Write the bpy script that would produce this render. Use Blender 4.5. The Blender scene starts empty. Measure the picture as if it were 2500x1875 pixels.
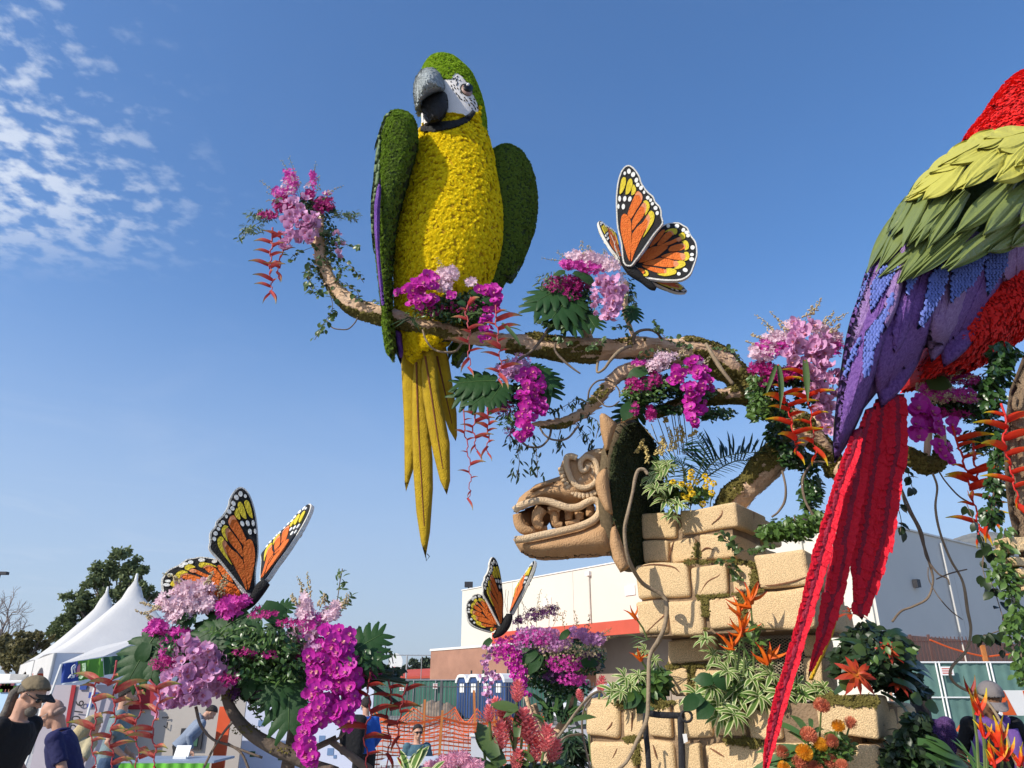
import bpy,bmesh,math,random
import numpy as np
from math import sin,cos,pi,radians,sqrt,atan2
from mathutils import Vector,Matrix,noise
from mathutils.geometry import delaunay_2d_cdt
random.seed(11);RS=np.random.RandomState(5)
SC=bpy.context.scene
COL=SC.collection
# camera
FPX=1805.0;PITCH=radians(22.5);CAMH=1.5
cam=bpy.data.cameras.new('camera');cam.sensor_width=36.0;cam.lens=36.0*FPX/2500.0
cam.clip_start=0.05;cam.clip_end=9000
co=bpy.data.objects.new('camera',cam);COL.objects.link(co)
co.location=(0,0,CAMH);co.rotation_euler=(radians(90)+PITCH,0,0)
SC.camera=co
# light
SUN_AZ=radians(-127)
SUN_EL=radians(34)
sdir=Vector((sin(SUN_AZ)*cos(SUN_EL),cos(SUN_AZ)*cos(SUN_EL),sin(SUN_EL)))
sl=bpy.data.lights.new('sun','SUN');sl.energy=5.0;sl.angle=radians(0.55);sl.color=(1.0,0.93,0.82)
so=bpy.data.objects.new('sun',sl);COL.objects.link(so)
so.location=(-20,-20,30);so.rotation_euler=sdir.to_track_quat('Z','Y').to_euler()
W=bpy.data.worlds.new('World');SC.world=W;W.use_nodes=True
nt=W.node_tree;nt.nodes.clear()
def nn(t,tree=None,**kw):
 n=(tree or nt).nodes.new(t)
 for k,v in kw.items():setattr(n,k,v)
 return n
out=nn('ShaderNodeOutputWorld');bg=nn('ShaderNodeBackground');sky=nn('ShaderNodeTexSky')
sky.sky_type='NISHITA';sky.sun_disc=False;sky.sun_elevation=SUN_EL;sky.sun_rotation=SUN_AZ
sky.altitude=250;sky.air_density=1.0;sky.dust_density=0.9;sky.ozone_density=2.6
bg.inputs[1].default_value=0.15
hsv=nn('ShaderNodeHueSaturation');hsv.inputs['Saturation'].default_value=1.26;hsv.inputs['Value'].default_value=1.38;hsv.inputs['Hue'].default_value=.504
nt.links.new(sky.outputs[0],hsv.inputs['Color'])

tc=nn('ShaderNodeTexCoord');sep=nn('ShaderNodeSeparateXYZ');nt.links.new(tc.outputs['Generated'],sep.inputs[0])
def M(op,a,b=None,c=None,tree=None):
 tr=tree or nt
 n=tr.nodes.new('ShaderNodeMath');n.operation=op
 for i,v in enumerate((a,b,c)):
  if v is None:continue
  if isinstance(v,(int,float)):n.inputs[i].default_value=v
  else:tr.links.new(v,n.inputs[i])
 return n.outputs[0]
def MR(v,a,b,c=0.0,d=1.0,tree=None,smooth=True):
 tr=tree or nt
 n=tr.nodes.new('ShaderNodeMapRange');n.interpolation_type='SMOOTHSTEP' if smooth else 'LINEAR'
 tr.links.new(v,n.inputs[0])
 for i,x in enumerate((a,b,c,d)):n.inputs[i+1].default_value=x
 return n.outputs[0]
zc=M('MAXIMUM',sep.outputs[2],0.03)
cx=M('DIVIDE',sep.outputs[0],zc);cy=M('DIVIDE',sep.outputs[1],zc)
comb=nn('ShaderNodeCombineXYZ');nt.links.new(cx,comb.inputs[0]);nt.links.new(cy,comb.inputs[1])
def wnoise(scale,detail,rough,dist=0.0):
 n=nn('ShaderNodeTexNoise');n.inputs['Scale'].default_value=scale;n.inputs['Detail'].default_value=detail
 n.inputs['Roughness'].default_value=rough;n.inputs['Distortion'].default_value=dist
 nt.links.new(comb.outputs[0],n.inputs['Vector']);return n.outputs['Fac']
n1=wnoise(17.0,5,0.52,0.0);n2=wnoise(2.6,2,0.5);n3=wnoise(1.1,6,0.62,0.8)

edge=M('ADD',M('MULTIPLY',cx,1.0),M('MULTIPLY',cy,0.12))
west=MR(edge,-0.90,-0.36,1.0,0.0)
lump=M('ADD',M('MULTIPLY',n1,0.75),M('MULTIPLY',n2,0.3))
thr=M('ADD',lump,M('MULTIPLY',west,0.15))
low=MR(cy,1.25,1.75,1.0,0.0)
cl=M('MULTIPLY',M('MULTIPLY',MR(thr,0.580,0.745),west),low)
hz=MR(sep.outputs[2],-0.05,0.52,0.88,0.0)
veil=M('MULTIPLY',M('MULTIPLY',MR(n3,0.46,0.82),MR(sep.outputs[2],0.02,0.12)),MR(edge,-3.5,0.3,0.7,0.05))
cov=M('MINIMUM',M('ADD',M('MULTIPLY',cl,0.9),M('MULTIPLY',veil,0.45)),1.0)
mix=nn('ShaderNodeMix',data_type='RGBA');nt.links.new(cov,mix.inputs['Factor'])
mh=nn('ShaderNodeMix',data_type='RGBA');nt.links.new(hz,mh.inputs['Factor']);nt.links.new(hsv.outputs[0],mh.inputs['A']);mh.inputs['B'].default_value=(3.1,3.75,4.75,1)
nt.links.new(mh.outputs['Result'],mix.inputs['A']);mix.inputs['B'].default_value=(5.0,5.5,6.4,1)
nt.links.new(mix.outputs['Result'],bg.inputs[0]);nt.links.new(bg.outputs[0],out.inputs[0])
SC.view_settings.view_transform='Standard';SC.view_settings.look='None'
SC.view_settings.gamma=1.0;SC.view_settings.use_curve_mapping=False
SC.view_settings.exposure=0.0
SC.cycles.max_bounces=6;SC.cycles.transparent_max_bounces=8
# geometry of the view
def P(px,py,Y):
 u=(px-1250)/FPX;v=(937.5-py)/FPX
 f=cos(PITCH)-v*sin(PITCH);up=sin(PITCH)+v*cos(PITCH);s=Y/f
 return Vector((u*s,Y,CAMH+up*s))
def PZ(px,py,z):
 u=(px-1250)/FPX;v=(937.5-py)/FPX
 f=cos(PITCH)-v*sin(PITCH);up=sin(PITCH)+v*cos(PITCH);s=(z-CAMH)/up
 return Vector((u*s,f*s,z))
def mpp(px,py,Y):
 v=(937.5-py)/FPX
 return Y/(cos(PITCH)-v*sin(PITCH))/FPX
def proj(v):
 d=v[1]*cos(PITCH)+(v[2]-CAMH)*sin(PITCH)
 up=-v[1]*sin(PITCH)+(v[2]-CAMH)*cos(PITCH)
 return 1250+FPX*v[0]/d,937.5-FPX*up/d
def zm(x0,y0,s):return lambda L:[(x0+a[0]*s,y0+a[1]*s)+tuple(a[2:])for a in L]
# objects
WM={}
def tag(o,label=None,cat=None,group=None,kind=None):
 if label:o['label']=label
 if cat:o['category']=cat
 if group:o['group']=group
 if kind:o['kind']=kind
 return o
def thing(name,label,cat,loc=(0,0,0),group=None):
 o=bpy.data.objects.new(name,None);COL.objects.link(o);o.location=loc;o.empty_display_size=0.1
 WM[o]=Matrix.Translation(Vector(loc));return tag(o,label,cat,group)
def part(name,parent):
 o=bpy.data.objects.new(name,None);COL.objects.link(o);o.parent=parent;o.empty_display_size=0.05
 WM[o]=WM[parent].copy();return o
def setm(me,m):
 for x in(m if isinstance(m,(list,tuple))else[m]):me.materials.append(x)
def link(name,me,parent=None,Mx=None,label=None):
 o=bpy.data.objects.new(name,me);COL.objects.link(o)
 Mx=Mx if Mx is not None else Matrix.Identity(4)
 if parent is not None:
  o.parent=parent;o.matrix_local=WM[parent].inverted()@Mx
 else:o.matrix_world=Mx
 WM[o]=Mx.copy()
 if label:o['label']=label
 return o
class MB:
 def __init__(s):s.v=[];s.f=[];s.m=[]
 def add(s,vs,fs,mi=0):
  b=len(s.v);s.v.extend([tuple(x)for x in vs]);s.f.extend([tuple(i+b for i in f)for f in fs]);s.m.extend([mi]*len(fs));return s
 def box(s,a,b,mi=0):
  x0,y0,z0=a;x1,y1,z1=b
  return s.add([(x0,y0,z0),(x1,y0,z0),(x1,y1,z0),(x0,y1,z0),(x0,y0,z1),(x1,y0,z1),(x1,y1,z1),(x0,y1,z1)],
              [(0,3,2,1),(4,5,6,7),(0,1,5,4),(1,2,6,5),(2,3,7,6),(3,0,4,7)],mi)
 def tube(s,pts,rad,seg=8,mi=0,flat=1.0,cap=True,up=Vector((0,1,0)),wob=0.0):
  pts=[Vector(p)for p in pts];n=len(pts)
  if not isinstance(rad,(list,tuple)):rad=[rad]*n
  vs=[];side=None
  for i,p in enumerate(pts):
   t=(pts[min(i+1,n-1)]-pts[max(i-1,0)])
   t=t.normalized()if t.length>1e-9 else Vector((0,0,1))
   if side is None:
    u=up if abs(t.dot(up))<.95 else Vector((1,0,0));side=t.cross(u).normalized()
   else:
    side=side-t*side.dot(t)
    side=side.normalized()if side.length>1e-6 else t.orthogonal().normalized()
   w=side.cross(t)
   for k in range(seg):
    a=2*pi*k/seg
    r=rad[i]*(1+(wob*(noise.noise(p*6+Vector((cos(a),sin(a),0))*1.3))if wob else 0))
    vs.append(p+side*(cos(a)*r)+w*(sin(a)*r*flat))
  fs=[(i*seg+k,(i+1)*seg+k,(i+1)*seg+(k+1)%seg,i*seg+(k+1)%seg)for i in range(n-1)for k in range(seg)]
  if cap:fs+=[tuple(range(seg)),tuple((n-1)*seg+k for k in range(seg-1,-1,-1))]
  return s.add(vs,fs,mi)
 def prism(s,poly,d,mi=0):
  n=len(poly);d=Vector(d);a=[Vector(p)for p in poly]
  return s.add(a+[p+d for p in a],[tuple(range(n)),tuple(range(2*n-1,n-1,-1))]+[(i,n+i,n+(i+1)%n,(i+1)%n)for i in range(n)],mi)
 def xf(s,Mx):
  s.v=[tuple(Mx@Vector(p))for p in s.v];return s
 def mesh(s,name,m,smooth=False,off=Vector((0,0,0))):
  me=bpy.data.meshes.new(name);me.from_pydata([(p[0]-off[0],p[1]-off[1],p[2]-off[2])for p in s.v],[],s.f)
  setm(me,m)
  me.polygons.foreach_set('material_index',s.m)
  if smooth:me.polygons.foreach_set('use_smooth',[True]*len(s.f))
  me.update();return me
 def build(s,name,m,parent=None,smooth=False,label=None,kind=None,origin=None):
  A=np.array(s.v);c=Vector(origin)if origin is not None else(Vector(((A[:,0].min()+A[:,0].max())/2,(A[:,1].min()+A[:,1].max())/2,A[:,2].min()))if len(A)else Vector((0,0,0)))
  o=link(name,s.mesh(name,m,smooth,c),parent,Matrix.Translation(c),label)
  if kind:o['kind']=kind
  return o
def catmull(pts,n=6):
 pts=[tuple(map(float,p))for p in pts]
 if len(pts)<3:n=max(n,2)
 A=np.array(pts);A=np.vstack([2*A[0]-A[1],A,2*A[-1]-A[-2]]);o=[]
 for i in range(1,len(A)-2):
  for k in range(n):
   t=k/n;p0,p1,p2,p3=A[i-1],A[i],A[i+1],A[i+2]
   o.append(0.5*(2*p1+(p2-p0)*t+(2*p0-5*p1+4*p2-p3)*t*t+(3*p1-p0-3*p2+p3)*t**3))
 o.append(A[-2]);return[tuple(x)for x in o]
def cloop(pts,n=4):
 A=np.array([tuple(map(float,p))for p in pts]);N=len(A);o=[]
 for i in range(N):
  p0,p1,p2,p3=A[(i-1)%N],A[i],A[(i+1)%N],A[(i+2)%N]
  for k in range(n):
   t=k/n;o.append(0.5*(2*p1+(p2-p0)*t+(2*p0-5*p1+4*p2-p3)*t*t+(3*p1-p0-3*p2+p3)*t**3))
 return[tuple(x)for x in o]
def path3(pxs,Y=None,n=5):
 L=catmull([(p[0],p[1],p[2]if len(p)>2 else Y,p[3]if len(p)>3 else 1.0)for p in pxs],n)
 return[P(a,b,c)for a,b,c,r in L],[max(r,.05)*mpp(a,b,c)for a,b,c,r in L]

def pip(poly,x,y):
 c=False;n=len(poly);j=n-1
 for i in range(n):
  xi,yi=poly[i];xj,yj=poly[j]
  if(yi>y)!=(yj>y)and x<(xj-xi)*(y-yi)/(yj-yi)+xi:c=not c
  j=i
 return c
def pdist(poly,X):
 A=np.array(poly);B=np.roll(A,-1,0);X=np.array(X)[:,None,:];AB=(B-A)[None]
 t=np.clip(((X-A[None])*AB).sum(2)/np.maximum((AB**2).sum(2),1e-9),0,1)
 return np.sqrt((((A[None]+t[...,None]*AB)-X)**2).sum(2)).min(1)
def resample(poly,step):
 o=[];n=len(poly)
 for i in range(n):
  a=np.array(poly[i]);b=np.array(poly[(i+1)%n]);k=max(1,int(round(np.linalg.norm(b-a)/step)))
  for j in range(k):o.append(tuple(a+(b-a)*j/k))
 return o
def inflate(poly,Y,R,T,res=8,back=0.6,profile=None,smooth_loop=0,jitter=0.3):
 """poly px; Y number or f(px,py); R rounding radius px; T half thickness m (front); back = share behind"""
 if smooth_loop:poly=cloop(poly,smooth_loop)
 poly=resample([(float(a),float(b))for a,b in[q[:2]for q in poly]],res)
 xs=[p[0]for p in poly];ys=[p[1]for p in poly]
 pts=[Vector(p)for p in poly];nb=len(pts);inner=[]
 y=min(ys);row=0
 while y<max(ys):
  x=min(xs)+(res/2 if row%2 else 0)
  while x<max(xs):
   qx=x+random.uniform(-1,1)*res*.15;qy=y+random.uniform(-1,1)*res*.15
   if pip(poly,qx,qy):inner.append((qx,qy))
   x+=res
  y+=res*.87;row+=1
 if inner:
  d=pdist(poly,inner);inner=[q for q,k in zip(inner,d)if k>res*.55]
 allp=pts+[Vector(q)for q in inner]
 r=delaunay_2d_cdt(allp,[(i,(i+1)%nb)for i in range(nb)],[],1,1e-5)
 V2=[(q[0],q[1])for q in r[0]];F=[tuple(f)for f in r[2]]
 d=pdist(poly,V2);k=np.clip(d/R,0,1);h=np.sqrt(np.clip(1-(1-k)**2,0,1))
 if profile:h=np.array([profile(a,b,c)for(a,b),c in zip(V2,h)])
 Yf=Y if callable(Y)else(lambda a,b:Y)
 front=[P(a,b,Yf(a,b)-T*hh)for(a,b),hh in zip(V2,h)]
 n=len(V2);onb=d<1e-3;vs=list(front);bi={}
 for i in range(n):
  if onb[i]:bi[i]=i
  else:bi[i]=len(vs);a,b=V2[i];p=P(a,b,Yf(a,b));vs.append(Vector((p.x,p.y+T*h[i]*back+.004,p.z)))
 fs=[]
 for f in F:
  a,b,c=[front[i]for i in f[:3]]
  nrm=(b-a).cross(c-a);f2=f if nrm.y<0 else f[::-1]
  fs.append(f2);fs.append(tuple(bi[i]for i in f2[::-1]))

 fs=[f for f in fs if len(set(f))==len(f)]
 return vs,fs
def infl(name,poly,Y,R,T,m,parent,res=8,back=0.6,sl=0,smooth=True,label=None,profile=None):
 vs,fs=inflate(poly,Y,R,T,res,back,profile,sl)
 mb=MB().add(vs,fs);return mb.build(name,m,parent,smooth,label),(vs,fs)
# scatter many copies of a small template into one mesh
def scatter_mesh(name,tv,tf,mats,m,parent,smooth=False,kind='stuff',label=None):
 tv=np.array(tv,float);tf=np.array(tf,int);Ms=np.array([[list(r)for r in q]for q in mats]);N=len(Ms)
 if N==0:return None
 h=np.hstack([tv,np.ones((len(tv),1))]);V=np.einsum('nij,kj->nki',Ms,h)[:,:,:3].reshape(-1,3)
 c=Vector((V[:,0].mean(),V[:,1].mean(),V[:,2].min()));V=V-np.array(c)
 Fc=(tf[None]+(np.arange(N)*len(tv))[:,None,None]).reshape(-1,tf.shape[1])
 me=bpy.data.meshes.new(name);me.vertices.add(len(V));me.vertices.foreach_set('co',V.ravel())
 k=tf.shape[1];me.loops.add(Fc.size);me.loops.foreach_set('vertex_index',Fc.ravel().astype(np.int32))
 me.polygons.add(len(Fc));me.polygons.foreach_set('loop_start',(np.arange(len(Fc))*k).astype(np.int32))
 setm(me,m)
 if smooth:me.polygons.foreach_set('use_smooth',np.ones(len(Fc),bool))
 me.update();me.validate()
 o=link(name,me,parent,Matrix.Translation(c),label)
 if kind:o['kind']=kind
 return o
def surf_sample(vs,fs,n,ok=None):
 V=np.array([tuple(v)for v in vs]);T=[]
 for f in fs:
  for k in range(1,len(f)-1):T.append((f[0],f[k],f[k+1]))
 T=np.array(T);a,b,c=V[T[:,0]],V[T[:,1]],V[T[:,2]];N=np.cross(b-a,c-a);A=np.linalg.norm(N,axis=1)
 keep=A>1e-12;a,b,c,N,A=a[keep],b[keep],c[keep],N[keep],A[keep]
 i=RS.choice(len(A),n,p=A/A.sum());r1=np.sqrt(RS.rand(n));r2=RS.rand(n)
 p=a[i]*(1-r1)[:,None]+b[i]*(r1*(1-r2))[:,None]+c[i]*(r1*r2)[:,None]
 return p,N[i]/A[i][:,None]
def frame(p,z,x=None,s=1.0,roll=None):
 z=Vector(z).normalized();x=Vector(x)if x is not None else Vector((random.random()-.5,random.random()-.5,random.random()-.5))
 x=x-z*x.dot(z)
 x=x.normalized()if x.length>1e-6 else z.orthogonal().normalized()
 y=z.cross(x);sc=s if isinstance(s,(tuple,list))else(s,s,s)
 return Matrix(((x.x*sc[0],y.x*sc[1],z.x*sc[2],p[0]),(x.y*sc[0],y.y*sc[1],z.y*sc[2],p[1]),(x.z*sc[0],y.z*sc[1],z.z*sc[2],p[2]),(0,0,0,1)))
def rv():
 while True:
  v=Vector((random.uniform(-1,1),random.uniform(-1,1),random.uniform(-1,1)))
  if.05<v.length<1:return v.normalized()

def ico(sub=1):
 b=bmesh.new();bmesh.ops.create_icosphere(b,subdivisions=sub,radius=1);v=[tuple(x.co)for x in b.verts];f=[[q.index for q in x.verts]for x in b.faces];b.free();return v,f
ICO=ico(1)

def leaf_t(w=.32,droop=.25,n=3,fold=.12):
 v=[];f=[]
 for i in range(n+1):
  t=i/n;ww=w*sin(pi*min(1,t*.93+.05))**.8;z=-droop*t*t
  if i==n:ww=.01
  v+=[(t,-ww,z+fold*ww*2),(t,0,z),(t,ww,z+fold*ww*2)]
 for i in range(n):
  a=i*3;f+=[(a,a+3,a+4,a+1),(a+1,a+4,a+5,a+2)]
 return v,f
LEAF=leaf_t();LEAFN=leaf_t(.16,.35,3);LEAFR=leaf_t(.42,.2,3)
PET4=None
def flower_t(npet=4,cup=.35,w=.55):
 v=[];f=[]
 for k in range(npet):
  a=2*pi*k/npet;ca,sa=cos(a),sin(a)
  def q(x,y,z):return(x*ca-y*sa,x*sa+y*ca,z)
  b=len(v);v+=[q(0,0,0),q(.5,-w*.5,cup*.5),q(1,0,cup),q(.5,w*.5,cup*.5)];f.append((b,b+1,b+2,b+3))
 return v,f
FL4=flower_t(4);FL5=flower_t(5)
# materials
def mat(name,col,rough=.7,var=.25,nscale=8.0,bump=0.0,bscale=60.0,transl=0.0,island=0.0,col2=None,spec=.35,metal=0.0,obj=0.0,sheen=0.0,hue=0.0,bdet=4,coat=0.0,emis=None,amb=None):
 m=bpy.data.materials.new(name);m.use_nodes=True;t=m.node_tree;t.nodes.clear()
 o=t.nodes.new('ShaderNodeOutputMaterial');b=t.nodes.new('ShaderNodeBsdfPrincipled')
 b.inputs['Roughness'].default_value=rough;b.inputs['Specular IOR Level'].default_value=spec;b.inputs['Metallic'].default_value=metal
 if coat:b.inputs['Coat Weight'].default_value=coat;b.inputs['Coat Roughness'].default_value=.15
 tcn=t.nodes.new('ShaderNodeTexCoord');n=t.nodes.new('ShaderNodeTexNoise');n.inputs['Scale'].default_value=nscale;n.inputs['Detail'].default_value=5;n.inputs['Roughness'].default_value=.6
 geo=t.nodes.new('ShaderNodeNewGeometry')
 t.links.new(geo.outputs['Position']if amb is None else tcn.outputs['Object'],n.inputs['Vector'])
 f=MR(n.outputs['Fac'],.25,.75,0,1,tree=t,smooth=False)
 c2=col2 if col2 else tuple(min(1,c*(1+var))for c in col)
 c1=col if col2 else tuple(c*(1-var)for c in col)
 mx=t.nodes.new('ShaderNodeMix');mx.data_type='RGBA';mx.inputs['A'].default_value=(*c1,1);mx.inputs['B'].default_value=(*c2,1)
 fac=f
 if island:
  fac=M('ADD',M('MULTIPLY',f,1-island),M('MULTIPLY',geo.outputs['Random Per Island'],island),tree=t)
 if obj:
  oi=t.nodes.new('ShaderNodeObjectInfo');fac=M('ADD',M('MULTIPLY',fac,1-obj),M('MULTIPLY',oi.outputs['Random'],obj),tree=t)
 t.links.new(fac,mx.inputs['Factor']);colout=mx.outputs['Result']
 if hue:
  hs=t.nodes.new('ShaderNodeHueSaturation');t.links.new(colout,hs.inputs['Color'])
  r=geo.outputs['Random Per Island']if island else f
  t.links.new(MR(r,0,1,.5-hue,.5+hue,tree=t,smooth=False),hs.inputs['Hue']);colout=hs.outputs[0]
 t.links.new(colout,b.inputs['Base Color'])
 if bump:
  n2=t.nodes.new('ShaderNodeTexNoise');n2 .inputs['Scale'].default_value=bscale;n2 .inputs['Detail'].default_value=bdet
  t.links.new(geo.outputs['Position']if amb is None else tcn.outputs['Object'],n2 .inputs['Vector'])
  bp=t.nodes.new('ShaderNodeBump');bp.inputs['Strength'].default_value=min(1,bump);bp.inputs['Distance'].default_value=.02*max(1,bump)
  t.links.new(n2 .outputs['Fac'],bp.inputs['Height']);t.links.new(bp.outputs[0],b.inputs['Normal'])
 if emis:b.inputs['Emission Color'].default_value=(*emis,1);b.inputs['Emission Strength'].default_value=1
 if transl:
  tr=t.nodes.new('ShaderNodeBsdfTranslucent');t.links.new(colout,tr.inputs[0]);ms=t.nodes.new('ShaderNodeMixShader');ms.inputs[0].default_value=transl
  t.links.new(b.outputs[0],ms.inputs[1]);t.links.new(tr.outputs[0],ms.inputs[2]);t.links.new(ms.outputs[0],o.inputs[0])
 else:t.links.new(b.outputs[0],o.inputs[0])
 m['bsdf']=b.name
 return m
def along_mat(name,stops,axis='X',rough=.5,transl=.2,var=.15,coordoff=0.0,absv=False,spec=.3,scale=1.0):
 """colour by a local object coordinate (a petal's own pattern)"""
 m=bpy.data.materials.new(name);m.use_nodes=True;t=m.node_tree;b=t.nodes['Principled BSDF'];o=t.nodes['Material Output']
 tcn=t.nodes.new('ShaderNodeTexCoord');sp=t.nodes.new('ShaderNodeSeparateXYZ');t.links.new(tcn.outputs['Object'],sp.inputs[0])
 v=sp.outputs['XYZ'.index(axis)]
 if absv:v=M('ABSOLUTE',v,tree=t)
 v=M('MULTIPLY_ADD',v,scale,coordoff,tree=t)
 n=t.nodes.new('ShaderNodeTexNoise');n.inputs['Scale'].default_value=9;t.links.new(tcn.outputs['Object'],n.inputs['Vector'])
 v=M('ADD',v,M('MULTIPLY',M('SUBTRACT',n.outputs['Fac'],.5,tree=t),var,tree=t),tree=t)
 r=t.nodes.new('ShaderNodeValToRGB');e=r.color_ramp.elements
 while len(e)<len(stops):e.new(.5)
 for k,(ps,c)in enumerate(stops):e[k].position=ps;e[k].color=(*c,1)
 t.links.new(v,r.inputs[0]);t.links.new(r.outputs[0],b.inputs['Base Color'])
 b.inputs['Roughness'].default_value=rough;b.inputs['Specular IOR Level'].default_value=spec
 if transl:
  tr=t.nodes.new('ShaderNodeBsdfTranslucent');t.links.new(r.outputs[0],tr.inputs[0]);ms=t.nodes.new('ShaderNodeMixShader');ms.inputs[0].default_value=transl
  t.links.new(b.outputs[0],ms.inputs[1]);t.links.new(tr.outputs[0],ms.inputs[2]);t.links.new(ms.outputs[0],o.inputs[0])
 return m
# SETTING
def struct(name,mb,m,**k):
 o=mb.build(name,m,None,k.get('smooth',False));o['kind']='structure';return o
m_ground=mat('ground_asphalt',(.27,.26,.24),.9,.18,.9,.3,40)
g=MB();g.add([(-900,-200,0),(900,-200,0),(900,3500,0),(-900,3500,0)],[(0,1,2,3)]);struct('ground',g,m_ground)
m_conc=mat('pale_concrete',(.48,.46,.43),.9,.12,1.5,.2,30)
g=MB();g.add([(-30,17,.004),(14,17,.004),(14,37,.004),(-30,37,.004)],[(0,1,2,3)]);struct('pavement',g,m_conc)

def ridge(name,pxs,Y,m,thick,seed,amp):
 mb=MB();pts=catmull(pxs,24);n=len(pts);vs=[];rows=14
 for i,(a,b)in enumerate(pts):
  p=P(a,b,Y)
  for k in range(rows):
   t=k/(rows-1);z=p.z*(1-t)
   q=Vector((p.x*(1-.25*t),Y-thick*t,max(0,z)))
   d=noise.fractal(Vector((q.x,q.y,0))*(7.0/thick)+Vector((seed,0,0)),1.0,2.1,6)*amp
   vs.append((q.x+d*.6,q.y+d,max(-1,q.z+(d*.35 if t>0 else d*.12))))
 fs=[(i*rows+k,(i+1)*rows+k,(i+1)*rows+k+1,i*rows+k+1)for i in range(n-1)for k in range(rows-1)]
 mb.add(vs,fs);return struct(name,mb,m,smooth=False)
m_mtn=mat('mountain_scrub',(.07,.075,.045),.95,.1,.03,0,col2=(.26,.22,.16))
ridge('mountain',[(2100,1420),(2220,1370),(2290,1335),(2335,1312),(2400,1298),(2470,1302),(2600,1290),(2760,1330),(2900,1400)],2600,m_mtn,900,3,90)
m_hill=mat('far_hill_trees',(.035,.055,.03),.95,.2,.08,0,col2=(.085,.11,.06))
ridge('hill',[(700,1660),(850,1652),(940,1640),(1000,1630),(1060,1625),(1130,1622),(1250,1630)],420,m_hill,90,8,5)
# foliage for trees
m_leafA=mat('leaf_tree_green',(.06,.095,.04),.6,.4,2,island=.6,transl=.3,col2=(.15,.19,.08))
m_leafO=mat('leaf_autumn',(.13,.06,.03),.6,.4,2,island=.7,transl=.25,col2=(.17,.15,.06))
m_bark=mat('bark_brown',(.16,.12,.09),.9,.3,6,.6,30)
m_twig=mat('grey_twig',(.26,.22,.20),.9,.3,6)
def limb(mb,p,d,L,r,depth,tips,spread=.6,nseg=3,kids=3):
 pts=[p];q=Vector(p);dd=Vector(d).normalized()
 for _ in range(nseg):
  dd=(dd+rv()*.18+Vector((0,0,.04))).normalized();q=q+dd*(L/nseg);pts.append(q.copy())
 mb.tube(pts,[r*(1-.45*i/nseg)for i in range(nseg+1)],5 if depth<2 else 3,cap=False)
 if depth==0:tips.append((q,dd));return
 for k in range(kids):
  nd=(dd+rv()*spread).normalized();limb(mb,pts[-1 if k else-2],nd,L*.72,r*.58,depth-1,tips,spread,nseg,kids)
 tips.append((q,dd))
def tree(label,cat,loc,blobs,m,trunk_h,r,nleaf,ls,group=None,name='tree',depth=3):
 t=thing(name,label,cat,loc,group);L=Vector(loc)
 tb=MB();tb.tube([L,L+Vector((.1,0,trunk_h*.5)),L+Vector((-.1,0,trunk_h))],[r,r*.8,r*.65],10)
 tb.build('trunk',m_bark,t,True)
 lb=MB()
 for c,rad in blobs:
  c=Vector(c);s=L+Vector((0,0,trunk_h*.9));mid=s.lerp(c,.5)+rv()*.3
  lb.tube([s,mid,c],[r*.5,r*.3,r*.1],6)
  for _ in range(5):q=c+rv()*max(rad)*.6;lb.tube([mid,(mid+q)*.5+rv()*.2,q],[r*.18,r*.1,r*.04],4)
 lb.build('limb',m_bark,t,True)
 Ms=[];tot=sum(a[1][0]*a[1][2]for a in blobs)
 for c,rad in blobs:
  n=int(nleaf*rad[0]*rad[2]/tot);clumps=[]
  for _ in range(max(6,n//75)):
   d=rv();clumps.append(Vector(c)+Vector((d.x*rad[0],d.y*rad[1],d.z*rad[2]))*random.uniform(.35,1.0))
  cr=min(rad)*.30
  for _ in range(n):
   q=random.choice(clumps)+rv()*cr*random.random()**.5*random.choice((.6,1,1.2))
   Ms.append(frame(q,rv()+Vector((0,0,.5)),s=ls*random.uniform(.6,1.3)))
 scatter_mesh('crown',LEAF[0],LEAF[1],Ms,m,t)
 return t
def PY(px,py,Y):p=P(px,py,Y);return(p.x,p.y,p.z)
Yt=42
def blob(px,py,rx,rz,Y=Yt,ry=None):k=mpp(px,py,Y);return(PY(px,py,Y),(rx*k,(ry or rx)*k,rz*k))
b0=PY(250,1700,Yt)
tree('tall dark green tree behind the white peaked tents','tree',(b0[0],Yt,0),
     [blob(300,1375,42,36),blob(245,1405,40,45),blob(325,1440,45,40),blob(195,1470,38,45),blob(160,1520,32,32),blob(250,1480,60,40),blob(372,1450,30,22),blob(215,1540,60,30),blob(345,1400,25,18),blob(140,1545,22,18)],
     m_leafA,3.5,.35,11000,.22,name='tall_tree')
tree('low russet hedge tree left of the tents','tree',(PY(50,1700,36)[0],36,0),
     [blob(20,1590,40,35,36),blob(60,1570,40,30,36),blob(100,1560,30,20,36),blob(0,1560,30,25,36),blob(60,1610,60,30,36)],m_leafO,1.5,.2,7000,.17,name='hedge_tree')

t=thing('bare_tree','leafless pale grey tree at the left edge','tree',(PY(-20,1700,45)[0],45,0));mb=MB();tips=[]
q=Vector((PY(-20,1700,45)[0],45,0));limb(mb,q,(0,0,1),2.0,.2,4,tips,.75,3,3);mb.build('trunk',m_twig,t,True)
for px,py in((-10,1520),(15,1500),(5,1540)):
 mb=MB();tips=[];limb(mb,Vector(PY(px-20,py+60,45)),(.25,0,1),1.1,.09,4,tips,.8,3,3);mb.build('branch',m_twig,t,True)

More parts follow.
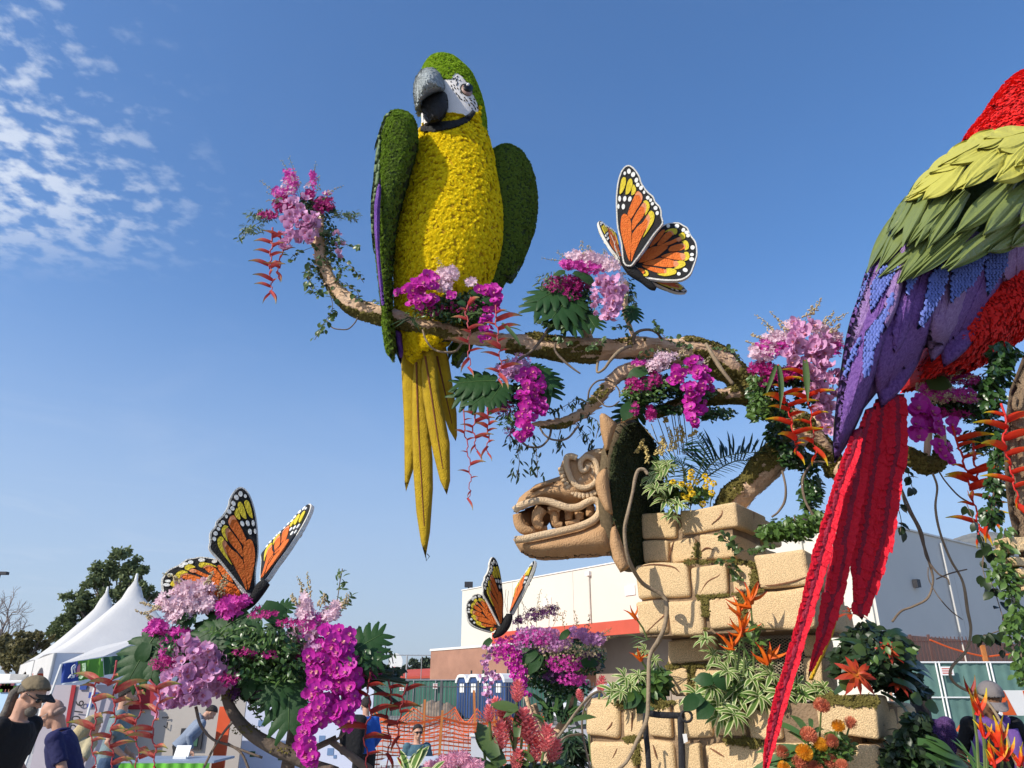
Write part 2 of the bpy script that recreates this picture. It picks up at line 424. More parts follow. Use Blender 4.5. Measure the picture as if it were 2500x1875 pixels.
for k,(px,py,r)in enumerate([(1015,1620,13),(1040,1618,11),(985,1632,12),(1062,1626,10),(960,1640,12)]):
 tree(['rounded dark far tree just left of the tall court pole','dark far tree between court pole and brick wall','small far tree left of the basketball hoop','far tree touching the brick wall corner','leftmost far tree by the basketball hoop'][k],'tree',(PY(px,1700,150)[0],150,0),[blob(px,py,r,r*.9,150),blob(px+6,py+12,r,r,150),blob(px-6,py+18,r,r,150)],m_hill,3.5,.3,500,.8,'far trees beyond the sports court','far_tree')
# white building
m_wall=mat('cream_render',(.66,.63,.54),.85,.05,.12,.15,14)
m_wallg=mat('cream_render_side',(.62,.60,.55),.85,.06,.2,.15,14)
m_brick=mat('brown_block',(.36,.19,.13),.9,.22,.6,.3,25)
m_cap=mat('wall_cap',(.75,.73,.68),.7,.1,1)
m_red=mat('red_paint',(.55,.09,.05),.55,.12,.6)
m_tan=mat('tan_wall',(.36,.29,.23),.85,.1,.7)
m_dark=mat('dark_metal',(.03,.03,.035),.5,.2,4)
m_white=mat('white_paint',(.78,.78,.76),.5,.05,2)
Bc=PZ(2095,1270,9.4);A0=PZ(1132,1443,9.4)
e=Vector((A0 .x-Bc.x,A0 .y-Bc.y,0));Llen=e.length;e.normalize();nL=Vector((-e.y,e.x,0));
if nL.y>0:nL=-nL
eR=-nL
bt=thing('hall_building','large cream flat-roofed hall behind the stone blocks','building',(Bc.x,Bc.y,0));B0=Vector((Bc.x,Bc.y,0))
def obox(mb,o,a,b,n,la,lb,h0,h1,th,mi=0):
 p=[o+a*la,o+a*lb,o+a*lb+n*th,o+a*la+n*th]
 v=[q+Vector((0,0,h0))for q in p]+[q+Vector((0,0,h1))for q in p]
 mb.add(v,[(0,3,2,1),(4,5,6,7),(0,1,5,4),(1,2,6,5),(2,3,7,6),(3,0,4,7)],mi)
core=MB();obox(core,B0+e*.05+eR*.05,e,None,eR,0,Llen-.1,0,9.3,62);core.build('core',m_wall,bt)
npan=5;w=Llen/npan
for k in range(npan):
 mb=MB();obox(mb,B0,e,None,nL,k*w+(.012 if k else 0),(k+1)*w-.012,0,9.4,.14);mb.build('wall_panel',m_wall,bt)
for k in range(7):
 mb=MB();obox(mb,B0,eR,None,-e,k*9+.012,k*9+8.98,4.0,9.4,.14);mb.build('wall_panel',m_wallg,bt)
 mb=MB();obox(mb,B0,eR,None,-e,k*9+.012,k*9+8.98,0,3.99,.2);mb.build('brick_base',m_brick,bt)
mb=MB();obox(mb,B0+e*-.1-eR*.2,e,None,eR,0,Llen+.2,9.42,9.5,.4);mb.build('parapet_cap',m_cap,bt)
mb=MB();obox(mb,B0,eR,None,-e,0.25,62,9.42,9.5,.24);mb.build('parapet_cap',m_cap,bt)
for s_ in(3.2,11.5,19.8,28.0):
 mb=MB();q_=B0+e*s_+nL*.24;mb.tube([q_+Vector((0,0,.1)),q_+Vector((0,0,9.0))],.07,8);mb.build('downpipe',m_wall,bt);mb=MB();obox(mb,B0+nL*.15,e,None,nL,s_-.2,s_+.2,8.85,9.15,.25);mb.build('rain_hopper',m_cap,bt)
for s_ in(7.0,15.5,24.0):mb=MB();obox(mb,B0+nL*.15,e,None,nL,s_,s_+.9,7.2,7.8,.06);v_=mb.build('wall_vent',m_pole if 'm_pole' in globals()else m_cap,bt)
for s_ in(4.0,16.0,30.0):mb=MB();obox(mb,B0+eR*s_-e*.16,eR,None,-e,0,.35,6.4,6.8,.25);mb.build('wall_lamp',m_dark,bt)
for s_ in(8.0,22.0):mb=MB();mb.tube([B0+eR*s_-e*.24+Vector((0,0,0)),B0+eR*s_-e*.24+Vector((0,0,9.1))],.06,8);mb.build('downpipe',m_wallg,bt)

ss=PZ(1380,1535,5.35)
F0=B0+nL*3.2
mb=MB();obox(mb,F0,e,None,nL,4,27,4.55,5.35,.12);mb.build('red_fascia',m_red,bt)
mb=MB();obox(mb,B0+nL*.15,e,None,nL,4,27,4.65,4.75,3.0);mb.build('canopy_soffit',m_tan,bt)
mb=MB();obox(mb,B0+nL*.15,e,None,nL,4,27,5.26,5.34,3.0);mb.build('canopy_roof',m_red,bt)
mb=MB();obox(mb,B0+nL*.16,e,None,nL,4,27,0,4.64,.1);mb.build('tan_recess_wall',m_tan,bt)
for s_ in(6,9.5,13,16.5,20):
 mb=MB();obox(mb,B0+nL*.28,e,None,nL,s_,s_+1.1,0,2.3,.05);d=mb.build('door',m_tan,bt)
 mb=MB();obox(mb,B0+nL*1.8,e,None,nL,s_,s_+.5,4.60,4.64,.2);mb.build('canopy_light',m_white,bt)
for px,py in((1144,1441),):
 p=PZ(px,py,9.5);fl=MB();fl.box((p.x-.35,p.y-.2,9.75),(p.x+.35,p.y+.25,10.2));fl.box((p.x-.05,p.y,9.5),(p.x+.05,p.y+.08,9.76))
 o=fl.build('floodlight',m_dark);tag(o,'black floodlight on the left roof corner of the cream hall','floodlight')
p=PZ(1535,1368,9.5);fl=MB();fl.box((p.x-.2,p.y-.15,9.75),(p.x+.2,p.y+.15,10.1));fl.box((p.x-.05,p.y,9.5),(p.x+.05,p.y+.08,9.76))
tag(fl.build('floodlight',m_dark),'black floodlight on the hall roof above the carved stone jaw','floodlight')

A1=PZ(1052,1588,4.3);bb=thing('brick_annexe','low brown brick wall block left of the cream hall','building',(A1 .x,A1 .y,0))
o1=Vector((A1 .x,A1 .y,0));mb=MB();obox(mb,o1,-e,None,eR,0,13,0,4.25,12);mb.build('wall',m_brick,bb)
mb=MB();obox(mb,o1-eR*.06,-e,None,eR,-.06,13.1,4.25,4.4,.4);mb.build('wall_cap',m_cap,bb)

m_dirt=mat('dirt',(.27,.20,.14),.95,.3,3,.8,9)
mb=MB();n=26
vs=[]
for i in range(n):
 for j in range(10):
  a=i/(n-1);b=j/9;c=PY(1000+130*a,1700,46);z=.5*max(0,sin(pi*a))**.6*(sin(pi*b))*1.9*(1+.35*noise.noise(Vector((a*9,b*4,1))))
  vs.append((c[0],44+6*b,max(z,0)-.01))
mb.add(vs,[(i*10+j,(i+1)*10+j,(i+1)*10+j+1,i*10+j+1)for i in range(n-1)for j in range(9)]);struct('dirt_mound',mb,m_dirt,smooth=True)

p=PZ(1000,1652,2.6)if False else P(985,1652,90);q=P(1062,1640,90);sh=thing('far_shed','long low grey shed with red roof edge beyond the dirt mound','shed',(p.x,90,0))
mb=MB();mb.box((p.x,90,0),(q.x,96,p.z));mb.build('wall',mat('shed_grey',(.45,.47,.48),.8,.1,1),sh)
mb=MB();mb.add([(p.x-.3,89.7,p.z),(q.x+.3,89.7,p.z+.1),(q.x+.3,93,p.z+1),(p.x-.3,93,p.z+.8),(p.x-.3,89.7,p.z-.25),(q.x+.3,89.7,p.z-.15)],[(0,1,2,3),(4,5,1,0)]);mb.build('roof',m_red,sh)

m_pole=mat('galvanised',(.38,.39,.4),.45,.1,5,metal=.4)
p=P(966,1617,70);h=thing('basketball_hoop','white fan shaped basketball backboard on a pole','basketball hoop',(p.x,70.4,0))
mb=MB();mb.tube([(p.x,70.4,0),(p.x,70.4,p.z)],.08,8);mb.tube([(p.x,70.4,p.z-.3),(p.x,70,p.z)],.05,6);mb.build('pole',m_pole,h)
mb=MB();mb.prism([(p.x+.62*cos(a)*(1.0),70,p.z+.75*sin(a))for a in[x*pi/10 for x in range(0,11)]]+[(p.x-.5,70,p.z-.55),(p.x+.5,70,p.z-.55)],(0,.05,0));mb.build('backboard',m_white,h)
mb=MB();mb.tube([(p.x+.23*cos(a),69.7+.23*sin(a),p.z-.4)for a in[x*pi/8 for x in range(17)]],.02,4,cap=False);mb.build('rim',m_red,h)
p=P(994,1600,60);mb=MB();mb.tube([(p.x,60,0),(p.x,60,p.z)],.06,8)
cf=thing('court_fence','tall thin pole and top wire of the sports court fence','fence',(p.x,60,0));mb.build('post',m_pole,cf)
q=P(930,1599,60);r_=P(1052,1600,60);mb=MB();mb.tube([(q.x,60,q.z),(r_.x,60,r_.z)],.035,6);mb.build('top_rail',m_pole,cf)
for px in(950,1030):
 s_=P(px,1600,60);mb=MB();mb.tube([(s_.x,60,0),(s_.x,60,s_.z)],.03,6);mb.build('post',m_pole,cf)

p=P(8,1400,60);lp=thing('street_lamp','double headed lamp post at the left edge','street lamp',(p.x-.4,60,0))
mb=MB();mb.tube([(p.x-.6,60,0),(p.x-.25,60,p.z)],[.12,.08],8);mb.build('pole',m_dark,lp)
for sx in(-.35,.3):
 mb=MB();mb.box((p.x-.25+sx-.3,59.8,p.z-.1),(p.x-.25+sx+.3,60.2,p.z+.12));mb.build('lamp_head',m_dark,lp)

p=P(1500,1640,34);car=thing('parked_car','white car roof seen behind the planting left of the stone blocks','car',(p.x,34,0));x0=p.x
m_carw=mat('car_white',(.75,.76,.78),.25,.03,1,coat=.5);m_glass=mat('car_glass',(.03,.04,.06),.08,.1,1,spec=.6)
prof=[(-2.3,.3),(-2.35,.8),(-2.1,1.0),(-1.3,1.1),(-.7,1.62),(-.1,1.78),(.9,1.8),(1.6,1.6),(2.2,1.15),(2.35,.9),(2.3,.3)]
mb=MB();prof=cloop(prof,2);ring=[]
lay=[(-.92,.92),(-.8,1),(.8,1),(.92,.92)];n=len(prof)
for y,sc_ in lay:ring+=[(x0+a*sc_,34.9+y*(1 if b<1.1 else.82),b if sc_==1 else b*.97)for a,b in prof]
mb.add(ring,[(k*n+i,k*n+(i+1)%n,(k+1)*n+(i+1)%n,(k+1)*n+i)for k in range(3)for i in range(n)]+[tuple(range(n)),tuple(range(4*n-1,3*n-1,-1))]);mb.build('body',m_carw,car,True)
for a,b in(((-.95,1.15),(-.6,1.55)),((.1,1.15),(.15,1.62))):
 mb=MB();mb.prism([(x0+a[0],34.10,a[1]),(x0+a[0]+1.0,34.10,a[1]),(x0+b[0]+.62,34.16,b[1]),(x0+b[0]+.02,34.16,b[1])],(0,.03,0));mb.build('window',m_glass,car)
for sx in(-1.45,1.4):
 mb=MB();mb.tube([(x0+sx,33.95,.33),(x0+sx,34.2,.33)],.33,16);w_=mb.build('wheel',m_dark,car);mb=MB();mb.tube([(x0+sx,33.93,.33),(x0+sx,33.96,.33)],.2,12);mb.build('rim',m_pole,w_)
# portable toilets
m_blue=mat('toilet_blue',(.035,.075,.20),.45,.15,2);m_rib=mat('toilet_blue_dark',(.025,.055,.15),.45,.1,2)
pt=P(1128,1700,46.5)
eW=Vector((.63,-.78,0));nW=Vector((-.78,-.63,0))
TL=['first blue toilet cabin at the left end of the row','second blue toilet cabin from the left with a white notice','third blue toilet cabin half behind the pink flowers','fourth blue toilet cabin seen through hanging pink orchids']
for k in range(4):
 b=Vector((pt.x,pt.y,0))+eW*1.16*k
 t=thing('toilet_cabin',TL[k],'toilet cabin',b,'blue portable toilets in a row')
 def L3(a,d,z):return b+eW*a-nW*d+Vector((0,0,z))
 def lbox(a0,a1,d0,d1,z0,z1):
  v=[L3(a,d,z)for z in(z0,z1)for a,d in((a0,d0),(a1,d0),(a1,d1),(a0,d1))]
  return MB().add(v,[(0,3,2,1),(4,5,6,7),(0,1,5,4),(1,2,6,5),(2,3,7,6),(3,0,4,7)])
 lbox(-.54,.54,0,1.1,.05,2.0).build('wall',m_blue,t)
 lbox(-.36,.36,-.03,-.001,.12,1.95).build('door',m_rib,t)
 for q in range(5):lbox(-.30+q*.14,-.26+q*.14,-.05,-.031,.2,1.2).build('door_rib',m_blue,t)
 lbox(-.22,.22,-.045,-.031,1.38,1.85).build('notice',m_white,t)
 mb=MB();prof=[(-.6,1.9),(-.56,2.08),(-.38,2.3),(-.2,2.36),(.2,2.36),(.38,2.3),(.56,2.08),(.6,1.9),(.46,1.9),(.4,2.05),(.28,2.2),(-.28,2.2),(-.4,2.05),(-.46,1.9)]
 mb.prism([L3(a,-.1,z)for a,z in prof],-nW*1.25);mb.build('roof',m_white,t)
 lbox(-.44,.44,0,1.08,2.0,2.2).build('gable',m_blue,t)
 mb=MB();mb.tube([L3(-.5,1.0,2.1),L3(-.5,1.0,2.6)],.05,8);mb.build('vent_pipe',m_dark,t)
# green screened fence and iron picket fence
m_green=mat('green_mesh',(.07,.20,.15),.8,.18,1.2,.3,6,transl=.15);m_green2=mat('green_mesh_faded',(.13,.24,.21),.8,.22,1.6,.3,6,transl=.15)
def screen_fence(label,pxa,pxb,Y,z1,npan,m,frame_m,z0=.08,rail=False,Yb=None):
 a=P(pxa,1700,Y);b=P(pxb,1700,Yb or Y);a=Vector((a.x,a.y,0));b=Vector((b.x,b.y,0));d=(b-a)/npan
 t=thing('screen_fence',label,'fence',a)
 for k in range(npan):
  c=a+d*k;mb=MB();n=16;vs=[]
  for i in range(n+1):
   for z in(z0,(z0+z1)/2,z1):
    vs.append(c+d*(i/n)+Vector((0,.03*sin(i*1.9+k)*sin(pi*i/n)+.012,z)))
  mb.add(vs,[(i*3+j,i*3+3+j,i*3+4+j,i*3+1+j)for i in range(n)for j in range(2)])

  mb.add([v+Vector((0,.012,0))for v in vs],[(i*3+j,i*3+1+j,i*3+4+j,i*3+3+j)for i in range(n)for j in range(2)])
  mb.build('mesh_panel',m,t,True)
  mb=MB();mb.tube([c+Vector((.02,-.03,0)),c+Vector((.02,-.03,z1+.05))],.03,8);mb.build('post',frame_m,t)
  mb=MB();mb.tube([c+Vector((0,-.03,z1+.02)),c+d+Vector((0,-.03,z1+.02))],.028,8);mb.build('top_rail',frame_m,t)
  if rail:
   zz=z0+(z1-z0)*.52;mb=MB();mb.tube([c+Vector((0,-.03,zz)),c+d+Vector((0,-.03,zz))],.024,8);mb.build('mid_rail',frame_m,t)
   mb=MB();mb.tube([c+d+Vector((-.1,-.03,0)),c+d+Vector((-.1,-.03,z1+.05))],.028,8);mb.build('post',frame_m,t)
 return t
screen_fence('green screened fence behind the iron pickets left of the toilets',900,1440,48.5,2.05,10,m_green,m_pole)
screen_fence('faded green screened fence in white pipe frames at right',2180,2560,27,2.36,3,m_green2,m_white,.1,True)
for(px,py,Y,lab)in((980,1680,48.3,'small white notice nearest the court pole on the green fence'),(1063,1675,48.3,'small white notice left of the toilets on the green fence'),(2312,1638,26.8,'white notice with red print on the right green fence')):
 p=P(px,py,Y);k=mpp(px,py,Y);sw=(16 if px>2000 else 6)*k;shh=(10 if px>2000 else 6)*k
 t=thing('notice',lab,'sign',(p.x,p.y,p.z-shh));MB().box((p.x-sw,Y,p.z-shh),(p.x+sw,Y+.02,p.z+shh)).build('board',m_white,t)
 for q in range(3):MB().box((p.x-sw*.75,Y-.004,p.z+shh*(.5-q*.5)-shh*.12),(p.x+sw*(.75-.3*(q%2)),Y-.001,p.z+shh*(.5-q*.5)+shh*.12)).build('printed_line',m_red,t)
def picket_fence(label,pxa,pxb,Y,z0,z1,gap,post_pxs,m,Yb=None):
 a=P(pxa,1700,Y);b=P(pxb,1700,Yb or Y);a=Vector((a.x,a.y,0));b=Vector((b.x,b.y,0));t=thing('iron_fence',label,'fence',a);L=(b-a).length;d=(b-a)/L
 mb=MB();n=int(L/gap)
 for i in range(n):
  c=a+d*(i*gap);mb.box((c.x-.014,c.y-.014,z0),(c.x+.014,c.y+.014,z1))
 o=mb.build('picket',m,t);o['kind']='stuff'
 for z in(z0+.15,z1-.2):MB().tube([a+Vector((0,0,z)),b+Vector((0,0,z))],.022,4).build('rail',m,t)
 for px in post_pxs:
  u=(px-pxa)/(pxb-pxa);c=a.lerp(b,u);MB().box((c.x-.045,c.y-.045,0),(c.x+.045,c.y+.045,z1+.08)).build('post',m,t)
m_iron=mat('fence_iron',(.10,.10,.10),.6,.2,4)
picket_fence('dark iron picket fence running past the blue toilets',900,1640,38,.05,1.85,.13,(994,1077,1167,1260,1350,1440),m_iron)
picket_fence('brown iron picket fence above the right green screen',2200,2560,33,1.2,3.6,.16,(2250,2296,2420),mat('rusty_iron',(.12,.06,.05),.7,.2,4))
# orange safety netting
m_net=mat('orange_net',(.75,.13,.03),.6,.15,3,transl=.2);m_stake=mat('orange_stake',(.50,.18,.05),.8,.2,6)
def netting(label,pts,h,cell,stakes,sag=.1,z0=.02):
 t=thing('safety_net',label,'safety netting',(pts[0][0],pts[0][1],0));mb=MB();P0=[Vector((a,b,0))for a,b in pts]
 L=[(P0[i+1]-P0[i]).length for i in range(len(P0)-1)];tot=sum(L);nx=int(tot/cell);nz=int(h/(cell*.8))
 def at(u):
  s=u*tot
  for i,l in enumerate(L):
   if s<=l or i==len(L)-1:return P0[i].lerp(P0[i+1],s/l),(s/l)
   s-=l
 G=[]
 for i in range(nx+1):
  c,f=at(i/nx);row=[]
  for j in range(nz+1):
   z=z0+(h-sag*4*f*(1-f)*(1+.5*noise.noise(c*.7)))*j/nz
   row.append(c+Vector((0,.12*noise.noise(Vector((c.x*.8,j*.3,0))),z+.03*noise.noise(Vector((c.x*2,j,0))))))
  G.append(row)
 wd=.0095
 for i in range(nx+1):
  for j in range(nz):
   a,b=G[i][j],G[i][j+1];mb.add([a+Vector((-wd*.6,0,0)),a+Vector((wd*.6,0,0)),b+Vector((wd*.6,0,0)),b+Vector((-wd*.6,0,0))],[(0,1,2,3)])
 for j in range(nz+1):
  ww=wd*(1.3 if j<nz else 2.2)
  for i in range(nx):
   a,b=G[i][j],G[i+1][j];mb.add([a-Vector((0,0,ww)),b-Vector((0,0,ww)),b+Vector((0,0,ww)),a+Vector((0,0,ww))],[(0,1,2,3)])
 o=mb.build('net',m_net,t);o['kind']='stuff'
 for(x,y,hh,lean)in stakes:
  mb=MB();mb.prism([(x-.022,y,0),(x+.022,y,0),(x+.022+lean,y,hh),(x-.022+lean,y,hh)],(0,.03,0));mb.build('stake',m_stake,t)
def gx(px,Y):return P(px,1760,Y).x
netting('near orange plastic safety netting behind the seated person',[(gx(840,15.5),15.5),(gx(935,15.2),15.2),(gx(1075,15.5),15.5),(gx(1240,16),16),(gx(1330,16),16)],1.0,.095,
  [(gx(1073,15.3),15.3,1.15,.05),(gx(1035,17),17,1.32,0),(gx(1165,17),17,1.5,-.08),(gx(1215,16.5),16.5,1.3,-.1)],.12)
netting('far slumped orange netting in front of the toilets',[(gx(900,26),26),(gx(1010,25.5),25.5),(gx(1110,26),26),(gx(1165,24),24),(gx(1225,24.5),24.5),(gx(1330,26),26)],1.0,.14,[(gx(1222,24.3),24.3,1.25,-.1)],.35)
netting('orange netting under the right green screened fence',[(gx(2230,14),14),(gx(2340,12),12),(gx(2420,12),12),(gx(2540,12),12)],1.0,.11,[],.25)

p0=P(2270,1562,31);pts=catmull([(2270,1562),(2330,1585),(2400,1602),(2440,1600),(2540,1590)],8);o_=MB()
o_.tube([P(a,b,31)for a,b in pts],.035,5);rb=thing('orange_rope','sagging orange rope band above the right green fence','rope',P(2440,1600,31));o_.build('rope',m_net,rb)
q=P(2396,1575,31);MB().box((q.x-.08,30.9,0),(q.x+.08,31.0,q.z)).build('stake',m_stake,rb)
# TENTS
m_tent=mat('white_canvas',(.68,.67,.65),.7,.06,.8,.9,2.2,transl=.2);m_tents=mat('grey_canvas_wall',(.55,.58,.64),.8,.05,1)
def peak_tent(label,N,e1,e2,zeave,zap,arches=True,spike=.9,skirt=True):
 N=Vector(N);e1=Vector(e1);e2=Vector(e2);C=N+(e1+e2)/2;t=thing('peaked_tent',label,'tent',C,'white high peak tents')
 n=28;vs=[];fs=[]
 for i in range(n+1):
  for j in range(n+1):
   s=2*i/n-1;u=2*j/n-1;r=max(abs(s),abs(u));rr=(r+.35*sqrt(s*s+u*u)/sqrt(2))/1.35
   z=zeave+(zap-zeave)*((1-rr)**1.35)+(.12*(1-r)if r<.98 else 0)
   if rr<.035:z=zap+spike*.6
   elif rr<.11:z=zap+.10
   p=C+e1*s/2+e2*u/2;vs.append((p.x,p.y,z+.02*noise.noise(p*1.5)))
 for i in range(n):
  for j in range(n):a=i*(n+1)+j;fs.append((a,a+n+1,a+n+2,a+1))
 MB().add(vs,fs).build('roof',m_tent,t,True)
 MB().tube([C+Vector((0,0,zap)),C+Vector((0,0,zap+spike*.75))],[.09,.035],8).build('finial',m_white,t)

 def wall(o,d,arch,m,h=zeave):
  L=d.length;dd=d/L;nrm=Vector((-dd.y,dd.x,0))*.02
  if arch:
   ar=[(0,h),(0,0),(L*.1,0),(L*.12,h*.3)]+[(L/2-L*.38*cos(pi*k/14),h*.3+h*.58*sin(pi*k/14))for k in range(15)]+[(L*.88,h*.3),(L*.9,0),(L,0),(L,h)]
   mb=MB();mb.prism([o+dd*a+Vector((0,0,b))for a,b in ar],nrm)
  else:
   mb=MB();mb.prism([o+Vector((0,0,h)),o,o+d,o+d+Vector((0,0,h))],nrm)
  mb.build('side_wall',m,t)
 if arches:wall(N,e1,True,m_tent)
 mb=MB();mb.prism([N+Vector((0,0,zeave-.95)),N+e2+Vector((0,0,zeave-.95)),N+e2+Vector((0,0,zeave)),N+Vector((0,0,zeave))],(.0,.02,0));mb.build('front_valance',m_tents,t)
 for c in(N,N+e1,N+e2,N+e1+e2):MB().tube([c,c+Vector((0,0,zeave))],.04,8).build('pole',m_pole,t)
N0=Vector((-12.2,21,0))
peak_tent('nearer white peaked tent beside the lower left flowers',N0,(-3.5,5.0,0),(3.4,2.4,0),2.42,4.5,spike=.7)
peak_tent('farther white peaked tent with only its spire above the first',N0+Vector((-3.5,5.0,0)),(-3.6,5.1,0),(3.4,2.4,0),2.42,4.72,spike=.7)

MB().box((-15.4,25.5,1.75),(-13.0,25.6,2.0)).build('red_banner',m_red);tag(bpy.data.objects['red_banner'],'dark red strip banner inside the arched tent','banner')
# sponsor canopy with blue and green valance
m_vb=mat('valance_blue',(.03,.07,.32),.6,.2,5);m_vg=mat('valance_green',(.17,.42,.05),.6,.3,5,transl=.2);m_vgd=mat('valance_dark_green',(.03,.10,.04),.7,.2,5);m_pink=mat('logo_pink',(.75,.25,.28),.6,.1,5)
YC=12.3;ct=thing('pop_up_canopy','pop up canopy with blue and green printed valance','canopy tent',(P(150,1700,YC).x,YC,0))
def cy(px):return 12.3+(px-150)*.004
def C3(px,py,dy=0):return P(px,py,cy(px)+dy)
def quadstrip(name,xs,top,bot,m,par,wav=.02,th=.006,dy=0):
 mb=MB();n=18;vs=[]
 for i in range(n+1):
  a=i/n;px=xs[0]+(xs[1]-xs[0])*a
  for j in range(4):
   b=j/3;py=(top[0]+(top[1]-top[0])*a)*(1-b)+(bot[0]+(bot[1]-bot[0])*a)*b
   q=C3(px,py,dy);q.y+=wav*sin(px*.22+b*2);vs.append(q)
 f=[(i*4+j,i*4+j+1,i*4+5+j,i*4+4+j)for i in range(n)for j in range(3)]
 mb.add(vs,f);mb.add([v+Vector((0,th,0))for v in vs],[q[::-1]for q in f]);return mb.build(name,m,par,True)
quadstrip('blue_valance',(149,192),(1622,1614),(1668,1662),m_vb,ct)
gv=quadstrip('green_valance',(192,252),(1614,1605),(1662,1652),m_vg,ct)
quadstrip('dark_green_valance',(253,320),(1604,1598),(1648,1640),m_vgd,ct)
quadstrip('hem',(151,250),(1669,1653),(1672,1656),m_white,ct,.01,dy=-.02)

def stroke(pxs,r,m,name='printed_mark',dy=-.035):
 L=catmull(pxs,4);MB().tube([C3(a,b,dy)for a,b in L],r*.0062,5,flat=.3).build(name,m,ct)
zv=zm(140,1610,120/2212)
stroke(zv([(800,230),(690,300),(640,420),(660,560),(670,660)]),1.6,m_white)
stroke(zv([(840,270),(740,360),(680,470),(670,560)]),1.5,m_white)
stroke(zv([(820,330),(770,430),(790,600)]),1.4,m_white)
for a in([(490,840),(560,740),(610,680)],[(560,830),(620,720),(650,700)],[(640,850),(700,760),(690,690)],[(700,800),(760,720),(820,670)],[(720,830),(790,760)]):stroke(zv(a),1.3,m_white)
mb=MB();mb.prism([C3(*q,dy=-.03)for q in zv([(1020,180),(1030,420),(1000,620),(920,750),(850,780),(870,560),(900,330),(960,230)])],(0,.008,0));mb.build('pink_oval',m_pink,ct)
def text3(s,size,m,Mx,parent,name='lettering',ext=.002):
 cu=bpy.data.curves.new('lettering','FONT');cu.body=s;cu.size=size;cu.extrude=ext;cu.align_x='CENTER';cu.align_y='CENTER';cu.space_character=1.1
 o=bpy.data.objects.new('tmp',cu);COL.objects.link(o);dg=bpy.context.evaluated_depsgraph_get();me=bpy.data.meshes.new_from_object(o.evaluated_get(dg));bpy.data.objects.remove(o);me.materials.clear();me.materials.append(m)
 return link(name,me,parent,Mx)
m_palegreen=mat('logo_palegreen',(.55,.75,.45),.6,.1,5)
stroke(zv([(1180,170),(1200,350),(1190,520),(1210,620),(1130,720),(1010,860)]),5.0,m_palegreen)
m_lett=mat('logo_letter_green',(.16,.36,.10),.6,.1,5)
for k in range(9):
 a=(1150+(0 if k<5 else-(k-4)*38),210+k*72);stroke(zv([a,(a[0]+60,a[1]+10)]),.7,m_lett,dy=-.045)

rp=[C3(148,1621),C3(252,1603),C3(385,1548,1.6),C3(150,1619,2.5)]
mb=MB();apex=P(385,1545,14.2);a,b,c,d=C3(148,1620),C3(254,1602),Vector((P(520,1610,16).x,16,2.35)),Vector((P(230,1610,17).x,17,2.35))
mb.add([a,b,c,d,apex],[(0,1,4),(1,2,4),(2,3,4),(3,0,4)]);mb.build('roof',m_tent,ct)
for(a,b)in(((150,1622),(95,1800)),((249,1608),(233,1780))):
 p1=C3(*a);MB().tube([p1,Vector((p1 .x-(.28 if a[0]<200 else.12),p1 .y,0))],.022,6).build('pole',m_white,ct)

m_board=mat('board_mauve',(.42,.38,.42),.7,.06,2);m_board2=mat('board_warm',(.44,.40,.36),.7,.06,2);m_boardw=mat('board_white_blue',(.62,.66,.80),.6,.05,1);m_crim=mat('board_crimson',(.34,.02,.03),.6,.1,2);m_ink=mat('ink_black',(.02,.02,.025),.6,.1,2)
def board(name,label,cat,p0,p1,Y,m,th=.04,lean=0):
 a=P(p0[0],p0[1],Y);b=P(p1[0],p1[1],Y);z0=0.05
 t=thing(name,label,cat,((a.x+b.x)/2,Y,0));MB().box((a.x,Y,z0),(b.x,Y+th,a.z)).build('panel',m,t);return t,a,b
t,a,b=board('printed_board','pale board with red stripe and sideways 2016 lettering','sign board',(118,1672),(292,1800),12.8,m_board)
q=[P(x,y,12.77)for x,y in zm(0,1580,.1778)([(985,520),(1045,520),(930,1120),(890,1080)])];MB().prism(q,(0,.01,0)).build('red_stripe',m_crim,t)
c0=P(*zm(0,1580,.1778)([(1085,730+210)])[0],12.76);k=mpp(190,1745,12.76)

d=(P(204,1712,12.76)-P(182,1782,12.76)).normalized()
for s_,(x,y)in zip('2016',((183,1775),(187,1755),(193,1738),(195,1717))):
 c=P(x,y,12.76);xa=d;za=Vector((0,-1,0));ya=za.cross(xa);Mx=Matrix(((xa.x,ya.x,za.x,c.x),(xa.y,ya.y,za.y,c.y),(xa.z,ya.z,za.z,c.z),(0,0,0,1)))
 text3(s_,27*k*1.15,m_ink,Mx,t,'lettering')
for(x0_,y0_,x1_,y1_)in((196,1672,210,1684),(218,1690,238,1704),(214,1718,224,1727)):
 p_,q_=P(x0_,y0_,12.77),P(x1_,y1_,12.77);MB().box((p_.x,12.77,q_.z),(q_.x,12.79,p_.z)).build('printed_picture',m_vb,t)
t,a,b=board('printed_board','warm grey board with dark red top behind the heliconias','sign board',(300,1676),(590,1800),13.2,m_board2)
p_,q_=P(296,1672,13.17),P(392,1732,13.17);MB().box((p_.x,13.17,q_.z),(q_.x,13.19,p_.z)).build('red_panel',m_crim,t)
for L in([(396,1752),(411,1750)],[(411,1750),(409,1755)],[(409,1763),(407,1778),(400,1772)]):
 MB().tube([P(x,y,13.16)for x,y in L],.012,4,flat=.4).build('lettering',m_ink,t)
p_,q_=P(444,1778,13.17),P(490,1830,13.17);MB().box((p_.x,13.15,q_.z),(q_.x,13.19,p_.z)).build('frame',m_dark,t);MB().box((p_.x+.06,13.14,q_.z+.05),(q_.x-.06,13.149,p_.z-.05)).build('screen',mat('screen_green',(.05,.12,.08),.3,.3,5),t)
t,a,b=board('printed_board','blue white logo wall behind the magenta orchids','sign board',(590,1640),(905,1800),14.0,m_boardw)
random.seed(4);m_logo=mat('logo_pale_blue',(.16,.26,.45),.6,.1,3)
